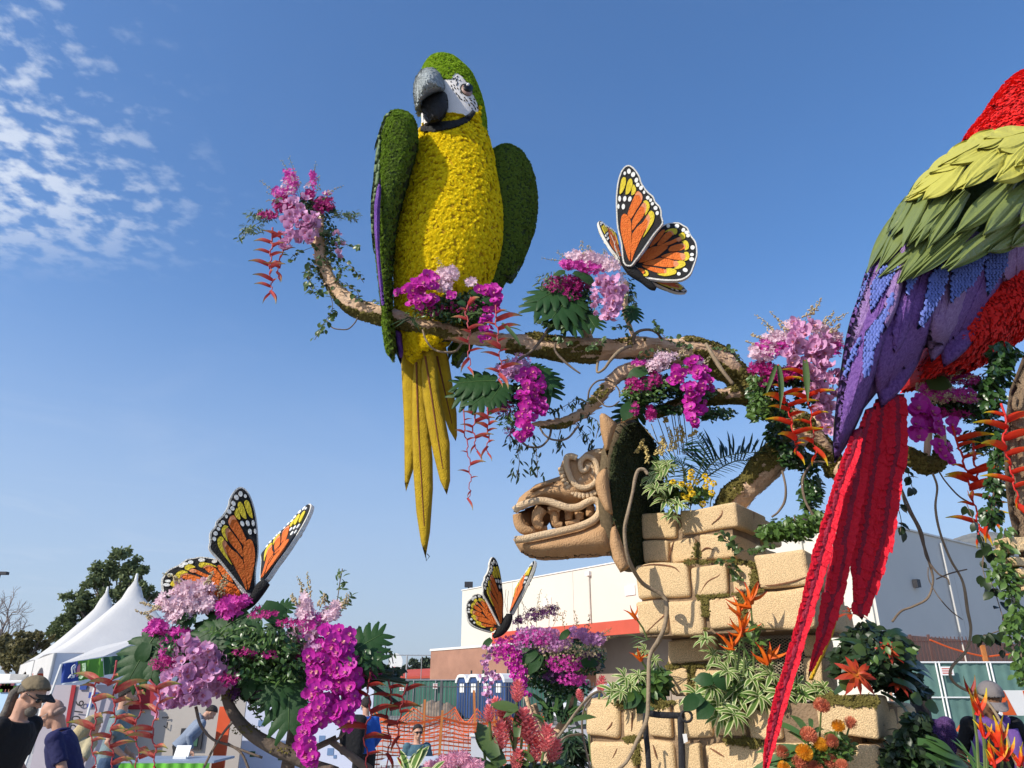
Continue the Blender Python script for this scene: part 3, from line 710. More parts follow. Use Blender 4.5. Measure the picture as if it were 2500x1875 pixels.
for k_ in range(46):
 x=600+random.random()*295;y=1665+random.random()*190;p_=P(x,y,13.97);
 if p_.z<.1:continue
 s_=.025+.03*random.random();MB().box((p_.x-s_,13.992,p_.z-s_),(p_.x+s_,13.999,p_.z+s_)).build('printed_logo',m_logo if k_%3 else m_vgd,t)
t,a,b=board('printed_board','narrow orange red poster behind the grey hooded person','sign board',(536,1725),(556,1800),12.2,mat('poster_orange',(.70,.10,.03),.6,.2,3))

t,a,b=board('flower_printed_panel','flower printed display panel at the left edge','display panel',(-60,1668),(34,1800),16,mat('panel_skyblue',(.45,.62,.80),.6,.1,.5))
for k_ in range(8):
 p_=P(2+k_*4,1675+(k_*7)%14,15.97);MB().box((p_.x-.06,15.97,p_.z-.06),(p_.x+.06,15.99,p_.z+.06)).build('printed_flower',[m_pink,m_vg,mat('print_orange',(.7,.3,.15),.6)][k_%3],t)
MB().tube([P(-30,1667,15.9),P(54,1664,15.9)],.03,6).build('top_rail',m_white,t)
p_=P(-40,1645,26);q_=P(22,1663,26);t=thing('site_cabin','white site cabin behind the display panel at left','cabin',(p_.x,26,0));MB().box((p_.x,26,0),(q_.x,30,p_.z)).build('wall',m_white,t);MB().box((q_.x-.6,25.95,0),(q_.x-.1,25.99,p_.z-.3)).build('door',m_tents,t)

YT=11.0;a=P(430,1850,YT);b=P(560,1850,YT);a2=P(395,1850,YT)
tb=thing('display_table','table with blue top and bright green cloth front','table',((a.x+b.x)/2,YT,0))
zt=P(400,1857,YT).z;MB().box((a2 .x-.7,YT,zt-.03),(b.x-.2,YT+.8,zt)).build('table_top',mat('table_blue',(.25,.32,.42),.5,.1,2),tb)
mb=MB();vs=[];n=40
for i in range(n+1):
 x=a2 .x-.65+(b.x-.25-a2 .x+.65)*i/n;y=YT-.02+.02*sin(i*1.3)
 vs+=[(x,y,zt-.03),(x,y-.02,zt-.75)]
mb.add(vs,[(2*i,2*i+1,2*i+3,2*i+2)for i in range(n)]);mb.build('cloth',mat('cloth_lime',(.12,.42,.04),.7,.3,4),tb,True)
for(px,h_,lab,mm)in((440,.16,'white leaflet holder standing on the green clothed table',m_white),(1000,0,'',None)):
 if not mm:continue
 c=P(px,1850,YT+.3);t=thing('leaflet_holder',lab,'leaflet holder',(c.x,YT+.3,zt));MB().prism([(c.x-.1,YT+.3,zt),(c.x+.1,YT+.3,zt),(c.x+.1,YT+.38,zt+h_),(c.x-.1,YT+.38,zt+h_)],(0,.01,0)).build('panel',mm,t);MB().box((c.x-.09,YT+.27,zt),(c.x+.09,YT+.3,zt+.03)).build('lip',mm,t)

for(px0,px1,pyt,Y,lab)in((1150,1200,1798,8.0,'white plastic tub behind the red ginger flowers'),(1000,1080,1858,8.4,'low white table edge below the seated person')):
 a=P(px0,pyt,Y);b=P(px1,pyt,Y);t=thing('white_tub' if px0>1100 else 'white_table',lab,'tub' if px0>1100 else 'table',((a.x+b.x)/2,Y,0))
 if px0>1100:MB().prism([(a.x+.02,Y,0),(b.x-.02,Y,0),(b.x,Y,a.z),(a.x,Y,a.z)],(0,.25,0)).build('tub_body',m_tents,t);MB().box((a.x-.015,Y-.015,a.z),(b.x+.015,Y+.265,a.z+.015)).build('rim',m_white,t)
 else:
  MB().box((a.x-.3,Y,a.z-.04),(b.x,Y+.6,a.z)).build('table_top',m_tents,t)
  for x in(a.x-.25,b.x-.05):MB().box((x,Y+.05,0),(x+.04,Y+.09,a.z-.04)).build('leg',m_pole,t)
# HAZE
hz_m=bpy.data.materials.new('haze_air');hz_m.use_nodes=True;t_=hz_m.node_tree;t_.nodes.clear();o_=t_.nodes.new('ShaderNodeOutputMaterial');pv=t_.nodes.new('ShaderNodeVolumePrincipled')
pv.inputs['Color'].default_value=(.78,.87,1.0,1);pv.inputs['Density'].default_value=.00011;pv.inputs['Anisotropy'].default_value=.2;t_.links.new(pv.outputs[0],o_.inputs['Volume'])
hb=MB();hb.box((-1500,-260,-1.0),(2600,3600,640));ho=hb.build('haze',hz_m);ho['kind']='stuff'
# YELLOW-BREASTED MACAW
m_yel=mat('yellow_petals',(.68,.47,.003),.75,.2,9,island=.75,transl=.25,col2=(.94,.76,.015),spec=.1)
m_yelb=mat('yellow_base',(.50,.30,.004),.9,.2,20,.5,60)
m_lime=mat('lime_moss',(.14,.28,.01),.8,.3,9,island=.7,transl=.15,col2=(.28,.44,.02),spec=.15)
m_moss=mat('green_moss',(.04,.085,.012),.9,.4,9,island=.7,transl=.1,col2=(.13,.20,.03),spec=.1)
m_mossb=mat('moss_base',(.03,.05,.012),.95,.3,12,.8,50)
m_beak=mat('beak_grey_bark',(.20,.23,.23),.8,.3,14,1.0,45,col2=(.42,.46,.46));m_beakd=mat('beak_black_seed',(.018,.016,.015),.7,.3,30,.6,90)
m_face=mat('white_face',(.74,.70,.66),.8,.06,6,.25,120);m_blk=mat('black_band',(.012,.012,.012),.75,.2,20,.6,80)
m_pur=mat('purple_petals',(.12,.035,.32),.6,.3,20,1.2,160,col2=(.30,.12,.55));m_tail=mat('tail_yellow',(.42,.27,.01),.9,.25,14,.9,130,col2=(.60,.40,.015))
m_rust=mat('rust_midrib',(.18,.06,.02),.9,.3,20,.5,80);m_gleaf=mat('dried_green_leaf',(.09,.15,.06),.6,.3,14,.4,50,col2=(.20,.27,.13))
m_eyew=mat('eye_iris',(.35,.22,.18),.4,.2,30);m_eyeb=mat('eye_glass_black',(.006,.006,.007),.35,.1,10,spec=.3);m_glint=mat('eye_glint_white',(.8,.8,.8),.3,.02,10)
YM=5.2
def loft(rings,m_depth=.85,seg=48,Y=YM):
 """rings (px,py,hw[,Y]) -> closed solid with elliptical sections across the ring path"""
 R=catmull([(r[0],r[1],r[2],r[3]if len(r)>3 else Y)for r in rings],5);vs=[];n=len(R)
 C=[P(r[0],r[1],r[3])for r in R]
 for i,r in enumerate(R):
  t=(C[min(i+1,n-1)]-C[max(i-1,0)]).normalized();dep=Vector((0,1,0));dep=(dep-t*dep.dot(t)).normalized();sd=t.cross(dep).normalized()
  rad=max(r[2],.5)*mpp(r[0],r[1],r[3])
  for k in range(seg):a=2*pi*k/seg;vs.append(C[i]+sd*cos(a)*rad+dep*sin(a)*rad*m_depth)
 fs=[(i*seg+k,(i+1)*seg+k,(i+1)*seg+(k+1)%seg,i*seg+(k+1)%seg)for i in range(n-1)for k in range(seg)]
 fs+=[tuple(range(seg)),tuple((n-1)*seg+k for k in range(seg-1,-1,-1))]

 c=C[n//2];a,b,d=vs[fs[n*seg//2][0]],vs[fs[n*seg//2][1]],vs[fs[n*seg//2][2]]
 if(b-a).cross(d-a).dot((a+d)/2-C[min(n-1,(n*seg//2)//seg)])<0:fs=[f[::-1]for f in fs]
 return vs,fs
def puffs(name,vs,fs,n,size,m,parent,filt=None,t=None,lift=.4,tilt=.5,kind='stuff'):
 p,N=surf_sample(vs,fs,n);Ms=[]
 tpl=t or ICO
 for a,b in zip(p,N):
  if filt and not filt(a,b):continue
  b=Vector(b);s=size*random.uniform(.7,1.25);z=(b+rv()*tilt).normalized()
  Ms.append(frame(Vector(a)+b*s*lift,z,s=s))
 return scatter_mesh(name,tpl[0],tpl[1],Ms,m,parent,kind=kind)
base=P(1015,880,YM)
mac=thing('macaw_sculpture','giant yellow breasted macaw sculpture with green wings perched on the branch','parrot sculpture',(base.x,YM,base.z))
body_r=[(1105,334,78),(1106,345,85),(1107,390,97),(1105,437,106),(1103,522,121),(1092,606,126),(1075,690,113),(1052,760,90),(1028,830,58),(1015,868,26),(1010,882,6)]
bv,bf=loft(body_r,.85)
MB().add(bv,bf).build('breast',m_yelb,mac,True)
band2=zm(1000,130,.13263)([(200,1345),(380,1285),(560,1252),(760,1240),(900,1215),(1020,1160),(1110,1095),(1160,1040),(1230,1090),(1160,1190),(1080,1275),(950,1335),(760,1400),(560,1440),(430,1465),(200,1445)])
def bfil(a,b):
 x,y=proj(a);return a[1]>YM or not(pip(band2,x,y)or y<284)

def mum2(n1=9,n2=6):
 v=[];f=[]
 for ring,(n,r,z0,z1,w)in enumerate(((n1,1.0,.1,.35,.26),(n2,.62,.35,.72,.22))):
  for k in range(n):
   a=2*pi*k/n+ring*.4;ca,sa=cos(a),sin(a);q=lambda x,y,z:(x*ca-y*sa,x*sa+y*ca,z);b=len(v)
   v+=[q(.12,-w*.4,z0),q(.12,w*.4,z0),q(r,w,z1),q(r,-w,z1)];f.append((b,b+1,b+2,b+3))
 return v,f
def mum():
 v,f=ico(1);v=[Vector(q)for q in v];r=random.Random(2)
 return[tuple(q*(.75+.45*r.random()))for q in v],f
puffs('breast_flowers',bv,bf,15000,.0165,m_yel,mac,filt=bfil,t=mum2(),lift=.15,tilt=.35)

hd_r=[(1078,146,4),(1076,150,22),(1076,158,36),(1079,171,48),(1085,192,60),(1092,213,69),(1098,240,74),(1104,265,76),(1107,290,78),(1108,306,79),(1106,330,80)]
hv,hf=loft(hd_r,.95,150);

facepoly=zm(1000,130,.13263)([(430,560),(560,520),(630,490),(760,470),(830,370),(880,372),(960,420),(1050,540),(1140,680),(1180,780),(1240,900),(1275,1060),(1270,1110),(1200,1095),(1160,1060),(1110,1120),(1020,1190),(900,1240),(760,1262),(560,1275),(380,1300),(255,1335),(200,1340),(200,1100)])
bandpoly=zm(1000,130,.13263)([(200,1340),(380,1290),(560,1262),(760,1255),(900,1235),(1020,1185),(1110,1115),(1160,1055),(1205,1090),(1130,1160),(1060,1240),(950,1290),(760,1370),(560,1420),(430,1455),(200,1440)])
def fineloft(vs,fs,seg,nr,k=3):
 return vs,fs
groups={'green':[],'white':[],'black':[],'yellow':[]}
hr2=catmull(hd_r,6)
hv,hf=loft([tuple(r)+(YM,)for r in hr2],.95,200)
for f in hf:
 c=sum((Vector(hv[i])for i in f),Vector())/len(f);x,y=proj(c)
 frontf=c.y<YM+.02
 if frontf and pip(bandpoly,x,y):groups['black'].append(f)
 elif frontf and(pip(facepoly,x,y)or(x<1074 and 200<y<300)):groups['white'].append(f)
 elif frontf and y>262 and x<1172:groups['yellow'].append(f)
 else:groups['green'].append(f)
def sub(vs,fs):
 ids=sorted({i for f in fs for i in f});mp={k:i for i,k in enumerate(ids)};return[vs[i]for i in ids],[tuple(mp[i]for i in f)for f in fs]
v_,f_=sub(hv,groups['green']);MB().add(v_,f_).build('crown',m_mossb,mac,True)
puffs('crown_flowers',v_,f_,8000,.0115,m_lime,mac,t=mum2(7,5),lift=.1)
v_,f_=sub(hv,groups['white']);MB().add(v_,f_).build('face_patch',m_face,mac,True)
v_,f_=sub(hv,groups['black']);MB().add(v_,f_).build('throat_skin',m_blk,mac,True)
v_,f_=sub(hv,groups['yellow']);MB().add(v_,f_).build('neck',m_yelb,mac,True)
puffs('neck_flowers',v_,f_,2200,.0155,m_yel,mac,t=mum2(),lift=.15)

nape=[(1150,215),(1166,240),(1176,262),(1183,290),(1189,320),(1192,350),(1186,352),(1176,320),(1168,285),(1160,262),(1150,240)]
vs,fs=inflate(nape,YM+.04,8,.12,5);MB().add(vs,fs).build('nape',m_mossb,mac,True);puffs('nape_flowers',vs,fs,500,.010,m_moss,mac)

from mathutils.bvhtree import BVHTree
bvh_h=BVHTree.FromPolygons([Vector(v)for v in hv],hf);bvh_b=BVHTree.FromPolygons([Vector(v)for v in bv],bf)
O=Vector((0,0,CAMH))
def onto(bvh,px,py,lift=.004,dflt=YM):
 d=(P(px,py,5)-O).normalized();h=bvh.ray_cast(O,d)
 if h[0]is None:return P(px,py,dflt),Vector((0,-1,0))
 n=h[1];n=n if n.dot(d)<0 else-n
 return h[0]+n*lift,n
def hY(x,y):return min(onto(bvh_h,x,y,0)[0].y,onto(bvh_b,x,y,0)[0].y)
band2=zm(1000,130,.13263)([(200,1345),(380,1285),(560,1252),(760,1240),(900,1215),(1020,1160),(1110,1095),(1160,1040),(1230,1090),(1160,1190),(1080,1275),(950,1335),(760,1400),(560,1440),(430,1465),(200,1445)])
vs,fs=inflate(band2,lambda x,y:hY(min(max(x,1045),1170),y)-.012,5,.022,4);MB().add(vs,fs).build('throat_band',m_blk,mac,True)

c,n=onto(bvh_h,1139,219,0);k=mpp(1139,219,5)
def disc(name,px,py,rx,ry,ang,lift,m,th=.006,dome=0.0,n=24,bvh=bvh_h,parent=mac):
 pts=[]
 for i in range(n):
  a=2*pi*i/n;x=rx*cos(a);y=ry*sin(a);pts.append(onto(bvh,px+x*cos(ang)-y*sin(ang),py+x*sin(ang)+y*cos(ang),lift)[0])
 c,nn_=onto(bvh,px,py,lift+dome);v=[c]+pts+[p-nn_*th for p in pts]
 return MB().add(v,[(0,i+1,(i+1)%n+1)for i in range(n)]+[(i+1,i+1+n,(i+1)%n+1+n,(i+1)%n+1)for i in range(n)]).build(name,m,parent,True)
eye=disc('eye',1138,220,17,12,.75,.006,m_blk)
disc('iris',1139,222,15,10,.8,.010,m_eyew,dome=.006)
disc('pupil',1141,217,11.5,10,.5,.017,m_eyeb,dome=.008)
disc('glint',1139.5,211,3.4,3.2,0,.027,m_glint,dome=.004)

zf=zm(1000,130,.13263)
dash=[((890,420),(865,445)),((845,450),(825,475)),((812,462),(800,490)),((880,470),(850,520)),((935,495),(915,512)),((775,525),(750,530)),((885,535),(860,600)),((765,590),(775,625)),((810,580),(820,605)),((820,630),(845,665)),((875,640),(895,668)),((790,650),(805,690)),((930,710),(955,748)),((850,730),(875,765)),((890,770),(930,850)),((940,845),(970,860)),((1000,810),(1020,840)),((1090,840),(1130,835)),((1000,860),(1015,890)),((1175,840),(1195,870)),((1110,860),(1150,885)),((1030,850),(1065,895)),((1175,890),(1210,945)),((1115,910),(1165,950)),((1080,930),(1110,980)),((1195,995),(1215,1050)),((1235,990),(1260,1030)),((1165,950),(1190,990)),((1140,1010),(1150,1040))]
for a,b in dash:
 (ax,ay),(bx,by)=zf([a,b]);L=[onto(bvh_h,ax+(bx-ax)*t,ay+(by-ay)*t,.004)[0]for t in(0,.5,1)]
 MB().tube(L,[.0035,.0055,.003],6,flat=.5).build('feather_dash',m_blk,mac)

ub=zf([(250,285),(330,262),(420,262),(480,300),(540,350),(590,430),(640,520),(655,620),(650,705),(560,712),(430,745),(330,800),(240,875),(205,960),(165,1030),(135,1045),(100,1010),(85,900),(62,720),(75,560),(110,440),(170,350)])
def by(px,py):return 4.86+(px-1010)*.0012+max(0,(py-215))*.0006
vs,fs=inflate(ub,by,42,.26,4,back=1.0);MB().add(vs,fs).build('upper_beak',m_beak,mac,True)

p,N=surf_sample(vs,fs,1500);Ms=[]
for a,b in zip(p,N):
 if b[1]>.3:continue
 b=Vector(b);x=Vector((.5,0,-1))+rv()*.35;Ms.append(frame(Vector(a),b,x,s=(.035*random.uniform(.6,1.5),.006,.006)))
fib=[(-.5,-1,0),(.5,-.6,.3),(.6,.6,.6),(-.5,1,0)],[(0,1,2,3)]
scatter_mesh('beak_fibres',fib[0],fib[1],Ms,m_beak,mac)
lb=zf([(240,880),(330,805),(430,750),(530,712),(640,705),(690,760),(712,870),(715,1000),(690,1090),(630,1190),(560,1270),(450,1290),(360,1290),(270,1160),(225,1080),(205,990)])
vs,fs=inflate(lb,lambda x,y:4.93,30,.14,4,back=1.0);MB().add(vs,fs).build('lower_beak',m_beakd,mac,True)
lf=zf([(245,1150),(300,1170),(370,1295),(330,1320),(272,1335),(255,1260)]);vs,fs=inflate(lf,4.98,8,.04,4);MB().add(vs,fs).build('chin_patch',m_face,mac,True)
tb=zf([(270,1330),(370,1300),(440,1310),(560,1270),(520,1440),(400,1450),(240,1440)]);vs,fs=inflate(tb,5.0,8,.04,4);MB().add(vs,fs).build('chin_band',m_blk,mac,True)
# wings
zw=zm(850,100,.42178)
lw=zw([(250,408),(290,400),(340,412),(375,440),(395,500),(402,590),(385,650),(350,780),(315,900),(290,1000),(268,1150),(255,1300),(250,1480),(262,1640),(270,1790),(262,1860),(225,1800),(200,1640),(196,1535),(170,1300),(150,1080),(152,900),(165,700),(190,520),(215,440)])
wing=part('left_wing',mac)
vs,fs=inflate(lw,lambda x,y:4.84+(y-300)*.0004,34,.24,9,back=1.0);MB().add(vs,fs).build('wing_core',m_mossb,wing,True)
def wf(a,b):
 x,y=proj(a);return True
puffs('wing_moss',vs,fs,13000,.0115,m_moss,wing,t=mum2(7,5),lift=.1)
m_olive=mat('olive_moss_sunlit',(.05,.11,.01),.8,.3,9,island=.7,transl=.15,col2=(.15,.25,.02),spec=.1)
puffs('wing_sunlit_flowers',vs,fs,9000,.0115,m_olive,wing,t=mum2(7,5),filt=lambda a,b:b[0]<-.42 or(b[2]>.3 and random.random()<.7)or(proj(a)[1]<420 and random.random()<.3))  # sunlight put in as colour

def feather(name,pts,Y,m,parent,R=10,T=.03,res=6,rib=None,ribm=None,back=.6):
 vs,fs=inflate(pts,Y,R,T,res,back);o=MB().add(vs,fs).build(name,m,parent,True)
 if rib:
  L=catmull(rib,4);Yf=Y if callable(Y)else(lambda a,b:Y)
  MB().tube([P(a,b,Yf(a,b)-T*1.02)for a,b in L],[.008*(1-.7*i/len(L))for i in range(len(L))],6,flat=.8).build('midrib',ribm,o)
 return o
for pl in([(262,402),(220,420),(185,500),(155,600),(150,635),(175,600),(200,500),(235,440)],[(250,425),(205,500),(170,600),(160,700),(158,640),(185,540),(215,460)],
           [(185,540),(160,640),(147,760),(140,880),(150,900),(165,780),(185,660),(196,560)],[(192,600),(168,720),(150,850),(140,930),(160,935),(182,800),(195,680)],
           [(145,800),(132,900),(128,1000),(133,1100),(142,1200),(152,1240),(150,1100),(148,950)],[(150,900),(138,1000),(136,1120),(148,1220),(158,1100),(156,960)]):
 feather('leaf_feather',zw(pl),4.70,m_gleaf,wing,8,.02,6)
feather('purple_feather',zw([(186,790),(165,860),(150,950),(150,1080),(160,1220),(175,1380),(192,1530),(212,1535),(200,1400),(185,1250),(182,1100),(186,950),(192,860)]),4.66,m_pur,wing,8,.03,5,zw([(178,860),(165,1000),(170,1200),(198,1520)]),m_pur)
feather('purple_feather',[(960,800),(968,840),(979,888),(985,860),(980,810)],5.1,m_pur,wing,6,.02,5)
rw=zw([(820,640),(860,610),(900,597),(935,597),(1000,630),(1050,700),(1080,790),(1095,900),(1094,990),(1080,1090),(1040,1200),(1005,1290),(965,1360),(943,1400),(917,1374),(905,1400),(880,1450),(855,1520),(800,1620),(740,1700),(700,1800),(640,1880),(600,1880),(620,1700),(700,1400),(760,1000),(800,760)])
wr=part('right_wing',mac)
vs,fs=inflate(rw,lambda x,y:5.42+(x-1200)*.0012,45,.2,10,back=1.0);MB().add(vs,fs).build('wing_core',m_mossb,wr,True)
puffs('wing_moss',vs,fs,14000,.0115,m_moss,wr,t=mum2(7,5),lift=.1)
for pl in([(1100,870),(1095,880),(1092,850),(1130,800),(1160,790)],[(1130,800),(1125,884),(1135,870),(1155,800)]):feather('wing_tip',pl,5.4,m_mossb,wr,6,.03,6)
vs,fs=inflate([(934,775),(945,775),(975,780),(980,880),(978,890),(966,860),(958,856),(948,835)],5.3,8,.05,6);MB().add(vs,fs).build('wing_tip',m_mossb,wing,True)
# tail
tail=part('tail',mac)
zt_=zm(850,600,.48203)
feather('tail_feather',zt_([(262,400),(268,600),(283,900),(286,1200),(293,1246),(328,1140),(350,1000),(352,800),(345,560),(330,430)]),5.28,m_tail,tail,14,.03,7,None)
feather('tail_feather',zt_([(340,520),(325,700),(322,900),(330,1150),(345,1350),(368,1500),(392,1582),(415,1450),(430,1230),(428,1080),(412,900),(395,760),(385,520)]),5.2,m_tail,tail,14,.035,7,zt_([(345,590),(355,900),(372,1200),(385,1420)]),m_rust)
feather('tail_feather',zt_([(385,510),(370,620),(378,760),(400,900),(430,1050),(465,1190),(500,1262),(517,1190),(515,1000),(492,880),(465,760),(440,520)]),5.12,m_tail,tail,14,.035,7,zt_([(390,560),(425,780),(455,980),(480,1130)]),m_rust)
feather('tail_feather',zt_([(420,470),(410,560),(440,700),(480,850),(510,930),(545,990),(552,960),(550,850),(532,720),(510,580),(485,460)]),5.22,m_tail,tail,14,.03,7,zt_([(450,560),(490,740),(525,900)]),m_rust)
vs,fs=inflate([(990,820),(1000,850),(1020,868),(1050,858),(1080,835),(1090,815),(1050,800),(1000,800)],5.15,20,.12,7,1.0);MB().add(vs,fs).build('rump',m_yelb,mac,True);puffs('rump_flowers',vs,fs,1600,.015,m_yel,mac,t=mum2())
q=P(1038,1362,5.2);MB().tube([q+Vector((0,0,.03)),q+Vector((.01,0,-.02)),q+Vector((.03,0,.01)),q+Vector((.01,.01,.03))],.003,4).build('wire_tip',m_blk,tail)
# SCARLET MACAW (right edge)
m_red1=mat('red_petals',(.50,.006,.008),.7,.3,10,island=.8,transl=.15,col2=(.84,.018,.012),spec=.3)
m_redb=mat('red_base',(.42,.008,.008),.8,.3,20,.6,60)
m_scale=mat('red_leaf_scale',(.20,.004,.02),.6,.25,30,.6,60,obj=.7,col2=(.66,.010,.028),spec=.2,transl=.0)
m_scaled=mat('red_quill',(.28,.008,.03),.6,.3,14,.7,70)
m_vio=mat('violet_statice',(.12,.035,.28),.7,.3,60,1.4,190,col2=(.44,.22,.68));m_vio2=mat('lilac_statice',(.28,.13,.44),.7,.3,60,1.4,190,col2=(.64,.42,.78))
m_bluep=mat('blue_petal_knit',(.025,.04,.24),.6,.3,20,island=.8,col2=(.13,.18,.52),transl=.1);m_blueb=mat('blue_base',(.02,.03,.12),.8,.3,30,.5,60)
m_lf1=mat('green_leaf_feather',(.025,.085,.012),.36,.3,16,.3,40,obj=.5,col2=(.17,.21,.06),spec=.5,transl=.05);m_lf2=mat('lime_leaf_feather',(.10,.14,.025),.5,.3,26,.3,40,obj=.55,col2=(.48,.45,.08),transl=.05)
m_oys=mat('yellow_underside',(.55,.32,.01),.8,.2,14,.5,60)
YR=4.0
b_=P(2300,900,YR);rm=thing('scarlet_macaw_sculpture','giant red macaw sculpture with violet wing cut by the right edge','parrot sculpture',(b_.x,YR,b_.z))
red=[(2351,353),(2368,320),(2402,277),(2444,218),(2478,184),(2520,165),(2600,150),(2760,160),(2860,260),(2880,420),(2860,560),(2400,560),(2350,420)]
vs,fs=inflate(red,YR+.35,150,.6,14,1.0,None,3);MB().add(vs,fs).build('nape',m_redb,rm,True)
def petal_t():return[(-.8,-.25,0),(.1,-.6,.35),(1,0,.55),(.1,.6,.35),(-.8,.25,0)],[(0,1,2,3,4)]
pt5=petal_t()
def petals(name,vs,fs,n,s,m,parent,xdir,tilt=.35,filt=None,kind='stuff',tpl=None,jitx=.5):
 p,N=surf_sample(vs,fs,n);Ms=[];tp=tpl or pt5
 for a,b in zip(p,N):
  if filt and not filt(a,b):continue
  b=Vector(b);Ms.append(frame(Vector(a)+b*s*.3,b+rv()*tilt,Vector(xdir)+rv()*jitx,s=s*random.uniform(.7,1.3)))
 return scatter_mesh(name,tp[0],tp[1],Ms,m,parent,kind=kind)
petals('nape_petals',vs,fs,30000,.017,m_red1,rm,(-.5,0,-.8),filt=lambda a,b:b[1]<.5)
belly=[(2237,880),(2228,900),(2226,925),(2240,938),(2300,922),(2360,906),(2445,862),(2505,815),(2620,720),(2700,560),(2600,420),(2450,500),(2330,700)]
vs,fs=inflate(belly,YR+.35,90,.42,14,1.0,None,2);MB().add(vs,fs).build('belly',m_redb,rm,True)
petals('belly_petals',vs,fs,20000,.017,m_red1,rm,(-.6,0,-.8),filt=lambda a,b:b[1]<.6)
wingp=[(2351,353),(2292,391),(2233,446),(2208,492),(2166,568),(2136,615),(2112,666),(2095,725),(2077,775),(2062,839),(2050,919),(2040,995),(2033,1080),(2040,1110),(2100,1010),(2140,960),(2160,940),(2215,890),(2260,850),(2320,830),(2420,720),(2520,640),(2700,560),(2760,420),(2640,300),(2450,320)]
WP=cloop(wingp,3)
wRd=150.0
def wdep(x,y):
 d=pdist(WP,[(x,y)])[0]if pip(WP,x,y)else 0;k=min(1,d/wRd);return YR-.34*sqrt(1-(1-k)**2)
rwg=part('wing',rm)
m_wcore=mat('wing_core_green',(.05,.09,.02),.7,.3,20,.5,60)
vs,fs=inflate(WP,YR,wRd,.33,14,.5);MB().add(vs,fs).build('wing_core',m_wcore,rwg,True)
lowp=[(2140,640),(2112,666),(2095,725),(2077,775),(2062,839),(2050,919),(2040,995),(2033,1080),(2040,1110),(2100,1010),(2140,960),(2160,940),(2215,890),(2260,850),(2320,830),(2420,720),(2520,640),(2560,600),(2400,590),(2250,640)]

GX=np.arange(1980,2800,8);GY=np.arange(260,1160,8);XX,YY=np.meshgrid(GX,GY);PTS=np.stack([XX.ravel(),YY.ravel()],1)
DD=pdist(WP,PTS);INS=np.array([pip(WP,a,b)for a,b in PTS]);kk=np.clip(DD/wRd,0,1);DG=np.where(INS,.34*np.sqrt(1-(1-kk)**2),0).reshape(XX.shape)
def wd(x,y):
 i=min(max((x-1980)/8,0),len(GX)-1.01);j=min(max((y-260)/8,0),len(GY)-1.01);a,b=int(i),int(j);u,v=i-a,j-b
 return YR-float(DG[b,a]*(1-u)*(1-v)+DG[b,a+1]*u*(1-v)+DG[b+1,a]*(1-u)*v+DG[b+1,a+1]*u*v)
def fpoly(base,tip,w,wb=.6,bend=0.0,n=12,blunt=.25):
 """feather outline from base to tip, px"""
 bx,by_=base;tx,ty=tip;L=sqrt((tx-bx)**2+(ty-by_)**2);ux,uy=(tx-bx)/L,(ty-by_)/L;nx,ny=-uy,ux;A=[];B=[]
 for i in range(n+1):
  t=i/n;ww=w*.5*((wb+(1-wb)*sin(min(1,t*1.6)*pi/2))*(1 if t<.6 else max(0.02,cos((t-.6)/.4*pi/2)**(1-blunt))));o=bend*sin(pi*t)
  cx_,cy_=bx+ux*L*t+nx*o,by_+uy*L*t+ny*o;A.append((cx_+nx*ww,cy_+ny*ww));B.append((cx_-nx*ww,cy_-ny*ww))
 return A+B[::-1],[(bx+ux*L*t+nx*bend*sin(pi*t),by_+uy*L*t+ny*bend*sin(pi*t))for t in[k/8 for k in range(8)]]
z5=zm(1980,100,.42208);z6=zm(1850,700,.42208)
def wfeather(name,base,tip,w,m,off,T=.03,wb=.6,bend=0,R=None,res=9,rib=True,ribm=None,ref=z6):
 b,t_=ref([base,tip]);pl,rb=fpoly(b,t_,w*.42208,wb,bend);vs,fs=inflate(pl,lambda x,y:wd(x,y)-off,R or w*.42208*.3,T,res,.3)
 o=MB().add(vs,fs).build(name,m,rwg,True)
 if rib:MB().tube([P(a,c,wd(a,c)-off-T-.002)for a,c in rb],[.006*(1-.6*i/8)for i in range(8)],6).build('midrib',ribm or m,o)
 return o,(vs,fs)
lvs,lfs=inflate(lowp,lambda x,y:wd(x,y),10,.014,12,.2);MB().add(lvs,lfs).build('lower_wing_core',m_vio,rwg,True)

FE=[((1500,-420),(1500,60),210,m_vio2,.03),((1420,-300),(1075,465),230,m_vio,.04),((1230,-330),(1005,437),190,m_vio2,.055),((1150,-250),(1005,300),120,m_vio,.05),
      ((1010,-260),(715,700),270,m_vio,.08),((900,-120),(790,420),120,m_vio,.10),((770,-260),(530,380),84,m_vio2,.12),((700,-160),(500,560),80,m_vio,.10),((800,-220),(445,1020),170,m_vio,.13),((860,-260),(720,280),90,m_vio2,.15)]
for a,b,w,m_,off in FE:wfeather('violet_feather',a,b,w,m_,off,T=.035)

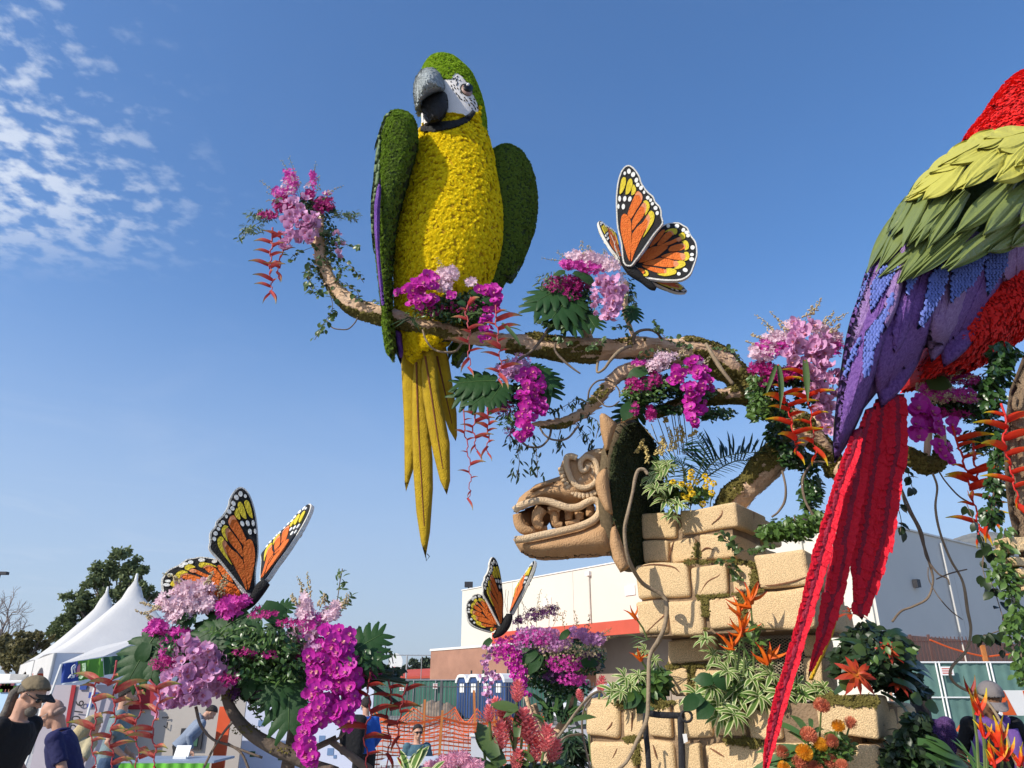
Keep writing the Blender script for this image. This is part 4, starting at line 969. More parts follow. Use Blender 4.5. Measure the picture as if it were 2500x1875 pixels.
PN=[(-.5,0,0),(.2,-.35,.25),(1,0,.1),(.2,.35,.25),(.25,0,.42)],None
def knit(name,poly,off,n):
 pl=poly;vs,fs=inflate(pl,lambda x,y:wd(x,y)-off,12,.02,8,.3);o=MB().add(vs,fs).build(name,m_blueb,rwg,True)
 tv=[(-.6,0,0),(.1,-.42,.12),(.1,0,.5),(1,0,.15),(.1,.42,.12)];tf=[(0,1,2),(1,3,2),(3,4,2),(4,0,2)]
 xs=[p[0]for p in pl];ys=[p[1]for p in pl];Ms=[];y=min(ys);r=0;tilted=(-.35,-1)
 while y<max(ys):
  x=min(xs)+(4.1 if r%2 else 0)
  while x<max(xs):
   if pip(pl,x,y)and pdist(pl,[(x,y)])[0]>1.5:
    c=P(x,y,wd(x,y)-off-.024);s=.023*random.uniform(.85,1.25)
    Ms.append(frame(c,Vector((-.1,-1,.1))+rv()*.15,Vector((-.33+(.5 if r%2 else-.35),0,-1))+rv()*.15,s=s))
   x+=8.2
  y+=6.6;r+=1
 scatter_mesh('blue_petals',tv,tf,Ms,m_bluep,o)
knit('blue_band',z6([(720,-130),(650,0),(655,100),(640,60),(655,160),(720,60),(790,-60),(815,-130)]),.165,100)
knit('blue_band',z6([(790,10),(740,100),(690,180),(620,260),(605,400),(612,530),(640,520),(665,400),(700,300),(750,170),(790,60)]),.165,100)
knit('blue_band',z6([(600,270),(540,370),(500,470),(492,530),(515,500),(560,400),(590,330)]),.165,60)
knit('blue_band',z6([(990,-60),(970,60),(950,140),(920,240),(925,250),(985,200),(1030,120),(1080,20),(1110,-80),(1060,-140)]),.12,60)
knit('blue_band',z6([(1190,-220),(1120,-100),(1110,20),(1115,100),(1150,60),(1230,0),(1290,-80),(1330,-200)]),.11,60)
knit('blue_band',z6([(1340,-300),(1310,-120),(1330,60),(1380,-20),(1440,-120),(1470,-300)]),.08,60)
knit('blue_band',z6([(890,-110),(860,-40),(855,60),(880,20),(920,-40),(940,-110)]),.15,40)
knit('blue_band',z5([(330,1330),(290,1430),(262,1530),(270,1560),(310,1480),(360,1350)]),.06,40)

def leaf3(base,tip,w,off,m_,name='leaf_feather',bend=0):
 b,t_=z5([base,tip]);L=sqrt((t_[0]-b[0])**2+(t_[1]-b[1])**2);ux,uy=(t_[0]-b[0])/L,(t_[1]-b[1])/L;nx,ny=-uy,ux;n=12;m=8;hw=w*.211;fr=[];bk=[];sd=random.random()*50
 for i in range(n+1):
  t=i/n;ww=hw*(min(1,.45+t*1.5)if t<.55 else max(.02,1-((t-.55)/.45)**1.7));o=bend*sin(pi*t)
  for j in range(m+1):
   s_=j/m*2-1;px=b[0]+ux*L*t+nx*(o+s_*ww);py=b[1]+uy*L*t+ny*(o+s_*ww)
   if i==n:px+=ux*random.uniform(-3,4);py+=uy*random.uniform(-3,4)
   h=off+.022*(1-abs(s_))+.030*t*t+.020*noise.noise(Vector((s_*3.6,t*1.0,sd)))+.006*sin(s_*9+sd)
   p=P(px,py,wd(px,py)-h);fr.append(p);bk.append(Vector((p.x,p.y+.006,p.z)))
 q=m+1;F=[(i*q+j,(i+1)*q+j,(i+1)*q+j+1,i*q+j+1)for i in range(n)for j in range(m)]
 mb=MB().add(fr,F).add(bk,[f[::-1]for f in F]);o=mb.build(name,m_,rwg,False);return o
GL=[((560,930),(325,1335),70),((600,900),(395,1300),60),((650,950),(380,1330),60),((700,1110),(398,1362),70),((1232,1100),(1030,1220),100),((1300,1050),(1160,1190),90),((720,1080),(505,1395),80),((880,1080),(520,1390),90),((960,1060),(590,1370),90),((1080,1090),(760,1315),100),((1240,1010),(800,1325),110),
      ((620,850),(468,1130),75),((690,880),(530,1185),80),((840,830),(608,1185),95),((905,870),(672,1198),95),((760,980),(560,1180),60),((1180,790),(838,1112),120),((1260,830),(1003,1118),120),((1340,900),(1212,1055),100),((560,900),(440,1110),50)]
GL+=[((1400+75*k+60*(k%2),760+90*j-20*k),(1180+75*k+60*(k%2),985+90*j-30*k),110)for k in range(1,5)for j in range(2)]
for i,(a,b,w)in enumerate(GL):leaf3(a,b,w*1.12,.16+i*.0035,m_lf1,'leaf_feather',random.uniform(-5,5))
YL=[((960,575),(760,700),70),((850,640),(660,790),60),((740,720),(575,880),56),((1060,520),(880,620),70),((700,800),(548,922),60),((800,740),(600,850),60),((860,690),(560,900),70),((880,700),(650,915),110),((960,640),(690,760),70),((1120,560),(810,710),90),((1060,550),(740,720),60),((1200,600),(825,860),120),((1080,640),(880,850),90),((1260,590),(1110,760),90),((1150,520),(960,620),70),((1280,540),(1080,620),110),((1300,680),(1065,808),120),((1330,620),(1180,720),100),((1250,510),(1000,560),60)]
YL+=[((1330+80*k,560+70*j),(1140+80*k,690+75*j),95)for k in range(1,5)for j in range(2)]
for i,(a,b,w)in enumerate(YL):leaf3(a,b,w*1.1,.225+i*.004,m_lf2,'lime_leaf_feather',random.uniform(-4,4))
# red tail with overlapping leaf scales
sc_v=[];
def scale_mesh():
 mb=MB();v=[(-.35,0,.0),(.15,-.5,-.03),(.15,.5,.05),(.5,-.42,-.01),(.5,.42,.10),(1.0,0,.09),(.1,0,.03),(.5,0,.06)]
 f=[(0,1,6),(0,6,2),(1,3,7,6),(6,7,4,2),(3,5,7),(7,5,4)]
 mb.add(v,f);mb.add([(x,y,z-.05)for x,y,z in v],[q[::-1]for q in f]);mb.add([v[i]for i in(1,3,5,4,2)]+[(v[i][0],v[i][1],v[i][2]-.05)for i in(1,3,5,4,2)],[(k,k+5,k+6,k+1)for k in range(4)]);return mb.mesh('scale',m_scale,False)
SCM=scale_mesh()
def tail(polys,Y0,cols,axis,size,Yf=None,R=14,T=.022,name='tail_feather'):
 ft=part(name,rm);Yf=Yf or(lambda x,y:Y0)
 vs,fs=inflate(polys,Yf,R,T,9,1.0);MB().add(vs,fs).build('quill',m_scaled,ft,True);bv=BVHTree.FromPolygons([Vector(v)for v in vs],fs)
 ax=catmull(axis,10);L=[0]
 for i in range(1,len(ax)):L.append(L[-1]+sqrt((ax[i][0]-ax[i-1][0])**2+(ax[i][1]-ax[i-1][1])**2))
 s=L[-1]-size*.3;cnt=0;r=0
 while s>0:
  i=max(j for j in range(len(L))if L[j]<=s);i=min(i,len(ax)-2);u=(s-L[i])/(L[i+1]-L[i]+1e-6);cx_=ax[i][0]+(ax[i+1][0]-ax[i][0])*u;cy_=ax[i][1]+(ax[i+1][1]-ax[i][1])*u
  dx,dy=ax[i+1][0]-ax[i][0],ax[i+1][1]-ax[i][1];dl=sqrt(dx*dx+dy*dy);dx/=dl;dy/=dl;nx,ny=-dy,dx
  wl=wr_=0
  while wl<80 and pip(polys,cx_+nx*wl,cy_+ny*wl):wl+=1
  while wr_<80 and pip(polys,cx_-nx*wr_,cy_-ny*wr_):wr_+=1
  W_=wl+wr_
  if W_<5:s-=5;continue
  k=2 if W_<46 else 3 if W_<66 else 4;sp_=W_/k*1.08
  for c in range(k):
   o_=-wr_+W_*(c+.5)/k;px,py=cx_+nx*o_+dx*(sp_*.3 if c%2 else 0),cy_+ny*o_+dy*(sp_*.3 if c%2 else 0)
   p_=P(px,py,Yf(px,py));h=bv.ray_cast(O,(p_-O).normalized());q=h[0]if h[0]is not None else p_
   sl_=sp_*mpp(px,py,q.y)*random.uniform(.92,1.15);sg=(1 if c%2 else-1)*.62+random.uniform(-.12,.12)
   dirp=P(px+dx*10+nx*10*sg,py+dy*10+ny*10*sg,q.y)-P(px,py,q.y)
   M_=frame(q+Vector((0,-.002,0)),Vector((0,-1,.05))+Vector((nx,0,-ny))*(-.30*(1 if c%2 else-1))+rv()*.16,dirp,s=(sl_*1.15,sl_,sl_))
   link('scale',SCM,ft,M_);cnt+=1
  s-=max(5,sp_*.62);r+=1
 return ft,cnt

T1p=[(2137,975),(2175,962),(2208,962),(2212,1097),(2200,1143),(2188,1228),(2177,1310),(2144,1416),(2105,1515),(2092,1500),(2083,1485),(2079,1363),(2103,1200),(2120,1080)]
n1_=tail(T1p,3.95,3,[(2172,960),(2166,1080),(2148,1220),(2128,1360),(2102,1490)],22)[1]
T2p=[(2140,990),(2124,1080),(2105,1200),(2062,1428),(2025,1546),(1972,1658),(1976,1631),(1998,1538),(2018,1403),(2055,1241),(2082,1100),(2112,1000)]
n2_=tail(T2p,3.85,1,[(2126,990),(2100,1100),(2078,1230),(2040,1410),(2010,1540),(1978,1640)],18)[1]
vs,fs=inflate([(2103,1220),(2064,1428),(2036,1546),(1984,1662),(1974,1660),(2012,1560),(2050,1428),(2090,1240)],3.93,6,.02,6);MB().add(vs,fs).build('yellow_underside',m_oys,rm,True)
T3p=[(2108,1040),(2098,1100),(2059,1200),(2022,1355),(1981,1501),(1926,1690),(1902,1775),(1885,1830),(1872,1885),(1864,1885),(1867,1820),(1881,1746),(1900,1672),(1941,1538),(1981,1371),(2030,1200),(2060,1110),(2084,1050)]
n3_=tail(T3p,3.75,1,[(2090,1060),(2046,1200),(2003,1362),(1962,1520),(1914,1682),(1890,1770),(1868,1878)],20)[1]
T4p=[(2112,985),(2080,1120),(2050,1230),(2020,1390),(1995,1480),(2020,1350),(2045,1200),(2075,1090),(2095,985)]
print('scales',n1_,n2_,n3_)
# CARVED SERPENT HEAD
m_clay=mat('brown_clay',(.42,.24,.115),.95,.22,5,.7,110,col2=(.58,.36,.19),spec=.08);m_tanc=mat('tan_clay',(.62,.43,.25),.95,.15,6,.8,110,spec=.08,col2=(.80,.60,.38))
m_rim=mat('grey_brown_seed',(.16,.115,.06),.9,.35,40,1.2,170,col2=(.28,.21,.12));m_darkm=mat('dark_moss',(.022,.032,.010),.95,.4,20,1.2,90,col2=(.05,.06,.018))
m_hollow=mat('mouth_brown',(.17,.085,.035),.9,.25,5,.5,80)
YD=5.42;zd=zm(1200,950,.28329);b_=P(1400,1360,YD)
dr=thing('serpent_head_carving','carved brown serpent head with bared teeth and spiral eye facing left','carved head',(b_.x,YD,b_.z))
def D(name,poly,Y,R,T,m,res=7,back=1.0,sl=0,par=None,prof=None):
 vs,fs=inflate(zd(poly),Y,R,T,res,back,prof,sl);return MB().add(vs,fs).build(name,m,par or dr,True),(vs,fs)
D('lower_jaw',[(185,1290),(200,1320),(215,1350),(250,1405),(330,1450),(450,1475),(700,1460),(1030,1435),(1080,1430),(1100,1200),(1100,900),(1000,870),(900,1000),(890,1080),(860,1120),(750,1170),(600,1210),(400,1255)],YD,46,.26,m_clay)
D('snout',[(188,1062),(205,1010),(240,935),(290,890),(330,865),(380,822),(470,790),(590,750),(640,700),(800,600),(960,560),(1060,640),(1100,800),(1100,1000),(960,990),(890,960),(830,975),(760,1015),(650,1015),(560,985),(450,970),(380,985),(280,1030)],YD,55,.26,m_clay)
D('brow_ridge',[(330,890),(350,850),(400,818),(480,795),(560,800),(520,830),(430,850),(370,880)],YD-.16,10,.05,m_clay,5)
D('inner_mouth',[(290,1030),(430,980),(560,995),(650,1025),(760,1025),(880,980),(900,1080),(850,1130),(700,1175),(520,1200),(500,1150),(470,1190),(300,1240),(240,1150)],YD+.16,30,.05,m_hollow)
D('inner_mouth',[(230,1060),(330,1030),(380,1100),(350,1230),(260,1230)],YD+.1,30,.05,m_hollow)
def DT(name,pts,r,m,Y,flat=1.0,seg=10,par=None,taper=None,n=5):
 L=catmull(zd(pts),n);N_=len(L);rr=[r*.28329*mpp(a[0],a[1],Y)*(taper(i/(N_-1))if taper else 1)for i,a in enumerate(L)]
 P3=[P(a[0],a[1],Y if not callable(Y)else Y(a[0],a[1]))for a in L];mb=MB().tube(P3,rr,seg,flat=flat,wob=.12);return mb.build(name,m,par or dr,True)

DT('lip',[(196,1046),(250,1005),(330,978),(410,962),(490,970),(570,995),(640,1016),(700,1022),(760,1012),(820,978),(880,955),(925,985),(935,1050),(905,1105),(840,1150),(720,1195),(560,1232),(400,1265),(290,1290),(200,1300)],33,m_tanc,YD-.235,.9,n=6)

TY=YD-.12
DT('fang',[(222,1080),(235,1150),(265,1200),(320,1220),(400,1208),(480,1195)],44,m_clay,TY,taper=lambda t:.9+.3*sin(pi*t)-.45*t)
DT('fang',[(430,1030),(400,1080),(392,1130),(405,1170),(440,1185)],55,m_clay,TY-.04,taper=lambda t:1-.25*t)
DT('fang',[(510,1030),(545,1070),(545,1120),(560,1165),(610,1175)],45,m_clay,TY-.03,taper=lambda t:1.05-.35*t)
DT('fang_cap',[(490,1040),(520,1025),(560,1030),(590,1050)],22,m_clay,TY-.08)
DT('fang',[(670,1060),(665,1100),(668,1130)],38,m_clay,TY-.03,taper=lambda t:1-.2*t)
DT('fang',[(640,1165),(700,1150),(760,1140)],24,m_clay,TY-.04)
DT('fang',[(755,1065),(755,1100),(765,1130)],40,m_clay,TY-.03,taper=lambda t:1-.2*t)
DT('fang',[(860,1010),(850,1050),(850,1095)],36,m_clay,TY-.02)

D('eye_plate',[(590,740),(585,690),(610,620),(660,575),(720,585),(750,600),(810,545),(900,512),(975,508),(1010,600),(1020,700),(930,890),(800,940),(720,920),(640,830)],YD-.17,26,.07,m_clay)
YE=YD-.255
DT('eye_spiral',[(735,596),(690,578),(650,590),(645,650),(660,710),(690,780),(740,835),(800,850),(860,832),(900,790),(915,720),(905,650),(870,600),(820,585),(780,610),(765,660),(785,705),(820,690),(835,660)],24,m_tanc,YE,.9,n=6,taper=lambda t:1.15-.2*t)
DT('eye_spiral',[(848,640),(875,690),(872,745),(840,785),(795,800),(755,775)],20,m_tanc,YE+.02)
for i,(x,y)in enumerate([(768,790),(800,800),(832,790),(740,760)]):pass
bd=catmull(zd([(598,690),(612,745),(635,800),(665,850),(700,890),(745,915),(800,920),(860,908),(905,885)]),1)
bm=MB();
arc=catmull(zd([(598,690),(612,745),(635,800),(665,850),(700,890),(745,915),(800,920),(860,908),(905,885)]),12)
def rbox(sx,sy,sz,r=.3,n=2,seed=0,amp=0.0,sub=3,wear=0.0):
 """rounded, slightly uneven box centred on the origin"""
 b=bmesh.new();bmesh.ops.create_cube(b,size=1)
 for v in b.verts:v.co=Vector((v.co.x*sx,v.co.y*sy,v.co.z*sz))
 bmesh.ops.bevel(b,geom=list(b.edges),offset=r*min(sx,sy,sz),segments=n,affect='EDGES',profile=.6)
 if sub:bmesh.ops.subdivide_edges(b,edges=[e for e in b.edges if e.calc_length()>min(sx,sy,sz)*.35],cuts=sub,use_grid_fill=True)
 bmesh.ops.triangulate(b,faces=[f for f in b.faces if len(f.verts)>4])
 if amp:
  for v in b.verts:
   q=v.co*4.5+Vector((seed*7.3,seed*3.1,0));v.co+=Vector((noise.noise(q),noise.noise(q+Vector((9,0,0))),noise.noise(q+Vector((0,9,0)))))*amp
 vs=[tuple(v.co)for v in b.verts];fs=[tuple(v.index for v in f.verts)for f in b.faces];b.free();return vs,fs
step=0;last=None
for i in range(0,len(arc)-1,7):
 a,c=arc[i],arc[min(i+2,len(arc)-1)];p=P(a[0],a[1],YE+.03);q=P(c[0],c[1],YE+.03);vs,fs=rbox(.028,.04,.042,.35,2,i,.002,0)
 M_=frame(p,Vector((0,-1,0)),q-p);M2=M_@Matrix.Rotation(0,4,'X');MB().add([M2@Vector((v[0],v[2],v[1]))for v in vs],[f[::-1]for f in fs]).build('bead',m_tanc,dr,True)
arc2=catmull(zd([(915,540),(960,570),(985,620),(990,670)]),5)
for i in range(0,len(arc2)-1,3):
 a=arc2[i];p=P(a[0],a[1],YE+.04);vs,fs=rbox(.03,.04,.045,.4,2,i,.002,0);M_=frame(p,Vector((0,-1,0)),Vector((.4,0,-1)));MB().add([M_@Vector((v[0],v[2],v[1]))for v in vs],fs).build('bead',m_tanc,dr,True)

cc=P(*zd([(1205,900)])[0],YD+.03);nD=Vector((.80,-.6,-.06)).normalized()
KD=5.42/4.95
def discY(R_,off,thick,m,name,seg=72,amp=.01,stretch=1.34):
 up=Vector((0,0,1));up=(up-nD*up.dot(nD)).normalized();tiltq=Matrix.Rotation(radians(-7),3,nD);up=tiltq@up;sd=nD.cross(up);vs=[];rings=[(R_*.0,off+thick/2),(R_*.5,off+thick/2),(R_*.93,off+thick/2),(R_,off+thick*.3),(R_,off-thick*.3),(R_*.93,off-thick/2),(0,off-thick/2)]
 for r,o in rings:
  for k in range(seg):
   a=2*pi*k/seg;p=cc+(sd*cos(a)+up*sin(a)*stretch)*r+nD*o;vs.append(p+nD*noise.noise(p*6)*amp)
 fs=[(i*seg+k,i*seg+(k+1)%seg,(i+1)*seg+(k+1)%seg,(i+1)*seg+k)for i in range(len(rings)-1)for k in range(seg)]
 MB().add(vs,fs).build(name,m,dr,True);return vs,fs
discY(.395*KD,0,.10,m_rim,'collar_disc')
vs,fs=discY(.372*KD,.06,.03,m_darkm,'moss_back',amp=.02)
puffs('collar_moss',vs,fs,5000,.009,m_darkm,dr,filt=lambda a,b:Vector(b).dot(nD)>0)

D('collar_leaf',[(930,232),(945,208),(975,210),(1020,240),(1085,300),(1040,430),(1010,540),(1000,600),(965,470),(938,360)],YD-.46,16,.06,m_clay,6)
D('collar_leaf',[(1110,300),(1125,225),(1160,165),(1200,132),(1225,170),(1258,248),(1180,270)],YD-.26,14,.07,m_clay,6)
D('collar_leaf',[(893,792),(910,735),(950,695),(995,670),(1012,800),(1030,950),(1048,1095),(980,1045),(925,940),(900,870)],YD-.40,16,.05,m_clay,6)
D('collar_leaf',[(1055,1135),(1025,1230),(1018,1330),(1050,1480),(1112,1583),(1160,1560),(1192,1525),(1150,1400),(1100,1250)],YD-.40,16,.05,m_clay,6)
# STONE BLOCK TERRACE
def stone_mat():
 m=mat('sand_stone',(.55,.37,.19),.93,.14,3,.6,150,col2=(.74,.53,.29),obj=.25);t=m.node_tree;b=t.nodes[m['bsdf']];geo=[n for n in t.nodes if n.type=='NEW_GEOMETRY'][0]
 col=b.inputs['Base Color'].links[0].from_socket
 n=t.nodes.new('ShaderNodeTexNoise');n.inputs['Scale'].default_value=5.5;n.inputs['Detail'].default_value=6;n.inputs['Roughness'].default_value=.65;n.inputs['Distortion'].default_value=1.2;t.links.new(geo.outputs['Position'],n.inputs['Vector'])
 r=MR(n.outputs['Fac'],.62,.72,0,.55,tree=t);mx=t.nodes.new('ShaderNodeMix');mx.data_type='RGBA';t.links.new(r,mx.inputs['Factor']);t.links.new(col,mx.inputs['A']);mx.inputs['B'].default_value=(.30,.13,.06,1)
 n3=t.nodes.new('ShaderNodeTexNoise');n3 .inputs['Scale'].default_value=190;n3 .inputs['Detail'].default_value=2;t.links.new(geo.outputs['Position'],n3 .inputs['Vector'])
 mx2=t.nodes.new('ShaderNodeMix');mx2 .data_type='RGBA';mx2 .blend_type='MULTIPLY';mx2 .inputs['Factor'].default_value=1;t.links.new(mx.outputs['Result'],mx2 .inputs['A']);rr=MR(n3 .outputs['Fac'],.3,.7,.62,1.25,tree=t,smooth=False);cb=t.nodes.new('ShaderNodeCombineColor')
 for k in range(3):t.links.new(rr,cb.inputs[k])
 t.links.new(cb.outputs[0],mx2 .inputs['B']);t.links.new(mx2 .outputs['Result'],b.inputs['Base Color']);return m
m_stone=stone_mat();m_stone2=m_stone
m_mort=mat('tan_joint',(.24,.165,.10),.95,.25,8,.7,70);m_crack=mat('red_brown_crack',(.20,.09,.045),.9,.3,20,.4,60)
m_greenmoss=mat('olive_moss',(.035,.036,.010),.95,.4,14,island=.6,col2=(.15,.125,.03),transl=.1)
def wbox(mb,x0,x1,y0,y1,z0,z1):mb.box((x0,y0,z0),(x1,y1,z1));return mb
def ZX(px,py,Y):p=P(px,py,Y);return p.x,p.z
TER=[]
TH=radians(36);dT=Vector((cos(TH),-sin(TH),0));nT=Vector((sin(TH),cos(TH),0))
def PW(px,py,Y,ref=1700):
 a=P(ref,1600,Y);c=a.dot(nT);d=P(px,py,5)-Vector((0,0,CAMH));t=c/d.dot(nT);return Vector((0,0,CAMH))+d*t
def obx(mb,p0,s0,s1,d0,d1,z0,z1):
 q=[p0+dT*s0+nT*d0,p0+dT*s1+nT*d0,p0+dT*s1+nT*d1,p0+dT*s0+nT*d1]
 v=[Vector((a.x,a.y,z0))for a in q]+[Vector((a.x,a.y,z1))for a in q]
 return mb.add(v,[(0,3,2,1),(4,5,6,7),(0,1,5,4),(1,2,6,5),(2,3,7,6),(3,0,4,7)])
def block(par,px0,py0,px1,py1,Y,depth,seed,m=None,proud=0.0,gap=.006,bev=.13,cracks=(),name='stone_block',rot=True):
 W_=PW if rot else P;dd=dT if rot else Vector((1,0,0));ni=nT if rot else Vector((0,1,0))
 a=W_(px0,(py0+py1)/2,Y);b=W_(px1,(py0+py1)/2,Y);t_=W_((px0+px1)/2,py0,Y);u=W_((px0+px1)/2,py1,Y)
 sx,sz=(b-a).length-gap*2,t_.z-u.z-gap*2;c=(a+b)/2;c=Vector((c.x,c.y,(t_.z+u.z)/2))+ni*(depth/2-proud)
 vs,fs=rbox(sx,depth,sz,bev,3,seed,.016,3);vs2=[]
 for x,y,z in vs:
  x+=(z/sz)*.006*sin(seed);z+=.008*sin(seed*3+x*9);p=c+dd*x+ni*y;vs2 .append(Vector((p.x,p.y,c.z+z)))
 mb=MB().add(vs2,fs);o=mb.build(name,m or m_stone,par,True)
 for cr in cracks:
  L=catmull([(px0+(px1-px0)*x,py0+(py1-py0)*y)for x,y in cr],5);n_=len(L)
  MB().tube([W_(x,y,Y)-ni*(proud+.001)for x,y in L],[.0050*sin(pi*(i+.6)/(n_+.2))+.001 for i in range(n_)],5,flat=1).build('crack',m_crack,o)
 return o
Yw1,Yw2,Yw3,Yw4=5.22,5.10,5.42,4.95
tb0=P(1790,1875,Yw4);ter=thing('stone_block_terrace','stepped tan stone block pedestal under the carved serpent head','stone terrace',(tb0 .x,Yw4,0))
def coreb(px0,px1,py0,py1,Y,depth,name='mortar_core'):
 a=PW(px0,(py0+py1)/2,Y);b=PW(px1,(py0+py1)/2,Y);m_=(px0+px1)/2;obx(MB(),a,0,0,0,0,0,0)
 mb=MB();obx(mb,a,.02,(b-a).length-.02,.035,depth,PW(m_,py1,Y).z,PW(m_,py0,Y).z);mb.build(name,m_mort,ter)
coreb(1568,1792,1250,1385,Yw1,.6);coreb(1556,1980,1398,1545,Yw2,.75);coreb(1632,1780,1535,1700,Yw3,.4);coreb(1434,2140,1716,2300,Yw4,.95)
zb=zm(1400,1150,.43700)
def B(x0,y0,x1,y1,Y,seed,dep=.3,**k):(a,b),(c,d)=zb([(x0,y0),(x1,y1)]);return block(ter,a,b,c,d,Y,dep,seed,**k)

B(375,225,580,382,Yw1,1);B(590,190,918,335,Yw1,2,dep=.62,cracks=[[(.75,.05),(.72,.4),(.55,.75)]])
B(385,385,535,520,Yw1,3);B(530,375,690,505,Yw1,4,cracks=[[(.0,.95),(.1,.5),(.2,.1)]]);B(703,345,905,500,Yw1,5,dep=.6,cracks=[[(.03,.7),(.2,.55),(.4,.6)]])

B(345,512,645,712,Yw2,7,dep=.4,cracks=[[(.1,.1),(.35,.05),(.7,.12),(.85,.3)]]);B(655,520,868,700,Yw2,8,cracks=[[(.25,.9),(.45,.55),(.75,.35),(.85,.1)]]);B(885,520,1005,690,Yw2,9)
B(1012,440,1310,650,Yw2-.02,10,dep=.7,cracks=[[(.02,.9),(.3,.95),(.7,.85),(1.0,.7)]])
B(352,718,522,915,Yw2,11,cracks=[[(.98,.1),(.95,.4),(.6,.7),(.3,.95)]],dep=.4);B(532,712,728,912,Yw2,12,cracks=[[(.35,.55),(.25,.85)]]);B(750,700,940,890,Yw2,13);B(950,655,1345,885,Yw2,14,dep=.8)

B(522,930,805,1080,Yw3,15);B(540,1092,645,1250,Yw3,16);B(655,1100,830,1250,Yw3,17)
B(1270,910,1390,1040,Yw3-.05,18);B(1290,1040,1400,1260,Yw3-.05,19)

B(62,1265,255,1492,Yw4,20,dep=.5,cracks=[[(.6,.85),(.75,.7),(.8,.6)]]);B(270,1310,405,1490,Yw4,21,cracks=[[(.45,.2),(.4,.8)]]);B(412,1300,545,1488,Yw4,22);B(552,1268,768,1495,Yw4,23,cracks=[[(.25,.1),(.4,.2),(.5,.1)]])
B(775,1310,962,1490,Yw4,24);B(972,1305,1160,1505,Yw4,25);B(1180,1300,1370,1500,Yw4+.05,26)
B(88,1500,350,1760,Yw4,27,dep=.5,cracks=[[(.65,.1),(.5,.4)]]);B(362,1505,570,1760,Yw4,28,cracks=[[(.4,.1),(.5,.4)]]);B(590,1510,725,1760,Yw4,29);B(735,1525,1090,1760,Yw4,30,cracks=[[(.08,.1),(.3,.3)]]);B(1100,1510,1370,1760,Yw4+.02,31)
block(ter,1996,1698,2145,1806,Yw4-.10,.34,32,bev=.1);block(ter,1990,1812,2156,1960,Yw4-.10,.36,33,bev=.1)

pL=PW(1438,1800,Yw4);pR=PW(2150,1760,Yw4-.10);Ltot=(pR-PW(1438,1760,Yw4-.10)).length
for r_,(z0,z1)in enumerate(((.70,.98),(.42,.69),(.14,.41),(0,.13))):
 x=0;k=0
 while x<Ltot-.1:
  w_=.3+.14*((k*7+r_*3)%5)/4;x1=min(x+w_,Ltot);vs,fs=rbox(x1-x-.014,.3,z1-z0-.012,.15,2,k+40+r_*9,.008,1);c=Vector((pL.x,pL.y,0))+dT*((x+x1)/2)+nT*.15
  MB().add([Vector((c.x,c.y,(z0+z1)/2+v[2]))+dT*v[0]+nT*v[1]for v in vs],fs).build('stone_block',m_stone,ter,True);x=x1;k+=1
pr0=Vector((pR.x,pR.y,0))
for k in range(3):
 for(z0,z1)in((1.14,1.44),(.84,1.13),(.55,.83),(.25,.54)):
  vs,fs=rbox(.30,.30,z1-z0-.012,.25,3,k+z0*9,.014,1);c=pr0+dT*(-.17+.01*k)+nT*(.40+.29*k)
  MB().add([Vector((c.x,c.y,(z0+z1)/2+v[2]))+dT*v[0]+nT*v[1]for v in vs],fs).build('stone_block',m_stone,ter,True)
def side(px,py0,py1,Y,d0,d1,seed):
 p=PW(px,(py0+py1)/2,Y);z1=PW(px,py0,Y).z;z0=PW(px,py1,Y).z;vs,fs=rbox(.3,d1-d0,z1-z0-.012,.22,3,seed,.012,1);c=Vector((p.x,p.y,0))-dT*.15+nT*((d0+d1)/2)
 MB().add([Vector((c.x,c.y,(z0+z1)/2+v[2]))+dT*v[0]+nT*v[1]for v in vs],fs).build('stone_block',m_stone,ter,True)
side(1800,1226,1292,Yw1,.63,.95,71);side(1796,1298,1366,Yw1,.61,.95,72);side(1985,1440,1535,Yw2,.81,1.05,73)
a=PW(1434,1708,Yw4);b=PW(2140,1708,Yw4);zt4=a.z;mb=MB();obx(mb,a,.03,(b-a).length,.04,1.0,zt4-.12,zt4-.03);mb.build('ledge',m_mort,ter)
a=PW(1556,1395,Yw2);b=PW(1980,1395,Yw2);mb=MB();obx(mb,a,.03,(b-a).length-.05,.05,.8,a.z-.12,a.z-.03);mb.build('ledge',m_mort,ter)

def mossrun(pts,Y,r,n,m=None,par=None,s=.0075,name='moss'):
 Ms=[];L=catmull(pts,10);sd=random.random()*99
 for _ in range(n):
  a=random.choice(L);p=PW(a[0]+random.gauss(0,4),a[1]+random.gauss(0,1),Y);w_=max(0,.55+1.3*noise.noise(Vector((a[0]*.06,a[1]*.06,sd))))
  if random.random()>w_*1.3:continue
  q=p-nT*random.uniform(-r*.3,r*.22)+dT*random.gauss(0,r*.35*w_)+Vector((0,0,random.gauss(0,r*.33*w_)-abs(random.gauss(0,r*.3*w_))));Ms.append(frame(q,rv()+Vector((-.4,-.8,.5)),s=(s*random.uniform(.6,1.4),)*3))
 tv=[(-1,-.3,0),(0,0,.5),(1.1,.1,0),(0,.9,.2),(-.2,-1,.1)];tf=[(0,1,3),(1,2,3),(0,4,1),(4,2,1)]
 return scatter_mesh(name,tv,tf,Ms,m or m_greenmoss,par or ter)
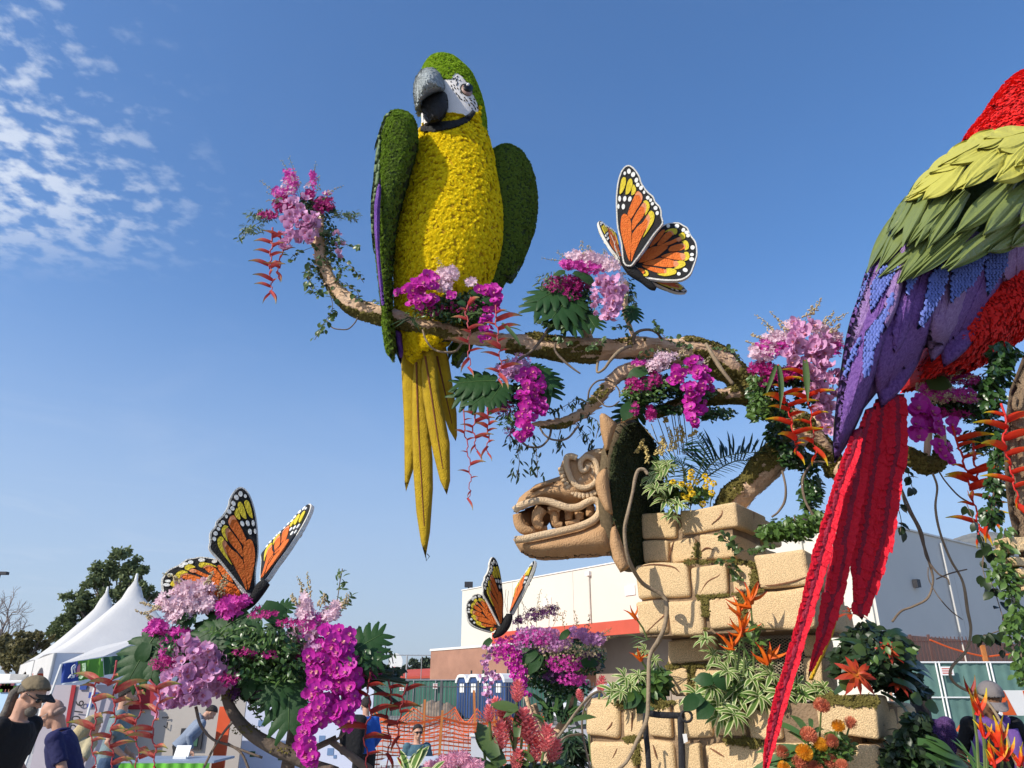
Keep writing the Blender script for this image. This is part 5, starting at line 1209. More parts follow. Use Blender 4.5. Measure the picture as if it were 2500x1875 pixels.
for pts,n,r in(([(250,1292),(400,1296),(550,1290)],1500,.03),([(780,1295),(900,1300),(1160,1300)],1700,.03),([(690,400),(692,440),(690,470)],300,.02),([(640,508),(760,505),(880,500),(1000,520),(1010,600),(1000,660)],1500,.022),([(700,702),(800,695),(900,690),(960,690),(1050,665)],900,.018),([(735,720),(735,800),(745,880)],700,.02),([(940,700),(945,780),(945,860)],600,.018),
                  ([(540,1090),(660,1085),(780,1085)],900,.022),([(655,1100),(660,1180),(655,1240)],700,.02),([(850,1502),(940,1510),(1030,1520),(960,1490),(1000,1540)],1500,.032),([(300,1495),(350,1500),(350,1640)],600,.022)):
 mossrun(zb(pts),(Yw4 if pts[0][1]>1250 else Yw3 if pts[0][1]>1000 else Yw2)-.003,r,int(n*1.5))
mossrun([(2005,1702),(2060,1702),(2110,1704),(2138,1710)],Yw4-.11,.028,2200);mossrun([(2020,1712),(2080,1716),(2125,1716)],Yw4-.11,.024,900)

m_gr=mat('grille_tan_metal',(.36,.30,.20),.6,.2,20,metal=.2);gq0=PW(1775,1630,Yw3-.02);gq1=PW(2000,1630,Yw3-.02);gz1=PW(1880,1555,Yw3).z;gz0=PW(1880,1705,Yw3).z;GL_=(gq1-gq0).length
gt=thing('metal_grille','expanded metal mesh grille set into the stone recess','grille',(gq0 .x,gq0 .y,gz0));mb=MB();cw,ch=.030,.018;r=0;z=gz0
def gp(s_,z_):p=gq0+dT*s_;return(p.x,p.y,z_)
while z<gz1:
 x=cw/2 if r%2 else 0
 while x<GL_-cw:
  a,b,c=(x,z+ch/2),(x+cw/2,z),(x+cw,z+ch/2)
  for(p,q)in((a,b),(b,c)):mb.add([gp(p[0],p[1]-.0022),gp(q[0],q[1]-.0022),gp(q[0],q[1]+.0022),gp(p[0],p[1]+.0022)],[(0,1,2,3)])
  x+=cw
 z+=ch/2;r+=1
o=mb.build('mesh_strands',m_gr,gt);o['kind']='stuff'
mb=MB();obx(mb,gq0,0,GL_,.2,.24,gz0,gz1);mb.build('backing',m_blk,gt)

m_strap=mat('black_strap',(.02,.02,.024),.7,.2,10,.3,60)
YS=4.86;sf=thing('strap_ladder','black padded ladder rail with hanging tag against the lower blocks','ladder',(P(1620,1875,YS).x,YS,0))
def stp(pts,w,name='strap',Y=YS,m=m_strap):L=[P(a,b,Y)for a,b in catmull(zb(pts),4)];return MB().tube(L,w*.437*mpp(1620,1750,Y),8,flat=.35,wob=.1).build(name,m,sf,True)
stp([(410,1352),(480,1362),(540,1365),(620,1368)],17,'cross_strap');stp([(403,1352),(402,1440),(415,1560),(428,1800)],15,'rail');stp([(598,1370),(602,1480),(606,1600),(612,1800)],19,'rail')
mb=MB();c=P(*zb([(632,1370)])[0],YS-.03);mb.tube([c+Vector((cos(a)*.032,0,sin(a)*.03))for a in[k*pi/9 for k in range(19)]],.008,6,cap=False);mb.build('buckle_ring',m_strap,sf,True)
stp([(610,1380),(612,1440),(618,1470)],4,'cord');c=P(*zb([(622,1490)])[0],YS-.02);MB().add([c+Vector(v)for v in((-.012,0,.02),(.012,-.006,.022),(.016,0,-.02),(-.006,.006,-.03))],[(0,1,2,3)]).add([c+Vector(v)for v in((-.012,.002,.02),(.016,.002,-.02),(.012,-.004,.022),(-.006,.008,-.03))],[(0,2,1),(0,1,3)]).build('clear_tag',m_white,sf)
for z_ in(.95,.6,.3):a_=P(*zb([(412,1560)])[0],YS);b__=P(*zb([(608,1560)])[0],YS);MB().tube([(a_.x,YS,z_),(b__.x,YS,z_)],.014,8).build('rung',m_strap,sf)
for px in(425,610):a_=P(*zb([(px,1780)])[0],YS);MB().tube([a_,(a_.x,YS,0)],.02,8).build('foot',m_strap,sf)
# carved column at the right edge
m_col=mat('carved_column_stone',(.20,.13,.075),.92,.2,6,.9,90,col2=(.29,.20,.12));m_coll=m_stone
YK=3.6
ck=thing('carved_column','dark carved stone column cut off by the right edge','carved column',(P(2560,1500,YK).x,YK,0))
vs,fs=inflate([(2500,862),(2484,905),(2464,955),(2457,1007),(2450,1091),(2455,1190),(2462,1250),(2480,1330),(2505,1420),(2540,1500),(2600,1600),(2660,1560),(2690,1400),(2700,1150),(2690,950),(2650,850),(2590,815),(2530,825)],YK,30,.12,14,0.2);MB().add(vs,fs).build('carved_disc',m_col,ck,True)
for pts in([(2478,970),(2476,990),(2482,1000),(2492,990),(2496,960),(2510,940)],[(2472,1010),(2480,1040),(2500,1042)],[(2470,1060),(2474,1120),(2480,1160)],[(2492,1070),(2494,1120),(2500,1170)],[(2466,1180),(2480,1186),(2500,1185)]):
 MB().tube([P(a,b,YK-.12)for a,b in catmull(pts,4)],.012,6).build('relief',m_col,ck,True)
for k,(a,b,c,d)in enumerate(((2462,1305,2510,1328),(2470,1332,2515,1352),(2480,1357,2520,1380),(2490,1385,2530,1412),(2500,1418,2540,1440))):
 block(ck,a,b,c,d,YK-.16,.12,k+60,m=m_stone,gap=.003,rot=False)
xx=P(2600,1500,YK).x;MB().box((xx,YK-.02,0),(xx+.28,YK+.16,1.95)).build('pedestal',m_col,ck)
# BRANCHES
m_br=mat('peeled_branch',(.50,.31,.18),.88,.25,5,.9,28,col2=(.78,.56,.38));m_vine=mat('vine_wood',(.12,.085,.06),.8,.3,10,.4,60,col2=(.22,.165,.12));m_vinel=mat('pale_vine_wood',(.22,.16,.10),.8,.3,10,.4,60,col2=(.34,.26,.17))
brb=P(1885,1180,5.4);br=thing('flowering_tree_limb','long peeled tan tree limb carrying the perched macaw','tree branch',(brb.x,5.4,brb.z))
BR={}
def limbp(name,pts,Y=None,n=8,par=None,m=None,wob=.35,seg=18,moss=None):
 p3,r3=path3(pts,Y,n);mb=MB().tube(p3,[q*.9 for q in r3],seg,wob=wob);return mb.build(name,m or m_br,par or br,True),(mb.v,mb.f)
main,mf=limbp('branch',[(783,520,5.05,9),(778,560,5.05,13),(778,600,5.05,13),(786,640,5.05,15),(802,672,5.05,16),(820,705,5.05,18),(845,733,5.05,20),(880,752,5.05,22),(925,766,5.05,23),(965,775,5.05,22),(1010,792,5.05,22),(1060,804,5.05,22),(1120,817,5.07,20),(1228,834,5.12,24),(1340,846,5.16,30),(1451,852,5.2,30),(1562,848,5.22,28),(1650,852,5.25,30),(1729,870,5.3,36),(1784,905,5.34,34),(1825,945,5.38,32),(1880,990,5.42,30),(1950,1040,5.46,30),(2010,1090,5.5,26),(2040,1150,5.6,24)])
_,m2=limbp('trunk',[(1990,1040,5.5,30),(1930,1080,5.45,32),(1888,1122,5.42,36),(1848,1168,5.42,36),(1808,1206,5.45,34),(1775,1245,5.5,34),(1760,1310,5.55,36)])
_,m3=limbp('lower_limb',[(1300,1036,5.2,5),(1330,1034,5.2,8),(1370,1032,5.2,11),(1405,1020,5.2,13),(1445,992,5.2,15),(1475,958,5.2,15),(1500,926,5.2,16),(1540,902,5.2,17),(1600,890,5.2,18),(1680,870,5.25,20)])
_,m4=limbp('lower_limb',[(1590,1010,5.3,10),(1640,995,5.3,13),(1700,976,5.3,15),(1770,965,5.32,18),(1820,968,5.36,20),(1860,985,5.4,22),(1900,1010,5.42,26)])
_,m5=limbp('side_branch',[(1548,825,5.15,6),(1538,800,5.12,6),(1527,765,5.08,8),(1525,730,5.05,9),(1528,690,5.05,8)]);limbp('side_branch',[(1440,835,5.2,11),(1428,800,5.2,12),(1408,760,5.25,14),(1400,710,5.25,12)])
_,m6=limbp('side_branch',[(2195,1095,4.5,12),(2225,1115,4.5,17),(2262,1135,4.5,18),(2292,1125,4.5,16),(2302,1090,4.5,12),(2298,1040,4.5,10)]);limbp('side_branch',[(2262,1130,4.5,10),(2266,1090,4.5,9),(2270,1040,4.5,8)]);limbp('side_branch',[(2040,1150,5.6,24),(2100,1140,5.3,22),(2200,1095,4.6,16)])

def flakes(name,vf,n,s,m,par,filt=None):
 p,N=surf_sample(vf[0],vf[1],n);Ms=[]
 for a,b in zip(p,N):
  if filt and not filt(a,b):continue
  b=Vector(b);Ms.append(frame(Vector(a)+b*s*.05,b+rv()*.25,Vector((1,0,-.1))+rv()*.3,s=(s*random.uniform(.6,1.6),s*.4,s)))
 return scatter_mesh(name,[(-1,-.5,0),(0,-.8,.12),(1,-.2,.0),(.9,.6,.05),(-.2,.8,.14),(-1,.4,0)],[(0,1,2,3,4,5)],Ms,m,par)
for vf,n in((mf,900),(m2,300),(m3,200),(m4,200)):flakes('bark_flakes',vf,n,.03,m_br,br)
def mossy(name,vf,n,s,par,filt,m=None):
 p,N=surf_sample(vf[0],vf[1],n);Ms=[]
 for a,b in zip(p,N):
  if not filt(a,b):continue
  b=Vector(b);Ms.append(frame(Vector(a)+b*s*.5+rv()*s*.5,b+rv()*.9+Vector((0,0,-.2)),s=s*random.uniform(.6,1.6)))
 tv=[(-1,-.3,0),(0,0,.5),(1.1,.1,0),(0,.9,.2),(-.2,-1,.1)];tf=[(0,1,3),(1,2,3),(0,4,1),(4,2,1)]
 return scatter_mesh(name,tv,tf,Ms,m or m_greenmoss,par)
def nz(a,sc=3.0,o=0):return noise.noise(Vector(a)*sc+Vector((o,0,0)))
mossy('moss',mf,60000,.012,br,lambda a,b:(b[2]<-.5 and nz(a)>-.08)or(b[2]>.3 and nz(a,2.5,5)>(.06 if proj(a)[0]>1290 else.3))or(proj(a)[0]>1680 and nz(a,4)>.10 and b[1]<.3 and b[2]>-.6))
mossy('moss',m2,20000,.013,br,lambda a,b:(b[2]>.1 or b[0]<-.3)and nz(a)>.0)
mossy('moss',m3,12000,.011,br,lambda a,b:(b[2]>.1 and nz(a,3)>-.05 and proj(a)[0]>1440)or(b[2]<-.5 and nz(a)>.1));mossy('moss',m4,12000,.012,br,lambda a,b:(b[2]>0 or b[2]<-.6)and nz(a,4)>-.25);mossy('moss',m6,2500,.012,br,lambda a,b:nz(a,4)>.05 or b[2]<-.5)
# dead stakes and vines
def vine(label,pts,Y=None,m=m_vine,name='woody_vine',n=8,cat='vine',group=None,seg=8):
 p3,r3=path3(pts,Y,n);r3=[q*(.68 if pts[0][0]>2150 else.85)for q in r3];t=thing(name,label,cat,p3[-1]if p3[-1].z<p3[0].z else p3[0],group);MB().tube(p3,r3,seg,wob=.35).build('stem',m,t,True);return t
vine('thin vine curling under the far left bend of the limb',[(798,783,5.0,1.8),(812,800,5.0,1.8),(830,804,5.0,1.8),(850,803,5.0,1.8),(865,790,5.0,1.8),(873,776,5.0,1.8)])
vine('vine looping below the macaw beside the hanging heliconia',[(1032,806,4.95,3),(1040,830,4.93,3),(1058,852,4.92,3),(1085,860,4.92,3.2),(1112,857,4.95,3),(1128,838,5.0,3)],m=m_vinel)
vine('short curved twig hanging left of the limb centre',[(1355,838,5.0,3),(1356,858,5.0,3.5),(1375,880,5.0,3.5),(1398,899,5.0,3),(1417,912,5.0,2.5)])
vine('long bent stick crossing the limb towards the lower left flowers',[(1372,778,5.0,3.5),(1340,800,4.98,4),(1325,825,4.98,4),(1300,855,5.0,4),(1262,880,5.0,4)])
vine('tan stick looping below the limb toward the right',[(1540,845,5.0,5),(1515,855,4.95,5),(1490,880,4.95,4.5),(1475,900,4.97,4),(1458,908,5.0,3.5),(1460,880,5.02,3.5)],m=m_vinel)
vine('dark arched vine above the limb right of the side branch',[(1548,840,5.05,5.5),(1548,820,5.02,5),(1562,808,5.0,4.5),(1585,805,5.0,4),(1603,812,5.02,4),(1615,826,5.08,4)])
vine('thick pale stick leaning on the mossy right of the limb',[(1724,840,5.1,6),(1735,860,5.05,6),(1760,900,5.0,6),(1790,938,5.0,5.5)],m=m_vinel)
vine('looping vine swag beneath the lower limb',[(1318,1044,5.1,3),(1330,1062,5.05,3),(1352,1074,5.05,3),(1385,1070,5.05,3),(1412,1040,5.1,3)]);vine('longer vine swag dipping beneath the flower cluster',[(1346,1045,5.15,3),(1340,1070,5.1,3),(1320,1090,5.1,3),(1290,1090,5.1,3),(1270,1075,5.1,3)])
vine('vine arch beside the mossy bend of the lower limb',[(1435,980,5.1,2.5),(1440,950,5.05,2.5),(1460,930,5.05,2.5),(1490,930,5.08,2.5),(1510,950,5.1,2.5),(1513,970,5.1,2.5)]);vine('thin vine curving down right of the lower limb',[(1455,970,5.1,2),(1475,990,5.05,2.2),(1495,992,5.05,2.2),(1512,980,5.08,2)])
vine('long pale vine winding down the front of the stone blocks',[(1582,1158,4.7,5),(1572,1146,4.7,5),(1558,1148,4.7,5),(1550,1170,4.7,5),(1545,1200,4.7,4.5),(1535,1245,4.7,5),(1525,1290,4.72,5),(1528,1340,4.74,5.5),(1540,1380,4.8,6),(1570,1425,4.98,6),(1615,1452,5.02,6),(1628,1480,5.02,6),(1622,1530,5.02,6),(1605,1568,5.0,7),(1585,1610,4.9,6),(1583,1700,4.82,6),(1578,1760,4.82,6),(1555,1810,4.82,5),(1530,1858,4.82,5),(1500,1885,4.82,5)],m=m_vinel)
vine('bent brown twig before the lower left stone block',[(1480,1700,4.8,3),(1465,1688,4.8,4),(1440,1700,4.75,4),(1405,1740,4.7,4),(1370,1790,4.6,4),(1300,1870,4.5,4),(1290,1890,4.5,4)],m=m_vinel)
vine('thin vine hugging the left edge of the bottom block',[(1445,1702,4.8,3),(1425,1735,4.8,3),(1422,1790,4.8,3),(1440,1870,4.8,3),(1442,1900,4.8,3)],m=m_vine)
vine('second brown twig slanting over the red ginger flowers',[(1422,1792,4.8,3),(1380,1800,4.7,3),(1345,1840,4.6,3.5),(1320,1880,4.55,3.5)],m=m_vinel)
vine('pinkish vine hanging in front of the grey wall and curling right',[(2277,1155,4.4,3.5),(2288,1190,4.4,4),(2284,1240,4.4,4),(2295,1300,4.4,4),(2320,1365,4.4,4.5),(2350,1420,4.4,4.5),(2362,1490,4.4,5),(2370,1540,4.4,5),(2358,1590,4.4,5),(2325,1628,4.4,5),(2322,1655,4.4,5),(2345,1678,4.4,5),(2400,1705,4.35,5),(2430,1740,4.3,5),(2455,1790,4.25,5),(2475,1850,4.2,5),(2500,1900,4.2,5)],m=m_vinel)
vine('dark twisted vine hanging behind the red tail feathers',[(2198,1180,4.45,3.5),(2210,1230,4.45,4),(2240,1285,4.45,5),(2258,1340,4.45,5),(2272,1385,4.45,5),(2278,1420,4.45,4),(2265,1460,4.45,4),(2230,1480,4.5,4),(2200,1492,4.55,4),(2178,1518,4.6,4)])
vine('second strand of the dark vine with a loose lower tip',[(2200,1190,4.43,3),(2225,1250,4.43,4),(2250,1300,4.43,4),(2262,1360,4.43,4),(2290,1400,4.43,3.5),(2312,1412,4.43,3),(2318,1428,4.43,2.5)])
vine('fine dark tendril below the twisted vine',[(2266,1385,4.4,2),(2268,1415,4.4,2),(2290,1455,4.4,2),(2320,1490,4.4,2),(2350,1513,4.4,1.5)]);vine('stray twig crossing the dark vine in front of the wall',[(2286,1414,4.38,2.5),(2320,1400,4.38,2.5),(2361,1390,4.38,2)])
vine('dark vine hanging from the right U shaped branch',[(2292,1150,4.45,2.5),(2308,1175,4.45,2.5),(2340,1210,4.45,3),(2372,1230,4.45,3)])
vine('dark vine left of the red tail curving to the leaves',[(2030,1130,5.0,3),(1985,1130,5.0,3),(1960,1170,5.0,3.5),(1965,1220,5.0,3.5),(1990,1265,5.0,3.5),(2004,1290,5.0,3)]);vine('long dark vine under the trunk beside the sky gap',[(1910,1150,5.2,3.5),(1918,1190,5.15,3.5),(1915,1225,5.15,3.5),(1900,1250,5.15,3),(1885,1262,5.2,3)])
# PLANTS AND FLOWERS
random.seed(21)
def G(name,**k):return mat(name,**k)
m_mag=mat('magenta_petal',(.42,.012,.22),.45,.25,25,obj=.5,col2=(.62,.03,.42),transl=.3,spec=.3)
m_lil=mat('lilac_petal',(.56,.24,.50),.5,.2,25,obj=.5,col2=(.76,.42,.66),transl=.3,spec=.3)
m_lip=mat('orchid_lip',(.55,.02,.25),.4,.3,40,col2=(.75,.45,.30))
m_spal=mat('pale_pink_bloom',(.60,.28,.44),.5,.2,25,island=.8,col2=(.82,.60,.68),transl=.3)
m_scri=mat('crimson_bloom',(.20,.004,.07),.5,.2,25,island=.8,col2=(.42,.01,.18),transl=.25)
m_smag=mat('magenta_bloom',(.38,.01,.22),.5,.2,25,island=.8,col2=(.66,.06,.42),transl=.3)
m_smau=mat('mauve_bloom',(.30,.07,.30),.5,.2,25,island=.8,col2=(.62,.30,.58),transl=.3)
m_sdp=mat('dark_purple_bloom',(.035,.01,.05),.5,.2,25,island=.8,col2=(.12,.03,.13),transl=.2)
m_bud=mat('pale_green_bud',(.30,.30,.12),.55,.2,25,island=.8,col2=(.62,.50,.30),transl=.25)
m_stem=mat('green_stem',(.08,.13,.03),.6,.3,20,col2=(.16,.20,.07));m_leafd=mat('dark_glossy_leaf',(.012,.035,.010),.32,.4,6,island=.6,col2=(.035,.085,.02),transl=.12,spec=.5)
m_leafm=mat('mid_green_leaf',(.03,.075,.015),.38,.4,6,island=.6,col2=(.09,.17,.035),transl=.2,spec=.45);m_leafg=mat('grey_green_leaf',(.05,.08,.045),.5,.4,6,island=.6,col2=(.13,.18,.09),transl=.2)
m_leafi=mat('ivy_leaf',(.022,.052,.014),.35,.4,6,obj=.6,col2=(.075,.125,.035),transl=.2,spec=.4);m_leafb=mat('blackish_leaf',(.008,.016,.008),.4,.4,6,obj=.6,col2=(.022,.042,.015),transl=.08,spec=.4)
m_mon=mat('monstera_leaf',(.008,.030,.008),.5,.3,5,.15,30,obj=.6,col2=(.022,.065,.017),transl=.08,spec=.22);m_rib_=mat('leaf_rib',(.10,.18,.05),.4,.2,20)
m_hp=along_mat('heliconia_pink',[(0,(.42,.03,.035)),(.45,(.60,.10,.09)),(.75,(.50,.28,.13)),(1,(.20,.24,.06))],'X',transl=.2,var=.3)
m_hr=along_mat('heliconia_red',[(0,(.62,.015,.01)),(.5,(.78,.07,.015)),(.72,(.75,.42,.02)),(1,(.62,.60,.03))],'X',transl=.25,var=.3)
m_hd=along_mat('heliconia_maroon',[(0,(.22,.008,.012)),(.6,(.30,.03,.02)),(.85,(.22,.12,.03)),(1,(.12,.13,.03))],'X',transl=.15,var=.3)
m_hc=along_mat('heliconia_coral',[(0,(.40,.03,.03)),(.35,(.52,.13,.10)),(.6,(.46,.26,.12)),(.85,(.30,.33,.08)),(1,(.12,.17,.03))],'X',transl=.15,var=.8)
m_hstp=mat('pink_rachis',(.40,.06,.07),.5,.2,20);m_hstr=mat('red_rachis',(.55,.02,.015),.5,.2,20)
m_or=along_mat('orange_bract',[(0,(.70,.10,.01)),(.6,(.80,.18,.01)),(1,(.60,.03,.02))],'X',transl=.25,var=.3)
m_br1=along_mat('bromeliad_bract',[(0,(.60,.24,.03)),(.4,(.50,.07,.02)),(1,(.36,.02,.02))],'X',transl=.2,var=.25)
m_varc=mat('variegated_green',(.05,.12,.02),.4,.3,20,obj=.4,col2=(.12,.22,.04),transl=.2);m_vare=mat('cream_leaf_edge',(.55,.60,.22),.45,.15,20,obj=.3,col2=(.72,.74,.38),transl=.25)
m_strap2=mat('strap_leaf',(.02,.06,.02),.35,.3,8,obj=.5,col2=(.06,.13,.035),transl=.15,spec=.5)
m_rose=mat('yellow_rose',(.62,.34,.005),.5,.2,30,obj=.5,col2=(.85,.58,.02),transl=.3);m_wheat=mat('straw_tassel',(.42,.30,.08),.7,.25,30,island=.5,col2=(.66,.52,.20));m_reed=mat('reed_stick',(.25,.18,.08),.7,.3,20,col2=(.42,.34,.16))
m_palm=mat('palm_leaflet',(.02,.08,.015),.35,.3,8,obj=.6,col2=(.06,.17,.03),transl=.25,spec=.5);m_palmb=mat('palm_dark',(.010,.035,.016),.35,.3,8,obj=.6,col2=(.03,.07,.03),transl=.2,spec=.5)
m_ging=mat('ginger_pink',(.55,.04,.07),.45,.2,30,island=.8,col2=(.82,.24,.25),transl=.3);m_pror=mat('protea_orange',(.70,.22,.01),.5,.2,30,island=.8,col2=(.85,.42,.03),transl=.2);m_prop=mat('protea_coral',(.45,.06,.03),.5,.2,30,island=.8,col2=(.68,.22,.12),transl=.2)
m_ner=mat('nerine_pink',(.62,.12,.28),.5,.2,30,island=.8,col2=(.86,.42,.55),transl=.3)
# blossom meshes (face +Z, radius 1)
def orchid(cup,m,name):
 mb=MB()
 def petal(ang,L,w,lift,mi=0,z0=0.0):
  ca,sa=cos(ang),sin(ang);n=4;vs=[]
  for i in range(n+1):
   t=i/n;ww=w*sin(pi*min(.97,max(.06,t*.9+.04)))**.6;z=z0+lift*t*t+(-.08 if 0<i<n else 0)
   for s_ in(-1,0,1):x=t*L;y=s_*ww;vs.append((x*ca-y*sa,x*sa+y*ca,z+abs(s_)*ww*.22*(1 if cup>=0 else-1)))
  mb.add(vs,[(i*3+j,i*3+3+j,i*3+4+j,i*3+1+j)for i in range(n)for j in range(2)],mi)
 for a in(0.12,pi-.12):petal(a,1.0,.62,cup)
 for a in(pi/2,-pi/2+.62,-pi/2-.62):petal(a,.92,.36,cup*.8,0,-.04)
 petal(-pi/2,.42,.20,.35,1,.08);petal(-pi/2+.9,.25,.14,.3,1,.1);petal(-pi/2-.9,.25,.14,.3,1,.1)
 return mb.mesh(name,[m,m_lip],True)
OM=orchid(.15,m_mag,'magenta_orchid');OL=orchid(.45,m_lil,'lilac_orchid')
def cupped(m,name):
 mb=MB()
 for k in range(4):
  a0=k*pi/2+.3;vs=[];n=4
  for i in range(n+1):
   t=i/n;
   for j in range(4):
    s_=j/3*2-1;r=.15+.85*sin(t*pi/2);ww=(.95-.25*t**3)*s_*.75;a=a0+ww;z=.75*(1-t)**1.4-.12*t*t*(1-s_*s_)-.1+.05*(k%2)
    rr=r*(1+.1*(1-s_*s_)*t);vs.append((rr*cos(a),rr*sin(a),z))
  mb.add(vs,[(i*4+j,i*4+4+j,i*4+5+j,i*4+1+j)for i in range(n)for j in range(3)])
 return mb.mesh(name,m,True)
OC=orchid(.62,m_lil,'lilac_shell_blossom')
def mesh_from(t,name,m,smooth=True):return MB().add(t[0],t[1]).mesh(name,m,smooth)
IVY=mesh_from(leaf_t(.40,.25,4,.15),'ivy_leaf',m_leafi);IVN=mesh_from(leaf_t(.15,.4,4,.15),'narrow_leaf',m_leafb);IVNg=mesh_from(leaf_t(.17,.4,4,.15),'narrow_green_leaf',m_leafi);IVB=mesh_from(leaf_t(.38,.3,4,.12),'black_leaf',m_leafb)
def strip_leaf(name,mats,w,arch,n=8,vary=False,wpow=.7,fold=.12,base=.35,edgefrac=.62):
 """long leaf along +X, arching down in -Z; optional pale edges"""
 mb=MB();cols=(-1,-edgefrac,0,edgefrac,1)if vary else(-1,0,1);k=len(cols);vs=[]
 for i in range(n+1):
  t=i/n;ww=w*(base+(1-base)*sin(pi*min(1,t*.75+.15)))*(1 if t<.55 else max(.02,1-((t-.55)/.45)**2));th=arch*t;x=(sin(th)/arch if arch else t);z=(-(1-cos(th))/arch if arch else 0)
  for c in cols:vs.append((x,c*ww,z+fold*abs(c)*ww))
 for i in range(n):
  for j in range(k-1):mb.add([vs[i*k+j],vs[(i+1)*k+j],vs[(i+1)*k+j+1],vs[i*k+j+1]],[(0,1,2,3)],1 if vary and j in(0,k-2)else 0)

 me=mb.mesh(name,mats,True);bm=bmesh.new();bm.from_mesh(me);bmesh.ops.remove_doubles(bm,verts=bm.verts,dist=1e-5);bm.to_mesh(me);bm.free();return me
VL=strip_leaf('variegated_leaf',[m_varc,m_vare],.11,1.5,7,True);VL2=strip_leaf('variegated_leaf',[m_varc,m_vare],.10,.7,7,True);SL=strip_leaf('strap_leaf',m_strap2,.065,.9,9);SLd=strip_leaf('strap_leaf',m_palmb,.06,1.0,9);PL=strip_leaf('palm_leaflet',m_palm,.028,.6,6);PLd=strip_leaf('palm_leaflet',m_palmb,.028,.35,6)
BL=strip_leaf('blade_leaf',m_leafi,.16,.5,7,fold=.3);DL=strip_leaf('broad_dark_leaf',m_mon,.22,.7,7,fold=.15)
def monstera():
 mb=MB();n=6;rr=random.Random(3)
 def W_(t):return.62*sin(pi*min(1,max(.02,t*.84+.14)))**.7
 def ANG(t):return radians(118-78*t)
 for s_ in(-1,1):
  for k in range(n):
   t0=-.10+k/n*1.04;t1=t0+1.04/n;tc=(t0+t1)/2;L=W_(tc)*1.1*rr.uniform(.9,1.08);vs=[];m_=8;js=rr.uniform(.26,.40)
   for i in range(m_+1):
    u=i/m_;w_=0 if u<js else(u-js)/(1-js);d=L*u
    for e_ in(0,.33,.67,1):
     tt=t0+(t1-t0)*e_;a=(ANG(tt)*(1-w_)+ANG(tc)*w_*.92)*(1-.12*u)*s_;tm=tc+(tt-tc)*(1-.40*w_-(.50 if i==m_ else 0))*(1+.5*min(u,js))
     dd=d*(1 if 0<e_<1 or i<m_ else.94);x=tm+dd*cos(a);y=dd*sin(a);vs.append((x,y,-.30*dd*dd-.12*x*x+.03*sin(e_*pi)*u))
   mb.add(vs,[(i*4+j,i*4+4+j,i*4+5+j,i*4+1+j)for i in range(m_)for j in range(3)])
 mb.tube([(x,0,.008-.12*x*x)for x in(-.35,-.1,.2,.5,.8,1.0)],[.012,.012,.01,.008,.005,.002],5,1)
 return mb.mesh('monstera_leaf',[m_mon,m_rib_],True)
MON=monstera()
def bract_mesh(name,m):
 mb=MB();n=7;vs=[]
 for i in range(n+1):
  t=i/n;w=.10*sin(pi*min(1,t*.8+.2))**1.0*(1 if t<.3 else(1-((t-.3)/.7)**1.3))+.004;dep=.20*(sin(pi*min(1,t*.75+.25))*(1-t)**.35)+.01;z=.16*sin(pi*t)+.10*t*t
  vs+=[(t,-w,z+.02),(t,-w*.75,z-dep*.6),(t,0,z-dep),(t,w*.75,z-dep*.6),(t,w,z+.02)]
 mb.add(vs,[(i*5+j,i*5+5+j,i*5+6+j,i*5+1+j)for i in range(n)for j in range(4)]);return mb.mesh(name,m,True)
BRM={'pink':bract_mesh('bract',m_hp),'red':bract_mesh('bract',m_hr),'maroon':bract_mesh('bract',m_hd),'coral':bract_mesh('bract',m_hc),'orange':bract_mesh('bract',m_or),'brom':strip_leaf('star_bract',m_br1,.13,.7,6)}
def px2v(a,b):return b-a
# builders
def spray(par,path,Y,hw,n,mesh,size,label=None,face=(0,-1,.05),spread=.5,dY=.07,name='orchid_spray',stem=True):
 L=catmull(path,8);sp=part(name,par)
 if mesh is OC:n=int(n*.8);spread=.85;dY*=1.3
 if stem:MB().tube([P(a,b,Y+.02)for a,b in L],.004,5).build('stem',m_stem,sp)
 for i in range(n):
  u=(i+random.random()*.8)/n;k=min(len(L)-1,int(u*(len(L)-1)));a,b=L[k];tap=(1-.45*u)if hw>12 else 1;ox=random.uniform(-1,1)*hw*tap;y=Y-dY*(1-(ox/(hw+1))**2)*random.uniform(.3,1.2)+random.uniform(-.02,.02)
  p=P(a+ox,b+random.gauss(0,size*.22),y);nrm=Vector(face)+rv()*spread+Vector((ox/hw*.55,0,0));link('blossom',mesh,sp,frame(p,nrm,Vector((1,0,0))+rv()*.45,s=size*.5*mpp(a,b,Y)*random.uniform(.78,1.15)))
 return sp
def bloommass(par,ell,Y,n,tpl,size,m,name='small_blooms',dY=.10):
 Ms=[]
 for(cx_,cy_,rx,ry)in ell:
  nn_=int(n*rx*ry/sum(e_[2]*e_[3]for e_ in ell))
  for _ in range(nn_):
   d=rv()*random.random()**.4;p=P(cx_+d.x*rx,cy_+d.z*ry,Y+d.y*dY);Ms.append(frame(p,Vector((d.x*.6,-1,d.z*.5+.1))+rv()*.7,s=size*.5*mpp(cx_,cy_,Y)*random.uniform(.7,1.25)))
 return scatter_mesh(name,tpl[0],tpl[1],Ms,m,par)
def foliage(par,ell,Y,n,tpl,size,m,name='foliage',dY=.14,down=.2):
 Ms=[];tot=sum(e_[2]*e_[3]for e_ in ell)
 for(cx_,cy_,rx,ry)in ell:
  for _ in range(int(n*rx*ry/tot)):
   d=rv()*random.random()**.45;p=P(cx_+d.x*rx,cy_+d.z*ry,Y+d.y*dY);x=Vector((d.x,d.y*.6,d.z-down))+rv()*.5;Ms.append(frame(p,Vector((0,-.7,.7))+rv()*.8,x,s=size*mpp(cx_,cy_,Y)*random.uniform(.6,1.25)))
 return scatter_mesh(name,tpl[0],tpl[1],Ms,m,par)
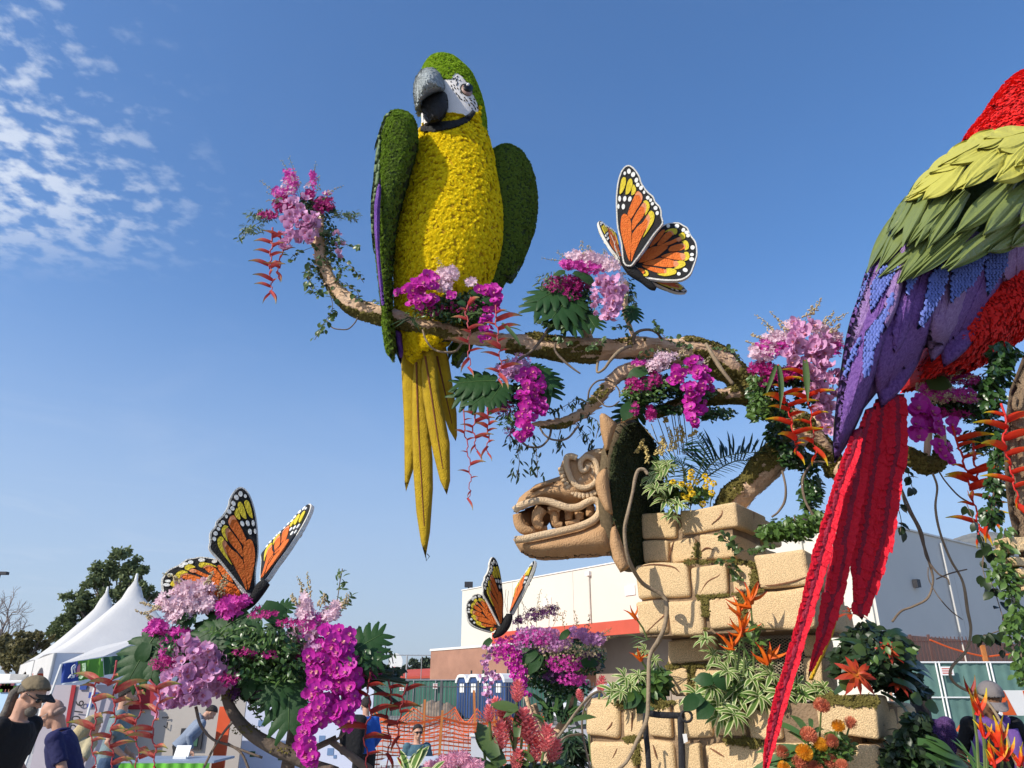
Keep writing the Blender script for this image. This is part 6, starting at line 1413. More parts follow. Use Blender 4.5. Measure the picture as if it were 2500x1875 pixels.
def sprigs(par,lines,Y,m=None,nb=22,bs=4.0,name='bud_sprig'):
 for a,b in lines:
  sp=part(name,par);mid=((a[0]+b[0])/2+random.uniform(-8,8),(a[1]+b[1])/2+random.uniform(-6,2));L=catmull([a,mid,b],10);yy=Y+random.uniform(-.06,.06)
  MB().tube([P(x,y,yy)for x,y in L],.0016,4).build('stem',m_stem,sp);Ms=[]
  for i in range(nb):
   u=.25+.75*i/nb;x,y=L[min(len(L)-1,int(u*len(L)))];s_=bs*.62*(1.35-.75*u)*mpp(x,y,yy)
   p=P(x+random.uniform(-9,9)*(1.35-u),y+random.uniform(-3,3),yy+random.uniform(-.01,.01));Ms.append(frame(p,rv(),Vector((b[0]-a[0],0,a[1]-b[1])).normalized()+rv()*.6,s=(s_*1.5,s_*.7,s_*.7)))
  scatter_mesh('buds',ICO[0],ICO[1],Ms,m or m_bud,sp)
def mono(par,base,tip,Y0,Y1,name='monstera_leaf',mesh=None,up=(0,-1,.45),wide=1.0):
 a=P(base[0],base[1],Y0);b=P(tip[0],tip[1],Y1);L=(b-a).length;return link(name,mesh or MON,par,frame(a,Vector(up)+rv()*.12,b-a,s=(L,L*wide,L)))
def ivy(label,path,Y,n,size,mesh,cat='vine',name='leafy_vine',wid=10,par=None,group=None,stemr=.0025,hang=.5):
 L=catmull(path,8);p3=[P(a,b,Y)for a,b in L]
 t=thing(name,label,cat,min(p3,key=lambda v:v.z),group)if par is None else part('leafy_strand',par)
 MB().tube(p3,stemr,4).build('stem',m_vine,t)
 for i in range(n):
  u=random.random();a,b=L[int(u*(len(L)-1))];p=P(a+random.uniform(-wid,wid)*.5,b+random.uniform(-wid,wid)*.3,Y+random.uniform(-.05,.05));x=Vector((random.uniform(-1,1),random.uniform(-.4,.4),random.uniform(-.6,.6)-hang));link('leaf',mesh,t,frame(p,Vector((0,-.8,.5))+rv()*.7,x,s=size*mpp(a,b,Y)*random.uniform(.7,1.2)))
 return t
def heli(label,path,Y,n,size,col,rach=None,group=None,side=1,start=.12,r=3.0,name='hanging_heliconia',tipb=2):
 L=catmull(path,10);N_=len(L);p3=[P(L[i][0]+2.2*(1 if(i//4)%2 else-1)*(i/N_>.2),L[i][1],Y)for i in range(N_)];t=thing(name,label,'heliconia',p3[-1],group);k0=mpp(L[0][0],L[0][1],Y)
 MB().tube(p3,[r*.72*k0*(1-.45*i/N_)for i in range(N_)],7).build('rachis',rach or m_hstp,t,True);s_=side
 if col in('coral','maroon'):n=int(n*.8)
 for i in range(n):
  u=start+(1-start)*(i+random.uniform(-.3,.3)*(0<i<n-1))/max(1,n-1);k=min(N_-1,int(u*(N_-1)));a,b=L[k];sz=size*(1-.3*u)*random.uniform(.5,1.4)*k0;last=i>=n-tipb
  d=Vector((s_*random.uniform(.35,1.0),random.uniform(-.7,.4),random.uniform(-.95,.45)))if not last else Vector((s_*.3,-.05,-1))
  link('bract',BRM[col],t,frame(p3[k],Vector((0,-.35,1))if not last else Vector((s_,-.3,.3)),d,s=(sz,sz*random.uniform(.7,1.2),sz*random.uniform(.8,1.1))));s_=-s_ if random.random()<.8 else s_
 return t
def rosette(par,c,Y,size,n,mesh=None,name='rosette',nrm=(0,-.75,.66),tilt=.55,lname='leaf'):
 r_=part(name,par);cc_=P(c[0],c[1],Y);z=(Vector(nrm)+rv()*.35).normalized();k=mpp(c[0],c[1],Y)
 for i in range(n):
  a=i*2.399+random.random()*.3;el=tilt*(1-.7*i/n)+.1*(i>n*.7)*5;x0=z.orthogonal().normalized();y0=z.cross(x0);rad=x0*cos(a)+y0*sin(a);d=(rad*cos(1.25-el*.9+i/n*.5-.5)+z*(.15+.9*i/n)).normalized();up=z-d*z.dot(d)
  link(lname,mesh or VL,r_,frame(cc_+rv()*.006,up,d,s=size*k*random.uniform(.8,1.12)*(1-.25*i/n)))
 return r_
def arr(label,c,Y,cat='flower arrangement',name='flower_arrangement',group=None):return thing(name,label,cat,P(c[0],c[1],Y),group)
def blade(par,base,tip,Y,mesh,name='strap_leaf',up=(0,-.8,.6),wide=1.0,Y1=None):
 a=P(base[0],base[1],Y);b=P(tip[0],tip[1],Y1 if Y1 is not None else Y-.05);d=b-a;L=d.length;return link(name,mesh,par,frame(a,Vector(up)+rv()*.25,d+Vector((0,0,L*.25)),s=(L*1.12,L*wide,L)))
# A1 : tip of the limb
Y=5.05;A=arr('pink and crimson orchid bouquet crowning the upturned left tip of the limb',(775,560),Y);z3=zm(560,360,.30134)
foliage(A,[(770,520,42,38),(800,580,26,48),(735,500,45,25),(790,650,20,50)],Y+.08,1500,LEAF,9,m_leafd);foliage(A,[(640,525,45,18),(845,525,35,15),(615,560,30,16)],Y+.05,380,LEAFN,13,m_leafg)
bloommass(A,[(690,500,26,24),(655,525,26,12),(790,500,28,22),(752,478,18,16),(720,520,20,20)],Y-.03,620,FL5,11,m_scri);bloommass(A,[(712,448,18,38),(685,470,24,15),(700,430,12,20),(765,440,8,25),(760,425,8,10),(798,472,12,6)],Y-.02,420,FL5,9,m_smag);bloommass(A,[(705,455,20,30),(750,455,8,16),(800,470,12,6)],Y-.04,90,FL5,9,m_spal)
sprigs(A,[((735,480),(706,383)),((730,480),(687,391)),((715,490),(634,440)),((765,480),(772,398)),((770,480),(778,430)),((790,490),(836,455)),((700,500),(650,470)),((690,500),(650,490))],Y-.02,nb=20,bs=3.2)
spray(A,z3([(540,440),(530,560),(500,700),(470,830)]),Y-.10,30,48,OC,25,spread=.45);spray(A,z3([(610,540),(630,640),(600,780)]),Y-.12,30,34,OC,25,spread=.45);spray(A,z3([(680,560),(680,660),(660,760)]),Y-.08,14,14,OC,23);spray(A,[(825,560),(828,600),(822,620)],Y,8,8,OC,18)
mono(A,(690,488),(665,482),Y-.1,Y-.12,'broad_leaf',DL,wide=2.2);mono(A,(770,490),(800,478),Y-.05,Y-.1,'broad_leaf',DL,wide=1.8);mono(A,(780,500),(825,505),Y-.02,Y-.05,'broad_leaf',DL,wide=1.6)
heli('coral heliconia string below the left tip bouquet, longer front one',z3([(350,650),(345,760),(335,880),(330,1000),(345,1100),(330,1180)]),Y-.15,13,44,'pink');heli('coral heliconia string hanging close right of the longer one at the left tip',z3([(400,680),(430,800),(410,930),(390,1050)]),Y-.10,9,40,'pink',side=-1)
for i,(pth,n_,lab)in enumerate([([(790,560),(825,590),(855,600),(880,602)],22,'round leaved vine reaching right at the level of the hanging lilac orchids'),([(805,620),(845,640),(870,665),(888,690)],22,'round leaved vine dropping right of the upright limb tip'),([(775,600),(745,610),(715,625),(706,640)],18,'round leaved vine under the lilac orchids'),([(785,620),(760,650),(755,690),(790,720)],30,'leafy vine clinging to the left of the upright limb'),([(800,700),(812,750),(790,790),(768,830)],34,'leafy vine hanging below the bend at the left end of the limb'),([(835,690),(870,710),(885,735),(935,735)],24,'leafy vine running above the limb towards the macaw'),([(790,560),(812,620),(830,660),(820,700)],40,'dense leafy vine covering the upright limb tip'),([(760,640),(755,670),(758,700),(775,725)],30,'leafy vine bulging left of the limb bend')]):
 ivy(lab,pth,Y-.08,n_,14,IVY,wid=22)
ivy('wispy olive vine drooping at the far left of the tip bouquet',[(680,525),(630,545),(600,565),(587,585)],Y,26,12,IVNg,wid=18);ivy('wispy vine arching right of the tip bouquet',[(810,515),(850,525),(868,540)],Y,16,12,IVNg,wid=12)
# A2 : perch
Y=4.82;A=arr('magenta orchid bouquet at the feet of the yellow breasted macaw',(1100,760),Y);z1=zm(850,100,.42178)
foliage(A,[(1120,735,70,28),(1180,730,35,35),(1060,750,50,22),(1110,775,60,18)],Y+.1,1500,LEAF,11,m_leafd);foliage(A,[(1050,765,60,18),(1150,765,40,16)],Y+.02,260,LEAFN,12,m_leafm)
bloommass(A,[(1060,760,50,16),(1130,750,40,16)],Y+.0,140,FL4,9,m_scri);bloommass(A,[(1092,672,28,26),(1150,690,14,12),(1085,700,20,14)],Y-.02,230,FL5,15,m_spal)
spray(A,[(990,715),(1015,700),(1035,690),(1060,700)],Y-.06,22,34,OM,27,spread=.5,stem=False);spray(A,[(1020,740),(1040,730),(1065,735)],Y-.07,18,16,OM,27,stem=False);spray(A,[(1010,710),(1045,672),(1060,690)],Y-.05,16,14,OM,26,stem=False)
spray(A,[(1175,705),(1200,712),(1212,730)],Y-.05,22,26,OM,26,stem=False);spray(A,[(1205,735),(1190,780),(1182,840)],Y-.02,18,22,OM,22);spray(A,[(1098,720),(1104,722)],Y-.08,8,6,OM,18,stem=False)
sprigs(A,[((1085,680),(1065,628)),((1100,670),(1075,640)),((1000,700),(985,715))],Y,bs=3)
for i in range(16):blade(A,(1000+random.uniform(-6,20),775),(962+i*4,745+abs(i-7)*6+14),Y-.02,PLd,'grass_blade',wide=1.4)
for b_ in((1150,712),(1180,728),(1120,735)):mono(A,b_,(b_[0]+random.uniform(15,28),b_[1]+random.uniform(-6,10)),Y-.1,Y-.14,'broad_leaf',DL,wide=1.8)
heli('coral heliconia string hanging under the perch bouquet, left one',[(1150,725),(1138,765),(1146,805),(1144,850),(1147,895)],Y-.12,9,50,'pink');heli('coral heliconia string hanging under the perch bouquet, right and longer one',[(1210,745),(1212,790),(1218,840),(1222,890),(1220,925)],Y-.14,14,56,'pink')
for b_,t_ in(((1215,760),(1240,735)),((1235,800),(1270,795)),((1225,790),(1262,840)),((1140,770),(1180,745))):blade(A,b_,t_,Y-.14,BL,'pointed_leaf',wide=.5)
# A3
Y=5.05;A=arr('magenta orchid bouquet with fan leaves hanging from the lower limb beside the yellow tail',(1250,1000),Y);zl=zm(1080,780,.37071)
foliage(A,[(1225,965,60,36),(1320,925,34,32),(1280,960,45,60),(1245,900,35,20)],Y+.1,1300,LEAF,11,m_leafd);foliage(A,[(1245,1020,28,34),(1300,990,20,40)],Y+.03,300,LEAFN,14,m_leafm)
bloommass(A,[(1245,905,34,26),(1270,895,30,30)],Y,300,FL5,12,m_smau);bloommass(A,[(1200,985,50,20),(1230,1000,30,20),(1250,1055,22,10)],Y,220,FL4,10,m_scri)
spray(A,zl([(560,340),(600,420),(560,500),(610,560)]),Y-.08,34,52,OM,24,spread=.55);spray(A,zl([(560,560),(560,640),(540,700),(515,790)]),Y-.1,26,36,OM,23);spray(A,zl([(650,560),(640,620)]),Y-.06,14,12,OM,22,stem=False);spray(A,zl([(480,350),(440,330)]),Y-.03,24,16,OL,18,stem=False)
for b_,t_ in(((1195,938),(1108,958)),((1200,930),(1112,912)),((1215,945),(1150,990)),((1225,940),(1195,985)),((1310,905),(1352,945)),((1300,895),(1330,885)),((1305,915),(1350,965))):mono(A,b_,t_,Y-.05,Y-.12)
sprigs(A,[((1250,890),(1240,868)),((1270,890),(1262,862)),((1320,900),(1345,930))],Y,bs=2.8)
heli('coral heliconia string nearest the macaw tail under the fan leaf bouquet',[(1132,1000),(1136,1060),(1145,1120),(1148,1170),(1145,1215)],Y-.12,9,38,'pink',r=2.4);heli('middle coral heliconia string under the fan leaf bouquet',[(1162,1000),(1156,1050),(1164,1100)],Y-.1,7,46,'pink',side=-1);heli('pale ended heliconia string under the fan leaf bouquet, rightmost',[(1190,995),(1192,1050),(1190,1105)],Y-.13,9,44,'pink')
for pth,n_,lab in(([(1330,990),(1360,1000),(1410,975),(1440,985)],44,'dark narrow leaved vine above the lower limb'),([(1270,1050),(1262,1090),(1268,1130),(1260,1165)],40,'dark narrow leaved vine dangling lowest above the stone snout'),([(1300,1060),(1310,1110),(1312,1165)],34,'dark narrow leaved vine dangling right of the lowest one'),([(1400,1030),(1430,1060),(1450,1095),(1455,1115)],44,'dark narrow leaved vine hanging behind the spiral eye'),([(1370,1040),(1362,1080),(1360,1100)],20,'short dark narrow leaved vine at the middle of the vine swag'),([(1250,1030),(1245,1070),(1250,1090)],18,'short dark narrow leaved vine under the magenta orchids'),([(1420,1010),(1460,1030),(1455,1070)],26,'dark narrow leaved vine right under the lower limb')):
 ivy(lab,pth,5.8 if 'behind' in lab else 5.08,n_,17,IVN,wid=30,hang=.9)
# A4 butterfly
Y=5.0;A=arr('pink and wine bouquet under the large monarch butterfly',(1410,760),Y);z4=zm(1250,380,.30139)
foliage(A,[(1385,700,60,34),(1350,720,35,30),(1420,730,50,40),(1530,715,18,40),(1430,780,40,14)],Y+.12,1700,LEAF,10,m_leafd);foliage(A,[(1350,690,40,30),(1540,740,16,30)],Y+.06,260,LEAFN,13,m_leafg)
bloommass(A,[(1365,695,40,26),(1410,690,40,24),(1395,715,25,22)],Y+.02,420,FL4,11,m_scri);bloommass(A,[(1400,648,32,14),(1440,655,34,16),(1385,645,20,10)],Y-.04,300,FL5,13,m_smag);bloommass(A,[(1455,640,50,24),(1405,625,26,14),(1490,650,28,18),(1440,625,20,12)],Y-.02,360,FL5,13,m_spal);bloommass(A,[(1515,690,14,30)],Y,60,FL5,9,m_spal)
sprigs(A,[((1400,640),(1322,630)),((1400,640),(1360,612)),((1430,630),(1423,586)),((1440,630),(1437,598)),((1470,640),(1475,608)),((1490,650),(1515,610)),((1500,660),(1530,640)),((1500,670),(1560,660))],Y-.02,bs=3)
spray(A,z4([(770,990),(800,1060),(850,1100),(830,1200),(760,1340)]),Y-.12,26,46,OC,27,spread=.45);spray(A,z4([(800,1120),(790,1220),(830,1280)]),Y-.14,20,20,OC,27);spray(A,z4([(660,1090),(670,1160),(665,1280)]),Y-.1,8,11,OC,20)
for b_,t_ in(((1372,712),(1300,765)),((1395,720),(1345,790)),((1390,735),(1362,800)),((1415,760),(1392,812)),((1430,765),(1455,800)),((1380,700),(1308,735)),((1540,750),(1548,775))):mono(A,b_,t_,Y+.02,Y-.05)
for b_,t_ in(((1380,665),(1352,652)),((1400,665),(1425,668)),((1415,670),(1458,685))):mono(A,b_,t_,Y-.1,Y-.14,'broad_leaf',DL,wide=1.6)
# A5
Y=5.02;A=arr('magenta orchid bouquet in the fork of the limb above the stone collar',(1620,980),Y)
foliage(A,[(1600,945,75,36),(1570,975,50,25),(1700,960,50,22),(1640,1000,60,16),(1740,1010,60,20)],Y+.15,2000,LEAF,12,m_leafd);foliage(A,[(1570,960,50,30),(1680,900,40,20),(1620,930,30,20)],Y,320,LEAF,12,m_leafm)
bloommass(A,[(1560,940,34,22),(1600,925,20,18),(1590,1010,14,24),(1550,1000,12,20)],Y-.04,280,FL5,12,m_scri);bloommass(A,[(1605,890,28,20),(1625,870,30,14),(1700,885,20,12)],Y-.04,220,FL5,13,m_spal);bloommass(A,[(1560,885,22,8)],Y,50,FL5,11,m_smag)
spray(A,zl([(1640,260),(1680,320),(1720,400),(1740,480)]),Y-.08,24,36,OM,24);spray(A,zl([(1570,330),(1560,380),(1520,410)]),Y-.08,20,20,OM,24,stem=False);spray(A,zl([(1610,430),(1640,500),(1650,590),(1650,690)]),Y-.1,18,34,OM,24);spray(A,zl([(1700,560),(1690,620)]),Y-.06,10,8,OM,22,stem=False)
sprigs(A,[((1600,880),(1575,850)),((1610,880),(1602,838)),((1640,880),(1636,845)),((1660,880),(1670,850)),((1720,900),(1735,870)),((1560,930),(1512,960))],Y-.05,bs=3.4)
for b_,t_ in(((1580,905),(1530,900)),((1590,920),(1580,950)),((1640,925),(1655,950)),((1545,985),(1520,1020))):mono(A,b_,t_,Y-.05,Y-.1,'broad_leaf',DL,wide=1.6)
mono(A,(1560,985),(1515,1030),Y+.55,Y+.5)
# A6
Y=4.75;A=arr('large lilac orchid bouquet between the limb and the violet wing',(1940,960),Y)
foliage(A,[(1920,920,60,30),(1860,960,34,40),(1980,950,40,50),(1900,1000,40,30)],Y+.15,1700,LEAF,13,m_leafd);foliage(A,[(1860,985,26,50),(1850,930,20,30)],Y+.02,260,LEAF,13,m_leafm)
bloommass(A,[(1865,860,40,24),(1900,830,44,24),(1940,800,30,24),(2020,830,40,30),(1990,800,30,14)],Y-.02,760,FL5,15,m_spal);bloommass(A,[(1880,850,40,24),(1915,840,40,20),(2040,850,24,24)],Y-.03,300,FL5,13,m_smag);bloommass(A,[(1860,900,36,22),(1900,915,40,18),(1950,900,30,22),(1870,935,20,14)],Y,520,FL5,13,m_scri)
spray(A,[(1968,785),(1955,820),(1935,850),(1945,880)],Y-.1,26,40,OC,30);spray(A,[(1990,820),(2000,860),(1985,900),(1990,930)],Y-.12,32,52,OC,30);spray(A,[(1985,930),(2000,970),(2010,1000),(2018,1060)],Y-.12,26,46,OC,30);spray(A,[(2030,900),(2035,930),(2025,990)],Y-.1,16,16,OC,28)
sprigs(A,[((1900,830),(1846,768)),((1910,830),(1870,790)),((1930,820),(1880,760)),((1960,790),(1985,745)),((1970,785),(2006,728)),((1990,800),(2036,760)),((2000,810),(2068,765)),((2010,820),(2050,790)),((1880,840),(1835,815)),((1870,850),(1820,832)),((1880,860),(1828,850)),((1950,800),(1915,790))],Y-.04,nb=28,bs=4.6)
for b_,t_ in(((1895,892),(1880,965)),((1965,880),(1975,1000)),((1898,892),(1902,1005))):blade(A,b_,t_,Y-.2,BL,'hanging_stalk_leaf',wide=.35)
heli('fiery red and yellow heliconia string left under the lilac bouquet',[(1900,890),(1908,950),(1922,985),(1932,1030),(1942,1075),(1945,1100)],Y-.2,13,64,'red',m_hstr,r=3);heli('fiery red and yellow heliconia string right under the lilac bouquet',[(1965,880),(1970,950),(1978,1000),(1985,1060),(1992,1110)],Y-.2,11,54,'red',m_hstr,r=3,side=-1)
# A7
Y=4.35;A=arr('magenta moth orchid bouquet right of the red tail',(2290,1050),Y)
foliage(A,[(2330,990,70,34),(2390,1010,50,28),(2280,960,40,22),(2400,940,40,24)],Y+.12,1600,LEAF,13,m_leafd);foliage(A,[(2420,1060,30,50),(2380,1080,24,40)],Y+.2,500,LEAFN,22,m_leafd)
bloommass(A,[(2300,960,44,22),(2340,965,46,18),(2390,975,44,13),(2260,950,24,14)],Y-.02,420,FL5,15,m_smag);bloommass(A,[(2310,965,44,22),(2370,975,50,10),(2265,975,22,24)],Y-.05,240,FL4,12,m_bud);bloommass(A,[(2350,925,44,16),(2330,1010,50,14)],Y+.05,200,FL5,15,m_scri)
spray(A,[(2225,985),(2250,1000),(2275,1020),(2280,1050)],Y-.1,26,24,OM,40,spread=.25);spray(A,[(2235,1030),(2250,1065)],Y-.1,12,7,OM,36,stem=False,spread=.3);spray(A,[(2290,1080),(2305,1100),(2320,1125)],Y-.1,16,9,OM,32,spread=.35);spray(A,[(2320,1035),(2332,1060)],Y-.08,8,5,OM,30,stem=False)
sprigs(A,[((2320,930),(2395,915)),((2350,960),(2450,985)),((2340,970),(2440,1000)),((2300,950),(2350,905)),((2260,930),(2240,955))],Y-.05,bs=4.2,nb=26)
for b_,t_,w_ in(((2285,930),(2330,920),1.4),((2300,925),(2280,935),1.6)):mono(A,b_,t_,Y-.1,Y-.16,'broad_leaf',mesh_from(leaf_t(.38,.2,5),'light_leaf',m_leafi),wide=w_)
for k,(pth,n_,s_,sd)in enumerate([([(2325,1040),(2340,1090),(2360,1150),(2372,1200),(2385,1260),(2392,1310)],13,78,1),([(2444,985),(2457,1030),(2450,1080),(2465,1130),(2475,1180),(2490,1230)],12,84,-1),([(2376,1075),(2380,1130),(2395,1180),(2440,1200)],7,70,1),([(2490,1140),(2500,1200),(2498,1260)],6,80,-1),([(2430,1180),(2420,1230),(2412,1270)],5,70,1)]):
 heli(['long fiery heliconia string over the sky gap right of the red tail','fiery heliconia string in front of the carved column edge','short fiery heliconia string between the two long ones at right','fiery heliconia string touching the right picture edge','lowest small fiery heliconia string by the column'][k],pth,4.1 if k!=1 else 3.45,n_,s_,'red',m_hstr,r=4,side=sd)

for k,(e_,n_,m_,tp,s_,YY_)in enumerate([([(2440,900,30,50),(2420,960,26,50),(2450,860,40,30)],520,m_leafd,LEAF,20,3.85),([(2445,1100,26,60),(2430,1180,26,50),(2420,1250,30,40)],420,m_leafd,LEAF,18,3.75),([(2455,1330,26,50),(2470,1420,30,50),(2440,1390,26,40)],330,m_leafm,LEAF,19,3.5),([(2480,1520,26,60),(2495,1620,20,60)],300,m_leafm,LEAF,19,3.5)]):
 A=arr(['black green leaves at the top left of the carved column','dark leaves along the middle of the carved column','sunlit ivy tuft beside the lit blocks of the carved column','ivy mass at the right edge above the visor wearer'][k],e_[0][:2],YY_,'ivy','ivy_mass');foliage(A,e_,YY_,n_,tp,s_,m_,down=.9,dY=.12)
 MB().tube([P(e_[0][0],e_[0][1]-40,YY_),P(e_[-1][0],e_[-1][1],YY_),P(e_[-1][0]+4,e_[-1][1]+40,YY_)],.004,5).build('stem',m_vine,A)
for pth,n_,lab in(([(2360,1230),(2385,1290),(2402,1330),(2400,1380)],12,'dark leaved vine left of the column ivy over the grey wall'),([(2440,1540),(2410,1550),(2380,1556)],18,'dark leaf row hanging sideways in front of the grey wall'),([(2420,1420),(2440,1480),(2455,1540),(2450,1600)],18,'vine with long dark leaves below the column ivy'),([(2420,1330),(2398,1370),(2412,1440)],8,'two long dark leaves on a thin vine by the ivy tuft'),([(2200,1120),(2215,1150),(2230,1200)],10,'dark leaves hanging beside the broad red tail feather'),([(2190,1230),(2200,1270),(2198,1300)],8,'few dark leaves touching the right of the broad red feather')):
 ivy(lab,pth,3.9 if pth[0][0]>2300 else 4.3,n_,26,IVB,wid=16,hang=1.2)
# trunk greenery
for k,(e_,n_,m_,s_,YY_)in enumerate([([(1900,1060,24,50),(1930,1110,30,40)],520,m_leafd,17,5.3),([(1980,1200,24,60),(1970,1130,30,30)],520,m_leafd,16,5.3),([(1940,1290,56,36),(1890,1300,40,26),(1985,1270,30,30)],1100,m_leafm,16,5.1),([(1850,1000,18,40)],200,m_leafm,16,5.1)]):
 A=arr(['dark leaves on the trunk under the fiery heliconias','dark leaves hanging between trunk and red tail','thick sunlit ivy cushion behind the topmost right stone block','glossy leaves at the joint of limb and trunk'][k],e_[0][:2],YY_,'ivy','ivy_mass');foliage(A,e_,YY_,n_,LEAF,s_,m_,dY=.16);MB().tube([P(e_[0][0],e_[0][1]-30,YY_),P(e_[0][0],e_[0][1]+30,YY_)],.006,5).build('stem',m_vine,A)
bloommass(A,[(1965,1270,8,8)],5.0,4,FL5,8,m_sdp)
for pth,n_,sz,lab in(([(1760,1300),(1785,1330),(1800,1345),(1860,1340),(1880,1330)],60,16,'ivy trailing across the top tier of stone blocks'),([(1750,1368),(1780,1372),(1795,1400),(1805,1420)],34,15,'ivy sprig dangling over the second tier of blocks'),([(1380,800),(1350,795),(1310,790)],26,12,'small leaves on top of the limb left of the butterfly bouquet'),([(1495,800),(1530,800),(1545,820)],20,12,'small leaves on the limb under the lilac spray'),([(1440,850),(1460,835),(1480,825)],26,12,'green sprig on the centre of the limb'),([(1355,815),(1365,830),(1385,835)],26,11,'green tuft hooked on the limb left of centre'),([(1595,780),(1605,800),(1620,820),(1640,835)],22,13,'leafy shoot rising from the limb right of the arched vine'),([(1650,820),(1665,840),(1690,850)],22,12,'low leaves on the limb above the magenta fork bouquet'),([(1750,850),(1790,860),(1815,880)],16,13,'few leaves on the mossy right end of the limb'),([(1560,870),(1600,850),(1640,870)],14,11,'trailing sprig below the centre of the limb')):
 ivy(lab,pth,4.95 if pth[0][1]<1000 else 4.86,n_,sz,IVY,wid=16,hang=.15)
# top tier planter
Y=5.28;A=arr('striped dracaena, yellow roses and palm fronds planted on the top stone tier',(1640,1220),Y,'planting','planter_planting')
for c_,s_ in(((1612,1150),46),((1640,1185),50),((1600,1195),50),((1622,1225),56),((1655,1232),52),((1592,1168),40),((1630,1135),40),((1640,1262),40)):rosette(A,c_,Y-.12+random.uniform(-.04,.04),s_,13,name='striped_rosette')
rm_=MB()
for k in range(3):
 for j in range(5):
  a=j*2*pi/5+k*.6;r0=.28+.24*k;vs=[]
  for i in range(4):
   t=i/3
   for s_ in(-1,0,1):aa=a+s_*.62*(1-.2*t);rr=r0*(.55+.55*t)*(1+(.12 if s_==0 else 0));vs.append((rr*cos(aa),rr*sin(aa),.55-.25*k+.35*t-(.25*t*t*k)))
  rm_.add(vs,[(i*3+q,i*3+3+q,i*3+4+q,i*3+1+q)for i in range(3)for q in range(2)])
RM=rm_.mesh('rose_bloom',m_rose,True)
for(x,y)in((1643,1177),(1688,1152),(1686,1165),(1721,1163),(1664,1182),(1700,1176),(1682,1186),(1738,1203),(1716,1230),(1653,1230),(1668,1210),(1723,1188),(1742,1180),(1728,1172),(1686,1196),(1690,1205),(1676,1215)):
 p=P(x,y,Y-.12+random.uniform(-.05,.04));rs=part('rose',A);link('petals',RM,rs,frame(p,Vector((random.uniform(-.6,.4),-1,.35)),s=10*mpp(x,y,Y)));MB().tube([p,P(x-5,y+40,Y+.05)],.004,5).build('stem',m_stem,rs)
foliage(A,[(1690,1210,50,26),(1640,1200,40,30)],Y+.02,700,LEAF,13,m_leafm)
def frond(base,mid,tip,Y,n,ll,mesh,below=.5,lab='palm_frond',up=True):
 fr=part(lab,A);L=catmull([base,mid,tip],14);MB().tube([P(a,b,Y)for a,b in L],[.006*(1-.7*i/len(L))for i in range(len(L))],6).build('rachis',m_stem,fr)
 for i in range(n):
  u=.12+.86*i/n;k=min(len(L)-2,int(u*(len(L)-1)));a,b=L[k];dx,dy=L[k+1][0]-a,L[k+1][1]-b;dl=sqrt(dx*dx+dy*dy);dx/=dl;dy/=dl;l_=ll*(.55+.9*sin(pi*(u*.85+.1)))*random.uniform(.9,1.1)
  for sg in((1,-1)if below else(1,)):
   nx,ny=(dy,-dx)if sg>0 else(-dy,dx);w_=.85;lx,ly=a+(nx*w_+dx*.5)*l_*(1 if sg>0 else below),b+(ny*w_+dy*.5)*l_*(1 if sg>0 else below);p0,p1=P(a,b,Y),P(lx,ly,Y-.06*sg);link('leaflet',mesh,fr,frame(p0,Vector((.2,-.8,.5))+rv()*.2,p1-p0,s=(p1-p0).length*1.0))
frond((1703,1172),(1760,1118),(1880,1100),Y+.05,34,80,PLd,.3);frond((1680,1200),(1660,1130),(1590,1125),Y-.02,22,34,PL,.9);frond((1690,1190),(1720,1110),(1700,1060),Y+.02,20,40,PL,.8);frond((1700,1180),(1800,1125),(1890,1145),Y+.1,24,50,PLd,.5)
for(x0_,y0_,x1_,y1_)in((1640,1120,1598,1000),(1650,1120,1613,998),(1655,1110,1636,990),(1660,1110,1642,985),(1668,1110,1652,992),(1672,1110,1658,1010),(1680,1110,1668,1002),(1690,1120,1690,1000),(1630,1110,1560,1030),(1625,1130,1590,1035)):MB().tube([P(x0_,y0_,Y+.1),P(x1_,y1_,Y+.1)],.0035,5).build('reed',m_reed,A)
for(x0_,y0_,x1_,y1_)in((1600,1110,1618,1062),(1612,1110,1622,1075),(1637,1100,1633,1040),(1648,1095,1650,1040),(1665,1080,1660,1036),(1683,1065,1700,1050),(1553,1105,1570,1070),(1580,1130,1572,1085),(1625,1030,1622,1018),(1664,1190,1668,1140)):
 tp_=part('seed_tassel',A);L=catmull([(x0_,y0_),((x0_+x1_)/2+4,(y0_+y1_)/2),(x1_,y1_)],6);MB().tube([P(a,b,Y)for a,b in L],.003,4).build('stem',m_wheat,tp_);Ms=[]
 for k in range(34):
  a,b=L[int(k/34*(len(L)-1))];p=P(a+random.uniform(-5,5),b,Y+random.uniform(-.015,.015));Ms.append(frame(p,rv(),rv(),s=(.014,.006,.006)))
 scatter_mesh('grains',ICO[0],ICO[1],Ms,m_wheat,tp_)
# ledges
def planting(label,c,Y,ros,extra=None,name='ledge_planting'):
 A=arr(label,c,Y,'planting',name)
 for(x,y,s_)in ros:rosette(A,(x,y),Y+random.uniform(-.05,.05),s_,13,name='striped_rosette')
 return A
Y=4.95;A=planting('striped dracaena and dark leaves on the left ledge of the bottom tier',(1530,1700),5.15,[(1525,1655,46),(1495,1690,46),(1515,1690,46),(1560,1650,40),(1574,1590,36),(1540,1675,42),(1595,1610,34)])
foliage(A,[(1570,1690,40,26),(1600,1660,24,40)],5.25,300,LEAF,26,m_leafm);
for b_,t_ in(((1560,1690),(1530,1712)),((1575,1680),(1640,1690)),((1580,1650),(1635,1640)),((1600,1700),(1560,1720)),((1590,1690),(1630,1710))):mono(A,b_,t_,5.15,5.05,'broad_leaf',DL,wide=1.5)
for k in range(12):blade(A,(1600+k*3,1700),(1588+k*5,1570+(k*17)%30),5.3,SL,'reed_leaf',wide=.5)
